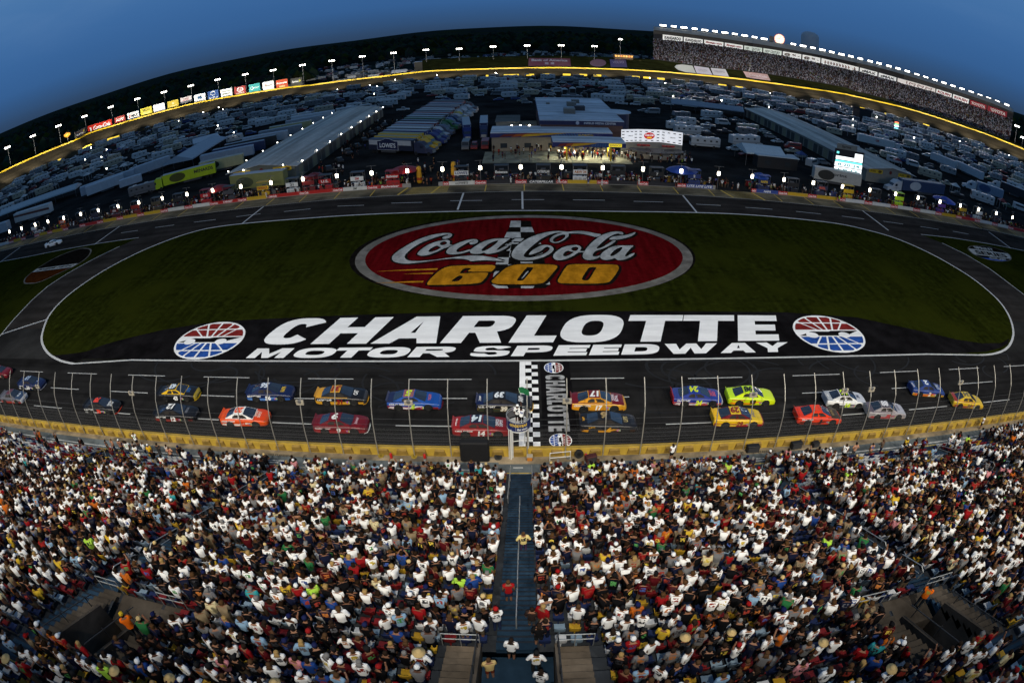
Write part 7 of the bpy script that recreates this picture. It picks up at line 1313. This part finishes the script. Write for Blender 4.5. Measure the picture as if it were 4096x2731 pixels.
def board(label, tl, tr, br, bl, c, marks, crop='b1', d=7):
    P = [on_ring(*F(crop, *q), d) for q in (tl, tr, br, bl)]; zt = (P[0].z + P[1].z) / 2; zb = (P[2].z + P[3].z) / 2; a = Vector(((P[0].x + P[3].x) / 2, (P[0].y + P[3].y) / 2, 0)); b = Vector(((P[1].x + P[2].x) / 2, (P[1].y + P[2].y) / 2, 0))
    u = (b - a).normalized(); ln = (b - a).length; n_ = Vector((u.y, -u.x, 0)); r = thing('billboard', label, 'billboard', (a.x, a.y, 0), atan2(u.y, u.x), 'billboards along the far turn'); h = zt - zb
    MB().box(0, ln, 0, .5, zb, zt).build('panel', C3f(*c), parent=r)
    mb = MB(); [mb.box(x - .15, x + .15, .1, .4, wall_z(1200) - 6, zb) for x in (ln * .15, ln * .4, ln * .6, ln * .85)]; mb.build('leg', M_GREYP, parent=r)
    for t_, fx, fz, fh, fwid, col, sh in marks:
        mb = MB(); cc = (ln * fx, -.03, zb + h * fz)
        if t_ == '@': mb.poly([[(fwid * ln / 2 * cos(2 * pi * k / 24), fh * h / 2 * sin(2 * pi * k / 24)) for k in range(24)], [(fwid * ln / 2.9 * cos(2 * pi * k / 24), fh * h / 2.9 * sin(2 * pi * k / 24)) for k in range(24)]], fn=lambda x, y: (cc[0] + x, -.03, cc[2] + y))
        elif t_ == '#': mb.add([(cc[0] + i * fwid * ln / 2, -.03, cc[2] + j * fh * h / 2) for i, j in ((-1, -1), (1, -1), (1, 1), (-1, 1))], [[0, 1, 2, 3]])
        elif t_ == '>': mb.add([(cc[0] + i * fwid * ln / 2, -.03, cc[2] + j * fh * h / 2) for i, j in ((-1, -1), (1, 0), (-1, 1), (-.4, 0))], [[0, 1, 3], [1, 2, 3]])
        else: put_text(mb, t_, cc, (1, 0, 0), (0, 0, 1), fh * h, fwid * ln, .04, sh)
        mb.build('board_lettering' if t_ not in '@#>' else 'board_mark', C3f(*col), parent=r)
    return r
Wt, Bk = (.75, .75, .74), (.02, .02, .02)
board('small dark billboard with white word and yellow mark, before the long red one', (222, 545), (318, 528), (320, 585), (228, 603), (.05, .05, .045), [('Sprint', .45, .4, .35, .7, Wt, .2), ('>', .85, .6, .4, .15, (.6, .6, .05), 0)]); board('long red billboard with white script', (338, 508), (553, 437), (556, 503), (345, 572), (.50, .03, .015), [('Coca-Cola', .58, .5, .6, .72, Wt, .35), ('#', .12, .4, .6, .06, Wt, 0)]); board('dark red billboard with white capital letters', (577, 432), (672, 398), (678, 463), (582, 492), (.28, .02, .015), [('ALPO', .5, .55, .35, .75, Wt, 0)])
board('white billboard with black and red word', (692, 392), (795, 362), (800, 430), (697, 455), Wt, [('MAX', .62, .5, .42, .6, Bk, .2), ('z', .2, .5, .36, .2, (.5, .04, .02), .2)]); board('yellow billboard with dark scrawl at its top', (810, 350), (910, 325), (917, 395), (815, 420), (.62, .52, .03), [('MELLO', .5, .72, .25, .6, (.06, .05, .01), .1), ('YELLO', .5, .35, .25, .6, (.75, .7, .3), .1)]); board('nearly blank white billboard', (925, 318), (1027, 293), (1032, 368), (930, 388), (.85, .85, .85), [('#', .35, .5, .12, .1, (.6, .3, .3), 0)])
board('gold billboard with a pale emblem', (1050, 285), (1150, 263), (1155, 335), (1058, 355), (.50, .38, .03), [('#', .5, .65, .22, .2, (.7, .62, .3), 0), ('#', .5, .33, .08, .6, (.7, .6, .3), 0)]); board('white billboard with red letters over a dark car picture', (1168, 252), (1268, 232), (1272, 285), (1170, 300), (.55, .5, .5), [('#', .5, .15, .3, 1, (.1, .1, .12), 0), ('VISIT', .5, .65, .25, .5, (.2, .05, .05), 0), ('#', .5, .4, .05, .8, (.4, .1, .1), 0)]); board('white billboard with a small blue and black picture', (1290, 225), (1390, 207), (1395, 283), (1293, 300), (.78, .79, .8), [('#', .5, .6, .28, .4, (.04, .12, .25), 0), ('#', .6, .68, .18, .16, Bk, 0)])
board('blue billboard with a white ring', (1412, 192), (1510, 180), (1512, 255), (1415, 272), (.02, .07, .24), [('@', .5, .66, .55, .45, Wt, 0), ('HAMPTON', .5, .2, .16, .8, Wt, 0)]); board('white billboard with thin dark lines', (1528, 178), (1630, 160), (1633, 238), (1532, 252), (.8, .8, .78), [('#', .5, .72, .06, .8, (.1, .14, .08), 0), ('#', .45, .42, .08, .7, (.12, .16, .1), 0), ('#', .5, .12, .05, .6, Bk, 0)]); board('dark red billboard with a white oval badge', (1648, 155), (1752, 142), (1757, 213), (1652, 230), (.30, .03, .025), [('@', .5, .62, .6, .55, Wt, 0), ('@', .5, .62, .5, .2, Wt, 0), ('TOYOTA', .5, .16, .2, .75, Wt, 0)])
board('teal billboard with a white emblem', (1780, 133), (1882, 118), (1885, 190), (1783, 205), (.02, .30, .30), [('@', .28, .5, .4, .28, Wt, 0), ('ROCK', .68, .5, .2, .5, (.6, .7, .68), 0)]); board('white billboard with small red mark and black word', (1903, 112), (2003, 97), (2008, 172), (1908, 187), (.8, .8, .79), [('XFINITY', .55, .5, .2, .7, Bk, .2), ('#', .25, .62, .1, .2, (.4, .05, .03), 0)]); board('orange red billboard with white band', (2025, 95), (2128, 80), (2133, 158), (2028, 170), (.46, .06, .015), [('Bojangles', .5, .6, .26, .9, Wt, .1), ('#', .5, .2, .16, .5, (.7, .45, .2), 0)]); board('dark billboard with white word, last before the pavilions', (2155, 80), (2258, 68), (2260, 140), (2158, 150), (.05, .05, .045), [('Sprint', .4, .55, .3, .6, Wt, .2), ('>', .82, .62, .35, .2, (.6, .6, .05), 0)])
# tall floodlight poles
POLE = [F('c1', *q) for q in ((50, 975), (217, 900), (385, 833), (558, 770), (732, 708), (906, 655), (1082, 610), (1260, 568), (1436, 528), (1619, 494), (1803, 466), (1997, 432), (2190, 403))] + [F('c2', *q) for q in ((163, 375), (370, 352), (584, 332), (803, 325), (1027, 310), (1252, 303), (1477, 302), (1697, 308), (1867, 262))] + [F('c3', 2308, 795), F('c3', 2346, 868)]
M_FLOOD = mat('lit_floodlight', (.9, .9, .88), .4, emit=(1, .94, .84), es=14)
pole_mb = MB().tube([(0, 0, -30), (0, 0, 0)], .28, 6, r1=.16); pl_me = fl_me = None
for k, (px, py) in enumerate(POLE):
    p = on_ring(px, py, 16 if k < 13 else 30); t_ = thing('floodlight_pole', f'tall thin lit floodlight pole beyond the far wall, {ordinal(k + 1)} from the left', 'floodlight', p, -atan2(p.x, p.y), 'floodlight poles beyond the far wall')
    hgt = p.z + .6; MB().tube([(0, 0, -hgt), (0, 0, 0)], .26, 6, r1=.15).build('pole', M_GREYP, parent=t_); n_ = 2 if k == 21 else 3
    for j in range(n_):
        x = (j - (n_ - 1) / 2) * 1.7
        if fl_me is None: o = MB().lathe([(.02, -.58), (.4, -.42), (.6, 0), (.4, .42), (.02, .58)], 8).build('lamp_head', M_FLOOD, parent=t_, smooth=True); fl_me = o.data
        else: o = bpy.data.objects.new('lamp_head', fl_me); COL.objects.link(o); o.parent = t_
        o.location = (x, -.3, .1)
p = on_ring(*F('c1', 443, 890), 10); t_ = thing('lit_sign', 'small lit orange and yellow sign on a pole at the far left', 'sign', (p.x, p.y, 0), -atan2(p.x, p.y)); MB().lathe([(.05, p.z - 2.2), (2.6, p.z - .6), (2.6, p.z + .6), (.05, p.z + 1.6)], 10).build('panel', mat('lit_orange', (.6, .3, .03), .5, emit=(1, .42, .05), es=.9), parent=t_); MB().tube([(0, 0, -.5), (0, 0, p.z - 2)], .3, 6).build('pole', M_GREYP, parent=t_)
# far grandstand
def rib(pts4, pts5): return [F('b4', *p) for p in pts4] + [F('b5', *p) for p in pts5]
CB = rib([(110, 470), (400, 515), (800, 565), (1200, 610), (1600, 668), (2000, 738), (2352, 805)], [(300, 470), (600, 545), (900, 635), (1300, 785), (1700, 945), (2090, 1055)]); CT = rib([(45, 228), (140, 238), (640, 288), (1100, 355), (1560, 428), (2000, 515), (2352, 592)], [(400, 260), (640, 325), (1000, 425), (1300, 505), (1700, 645), (2120, 795), (2235, 835)])
NT = rib([(30, 165), (145, 172), (640, 235), (1100, 302), (1560, 370), (2000, 447), (2352, 533)], [(400, 207), (850, 330), (1280, 450), (1700, 585), (2120, 725), (2240, 760)]); RB = rib([(18, 116), (640, 192), (1200, 274), (1800, 377), (2352, 489)], [(600, 202), (1000, 312), (1500, 472), (2000, 640), (2240, 745)]); RT = rib([(18, 85), (640, 147), (1200, 224), (1800, 328), (2352, 444)], [(600, 172), (1000, 270), (1500, 430), (2000, 592), (2180, 672), (2262, 742)])
def line(pts, d):
    Q = [on_ring(px, py, d) for px, py in pts]; a = [atan2(q.x, q.y) for q in Q]; return lambda t, s=0.0: (lambda w, z: Vector((w.x, w.y, z)))(wall_at(t, d + s), float(np.interp(t, a, [q.z for q in Q])))
LCB, LCT, LNT, LRB, LRT = line(CB, 40), line(CT, 78), line(NT, 79), line(RB, 66), line(RT, 70)
aL = atan2(*on_ring(*F('b4', 40, 228), 60)[:2]); aR = atan2(*on_ring(*F('b5', 2215, 840), 60)[:2]); ST_A = [aL + (aR - aL) * k / 60 for k in range(61)]
# grass bank behind the back straight, with painted panels
B0, B1 = _wa[16] - .02, _wa[-1]
def hb(a):
    k = max(0, min(1, (a - aL + .05) / .05)); g = wall_at(a).z; return 7.5 * (1 - k) + k * max(.7, LCB(max(a, aL)).z - g - .3)
BPROF = lambda h: ([.6, 12, 38, 41], [.5, .3 * h, h, h])
rr = []
for a in AZ:
    if a < B0: continue
    h = hb(a); p0 = [wall_at(a, d) for d in (.6, 12, 38, 43, 75)]; rr.append([(p.x, p.y, p.z + z) for p, z in zip(p0, (.5, .3 * h, h, h, -6))])
mb = MB(); mb.loft(rr, closed=False, cap=False); struct(mb.build('grass_bank', ground_mat('bank_grass', (.020, .022, .007), (.1, .1, 1), .4, .15)))
def bank_panel(label, crop, pts, c, marks=(), name='bank_sign'):
    q = []
    def bz(a, d): w = wall_at(a, d); return Vector((w.x, w.y, w.z + float(np.interp(d, *BPROF(hb(a))))))
    for x, y in pts:
        v = ray(*F(crop, x, y)); a = atan2(v.x, v.y); best = None
        for d in np.linspace(1, 38, 110):
            p = bz(a, d); e = abs((p.z - HC) / hypot(p.x, p.y) - v.z / hypot(v.x, v.y))
            if best is None or e < best[0]: best = (e, d)
        q.append((a, best[1]))
    ca, cd = sum(p[0] for p in q) / len(q), sum(p[1] for p in q) / len(q); K = 6; mb = MB(); up = Vector((0, 0, .3)); D = []
    for i in range(len(q)):
        (a0, d0), (a1, d1) = q[i], q[(i + 1) % len(q)]; n_ = max(1, 12 // len(q)); D += [(a0 + (a1 - a0) * k / n_, d0 + (d1 - d0) * k / n_) for k in range(n_)]
    N = len(D); mb.v = [tuple(bz(ca + (a - ca) * k / K, cd + (d - cd) * k / K) + up) for k in range(K + 1) for a, d in D]
    for k in range(K):
        for i in range(N): j = (i + 1) % N; mb.f.append([k * N + j, k * N + i, (k + 1) * N + i, (k + 1) * N + j]); mb.m.append(0); mb.c.append(None)
    o = mb.build(name, C3f(*c)); tag(o, label, 'sign')
    if marks:
        tl, tr, br, bl = q[:4]
        for t_, u, v, h, w, col in marks:
            P_, f_, wd = text2d(t_, .03); mb = MB(); vs = []
            for x, y in P_:
                uu, vv = u + x / wd * w, v + y * h; L2 = lambda p, r, t: (p[0] + (r[0] - p[0]) * t, p[1] + (r[1] - p[1]) * t); a, d = L2(L2(bl, br, uu), L2(tl, tr, uu), vv); vs.append(bz(a, d) + Vector((0, -.1, .5)))
            mb.add(vs, f_); mb.build('sign_lettering', C3f(*col), parent=o)
    return o
bank_panel('big dark red bank sign with white words on the grass bank', 'b2', [(370, 235), (740, 240), (748, 308), (365, 305)], (.16, .016, .022), [('Bank of America', .5, .72, .28, .86, (.5, .48, .52)), ('= =', .5, .3, .22, .22, (.5, .48, .52))])
bank_panel('round red and grey painted emblem on the grass bank', 'b2', [(990 + 73 * cos(2 * pi * k / 20), 278 - 34 * sin(2 * pi * k / 20)) for k in range(20)], (.16, .06, .08)); bank_panel('purple blue painted panel on the grass bank', 'b2', [(1095, 245), (1238, 245), (1252, 316), (1105, 316)], (.05, .035, .13), [('VOLVO', .5, .6, .3, .7, (.3, .28, .4))])
bank_panel('pale half oval painted panel on the grass bank below the far stand', 'b4', [(500, 545), (540, 632), (420, 622), (330, 595), (288, 560), (310, 536), (380, 530)], (.34, .37, .30)); bank_panel('pale slanted panel second from the half oval', 'b4', [(515, 545), (690, 570), (737, 655), (550, 635)], (.36, .34, .40), [('UTILITY', .5, .5, .3, .6, (.2, .2, .22))]); bank_panel('pale slanted panel third from the half oval', 'b4', [(712, 570), (885, 585), (932, 675), (748, 655)], (.36, .36, .38), [('WELDING', .5, .6, .28, .7, (.18, .18, .2))]); bank_panel('faded red slanted panel below the far stand', 'b4', [(1095, 610), (1380, 645), (1418, 720), (1135, 680)], (.40, .17, .14), [('Coca-Cola', .55, .5, .4, .75, (.55, .4, .36))])
for nm, cr, x0, x1, yt, yb, lab in (('lit_pavilion', 'b2', 1140, 1305, 200, 222, 'long low orange lit pavilion roof beyond the bank'), ('lit_pavilion', 'b2', 1285, 1452, 250, 318, 'three tier orange lit pavilion left of the far stand')):
    a_, b_ = on_ring(*F(cr, x0, yb), 34), on_ring(*F(cr, x1, yb), 34); zt = on_ring(*F(cr, (x0 + x1) / 2, yt), 34).z; u = (b_ - a_); u.z = 0; r = thing(nm, lab, 'pavilion', (a_.x, a_.y, 0), atan2(u.y, u.x)); MB().box(0, u.length, 0, 8, -1, zt).build('wall', C3f(.12, .07, .03), parent=r)
    n_ = 1 if zt - a_.z < 8 else 3
    for j in range(n_):
        z0 = a_.z + (zt - a_.z) * j / n_
        for q in range(7): MB().box(u.length * (q + .12) / 7, u.length * (q + .88) / 7, -.3, -.05, z0 + .3, z0 + (zt - a_.z) / n_ * .7).build('lit_opening', mat('lit_opening_%d' % (q % 3), (.6, .3, .05), .5, emit=[(1, .45, .12), (1, .62, .2), (1, .25, .08)][q % 3], es=.9), parent=r)
bl_ = on_ring(*F('c2', 635, 447), 60); bldg('picnic_pavilion', 'white roofed open pavilion beyond the yellow wall', bl_.x - 16, bl_.x + 16, bl_.y, bl_.y + 12, 9, (.05, .04, .03), (.40, .42, .46)); bl_ = on_ring(*F('c2', 410, 462), 40); tent('white peaked tent beyond the yellow wall', (bl_.x - 6, bl_.y), (bl_.x + 6, bl_.y), 10, 4, (.5, .5, .52))
gs = thing('grandstand', 'huge far grandstand packed with people under a lit roof with a banner strip', 'grandstand')
def gstrip(name, fns, m, side=False):
    mb = MB(); mb.loft([[f(t) for f in fns] for t in ST_A], closed=False, cap=False); return mb.build(name, m, parent=gs)
gstrip('seating_slope', [lambda t: LCB(t) - Vector((0, 0, 9)), LCB, LCT], C3f(.035, .033, .036)); gstrip('back_wall', [LCT, lambda t: LNT(t, 1), lambda t: LRB(t, 14)], C3f(.02, .02, .025)); gstrip('roof', [LRB, LRT, lambda t: LRT(t, 16) + Vector((0, 0, 1)), lambda t: LRB(t, 15)], C3f(.20, .215, .22))
for t in (aL, aR): MB().add([LCB(t) - Vector((0, 0, 9)), LCB(t), LCT(t), LRB(t, 15), LCT(t, 10) - Vector((0, 0, 30))], [[0, 1, 2, 3, 4]]).build('end_wall', C3f(.03, .03, .035), parent=gs)
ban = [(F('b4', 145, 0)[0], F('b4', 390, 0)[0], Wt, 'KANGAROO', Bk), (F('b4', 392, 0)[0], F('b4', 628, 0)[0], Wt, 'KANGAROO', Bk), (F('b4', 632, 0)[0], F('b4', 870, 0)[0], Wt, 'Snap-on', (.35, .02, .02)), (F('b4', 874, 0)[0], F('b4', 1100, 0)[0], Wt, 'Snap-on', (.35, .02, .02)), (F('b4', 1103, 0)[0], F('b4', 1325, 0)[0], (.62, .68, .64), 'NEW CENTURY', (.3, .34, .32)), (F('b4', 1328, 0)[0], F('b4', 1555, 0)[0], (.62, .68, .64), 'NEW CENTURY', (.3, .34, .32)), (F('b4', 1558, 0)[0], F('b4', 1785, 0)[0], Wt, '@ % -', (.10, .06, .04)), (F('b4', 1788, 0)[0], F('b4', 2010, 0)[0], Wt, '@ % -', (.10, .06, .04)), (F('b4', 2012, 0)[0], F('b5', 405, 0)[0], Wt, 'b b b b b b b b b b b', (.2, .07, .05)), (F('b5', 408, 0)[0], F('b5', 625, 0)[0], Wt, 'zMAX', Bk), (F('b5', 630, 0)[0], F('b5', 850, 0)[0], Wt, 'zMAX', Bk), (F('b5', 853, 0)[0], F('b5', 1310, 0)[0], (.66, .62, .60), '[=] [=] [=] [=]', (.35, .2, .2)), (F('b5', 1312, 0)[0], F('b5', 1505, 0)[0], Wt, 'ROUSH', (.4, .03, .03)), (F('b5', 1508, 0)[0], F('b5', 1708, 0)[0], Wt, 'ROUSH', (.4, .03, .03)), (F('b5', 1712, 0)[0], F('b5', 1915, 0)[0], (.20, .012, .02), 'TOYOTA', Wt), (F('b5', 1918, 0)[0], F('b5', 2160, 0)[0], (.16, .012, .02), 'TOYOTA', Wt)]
_bp = [(p[0], atan2(*on_ring(*p, 79)[:2])) for p in NT]; az_of = lambda px: float(np.interp(px, [b[0] for b in _bp], [b[1] for b in _bp])); M_BG = {}
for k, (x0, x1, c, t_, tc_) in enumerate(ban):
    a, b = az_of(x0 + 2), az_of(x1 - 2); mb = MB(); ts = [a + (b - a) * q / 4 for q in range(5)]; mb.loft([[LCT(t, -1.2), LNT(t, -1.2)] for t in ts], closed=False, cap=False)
    o = mb.build('banner', mat('glowing_banner_%d' % k, c, .6, emit=c, es=.48), parent=gs); P_, f_, wd = text2d(t_, .045, .15); mb = MB(); vs = []  # glow added to the banner colour to brighten it, no lamp inside
    for x, y in P_: tt = a + (b - a) * (.5 + x / wd * .84); p0, p1 = LCT(tt, -1.5), LNT(tt, -1.5); vs.append(p0.lerp(p1, .5 + y * .55))
    mb.add(vs, f_); mb.build('banner_lettering', C3f(*tc_), parent=o)
ROOFL = [F('b4', *q) for q in ((155, 67), (280, 78), (400, 92), (525, 106), (645, 122), (765, 136), (880, 152), (998, 168), (1113, 186), (1230, 205), (1343, 225), (1687, 287), (1800, 308), (1915, 330), (2027, 354), (2138, 380), (2253, 407))] + [F('b5', *q) for q in ((80, 27), (196, 54), (306, 77), (418, 105), (535, 135), (640, 160), (756, 192), (863, 221), (973, 253), (1085, 292), (1190, 324), (1300, 357), (1405, 390), (1512, 427), (1620, 462), (1728, 498), (1832, 537), (1934, 572), (2037, 610), (2148, 650))]
for k, q in enumerate(ROOFL):
    p = on_ring(*q, 72); w = 2.7 - .5 * (k % 2) if k < 17 else 2.3; t_ = thing('roof_floodlight', f'lit floodlight bank on the far grandstand roof, {ordinal(k + 1)} from the left', 'floodlight', p, -atan2(p.x, p.y), 'floodlight banks on the far grandstand roof'); MB().box(-w, w, -.5, .4, -.6, .6, bev=.2).build('lamp_bank', mat('lit_lamp_bank', (.9, .9, .88), .4, emit=(1, .97, .9), es=9), parent=t_); MB().box(-w, w, -.2, .3, -2.2, -.6).build('bracket', C3f(.05, .05, .055), parent=t_)
    if k % 2 == 0: v = wall_at(atan2(p.x, p.y), 20); spot('roof_floodlight', (p.x * .985, p.y * .985, p.z - 1), (v.x, v.y, v.z + 6), 26000, 100, .7, (1, .9, .85), .8)
p = on_ring(*F('b4', 1523, 228), 71); t_ = thing('roof_clock', 'round lit clock face on the far grandstand roof', 'clock', p, -atan2(p.x, p.y)); rr = 4.5; MB().lathe([(.02, -.4), (rr, -.4), (rr, .4), (.02, .4)], 28, 'y').build('face', mat('lit_clock', (.8, .75, .65), .5, emit=(1, .86, .62), es=1.1), parent=t_); MB().lathe([(rr * .96, -.46), (rr * 1.05, -.46), (rr * 1.05, .3), (rr * .96, .3)], 28, 'y', cap=False).build('rim', mat('clock_rim', (.4, .06, .03), .5, emit=(.8, .15, .05), es=.7), parent=t_)
mb = MB(); [mb.box(-.12, .12, -.52, -.44, rr * .78, rr * .92) for k in range(1)]
for k in range(12): a = 2 * pi * k / 12; mb.add([(rr * s * sin(a) + w * cos(a), -.47, rr * s * cos(a) - w * sin(a)) for s, w in ((.76, -.16), (.76, .16), (.92, .16), (.92, -.16))], [[3, 2, 1, 0]])
mb.add([(-.15, -.5, 0), (.15, -.5, 0), (.9, -.5, 2.6), (.6, -.5, 2.7)], [[0, 1, 2, 3]]); mb.add([(0, -.5, -.15), (0, -.5, .15), (-2.4, -.5, .7), (-2.4, -.5, .4)], [[0, 1, 2, 3]]); mb.build('clock_marks', C3f(.2, .12, .05), parent=t_); MB().box(-9, -5, 0, 3, -3.5, 1.5).build('housing', C3f(.04, .04, .05), parent=t_)
p = on_ring(*F('b4', 1878, 300), 160); t_ = thing('water_tank', 'pale domed water tank showing above the far grandstand roof', 'water tank', (p.x, p.y, 0)); MB().lathe([(9.5, 0), (9.5, p.z + 9), (8.5, p.z + 12), (5, p.z + 14), (.05, p.z + 14.6)], 24).build('tank', C3f(.42, .45, .48), parent=t_, smooth=True)
# people on the far stand: a mass of tiny figures
V_, F_, C_ = [], [], []; rs = random.Random(5)
for r_ in range(46):
    f = (r_ + .5) / 46; n_ = 560
    for k in range(n_):
        t = aL + (aR - aL) * (k + rs.random()) / n_; p = LCB(t).lerp(LCT(t), f); p = Vector((p.x, p.y, p.z)); w, h = rs.uniform(.35, .75), rs.uniform(.7, 1.5); o = len(V_)
        if rs.random() < .12: continue
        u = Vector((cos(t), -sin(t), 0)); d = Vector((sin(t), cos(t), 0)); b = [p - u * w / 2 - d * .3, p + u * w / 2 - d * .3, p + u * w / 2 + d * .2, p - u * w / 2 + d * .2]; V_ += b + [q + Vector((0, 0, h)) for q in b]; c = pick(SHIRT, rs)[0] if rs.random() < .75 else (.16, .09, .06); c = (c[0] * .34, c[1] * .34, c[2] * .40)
        for q in ([4, 5, 6, 7], [0, 1, 5, 4], [1, 2, 6, 5], [3, 0, 4, 7]): F_.append([o + i for i in q]); C_.append(c)
mb = MB(); mb.v = V_; mb.f = F_; mb.m = [0] * len(F_); mb.c = C_; o = mb.build('far_crowd', mat('crowd_mass', rough=.9, src='attr')); o['kind'] = 'stuff'; o['label'] = 'tens of thousands of spectators packing the far grandstand'
# woods
V_, F_, C_ = [], [], []; rs = random.Random(9)
base = [(0, 0, 1.0), (.72, .2, .62), (.1, .8, .55), (-.7, .35, .6), (-.45, -.65, .58), (.4, -.7, .6), (.9, .1, 0), (.3, .95, -.1), (-.85, .5, .05), (-.8, -.55, -.05), (.2, -1, 0), (.75, -.65, .05)]
fb = [(0, 1, 2), (0, 2, 3), (0, 3, 4), (0, 4, 5), (0, 5, 1), (1, 6, 7), (1, 7, 2), (2, 7, 8), (2, 8, 3), (3, 8, 9), (3, 9, 4), (4, 9, 10), (4, 10, 5), (5, 10, 11), (5, 11, 1), (1, 11, 6)]
for _ in range(9500):
    a = rs.uniform(_wa[0] - .15, _wa[-1] + .2); d = rs.random() ** 1.6 * 1500 + (90 if a < -.35 else 330 if a < .32 else 230); 
    if a > -.35 and a < .3 and d < 420 and rs.random() < .8: continue
    p = wall_at(max(_wa[0], min(_wa[-1], a)), d); D = hypot(p.x, p.y); x, y = sin(a) * D, cos(a) * D; z = hill(D, a); s = rs.uniform(3.5, 7.5) * (1 + d / 1500); h = s * rs.uniform(.9, 1.5); o = len(V_); th = rs.uniform(0, 6.3); c_, s_ = cos(th), sin(th)
    V_ += [(x + (u * c_ - v * s_) * s * rs.uniform(.75, 1.25), y + (u * s_ + v * c_) * s * rs.uniform(.75, 1.25), z + 3 + (w + .3) * h * rs.uniform(.85, 1.1)) for u, v, w in base]; F_ += [[o + i for i in f] for f in fb]; g = rs.uniform(.5, 1.5); c = (.013 * g, .022 * g, .015 * g) if rs.random() < .8 else (.020 * g, .024 * g, .008 * g); C_ += [tuple(v * rs.uniform(.7, 1.3) for v in c) for _ in fb]
mb = MB(); mb.v = V_; mb.f = F_; mb.m = [0] * len(F_); mb.c = C_; o = mb.build('woods', mat('tree_mass', rough=1, src='attr', spec=0)); o['kind'] = 'stuff'; o['label'] = 'dark woods stretching from the far wall to the hills'
# dusk haze
mh = bpy.data.materials.new('haze'); mh.use_nodes = True; mh.node_tree.nodes.clear(); pv = mh.node_tree.nodes.new('ShaderNodeVolumePrincipled'); mo = mh.node_tree.nodes.new('ShaderNodeOutputMaterial'); pv.inputs['Color'].default_value = (.6, .75, .95, 1); pv.inputs['Density'].default_value = .00006; mh.node_tree.links.new(pv.outputs[0], mo.inputs['Volume'])
HAZE = False
if HAZE:
    o = MB().box(-14000, 14000, -14000, 14000, -3, 160).build('haze', mh); o['kind'] = 'stuff'
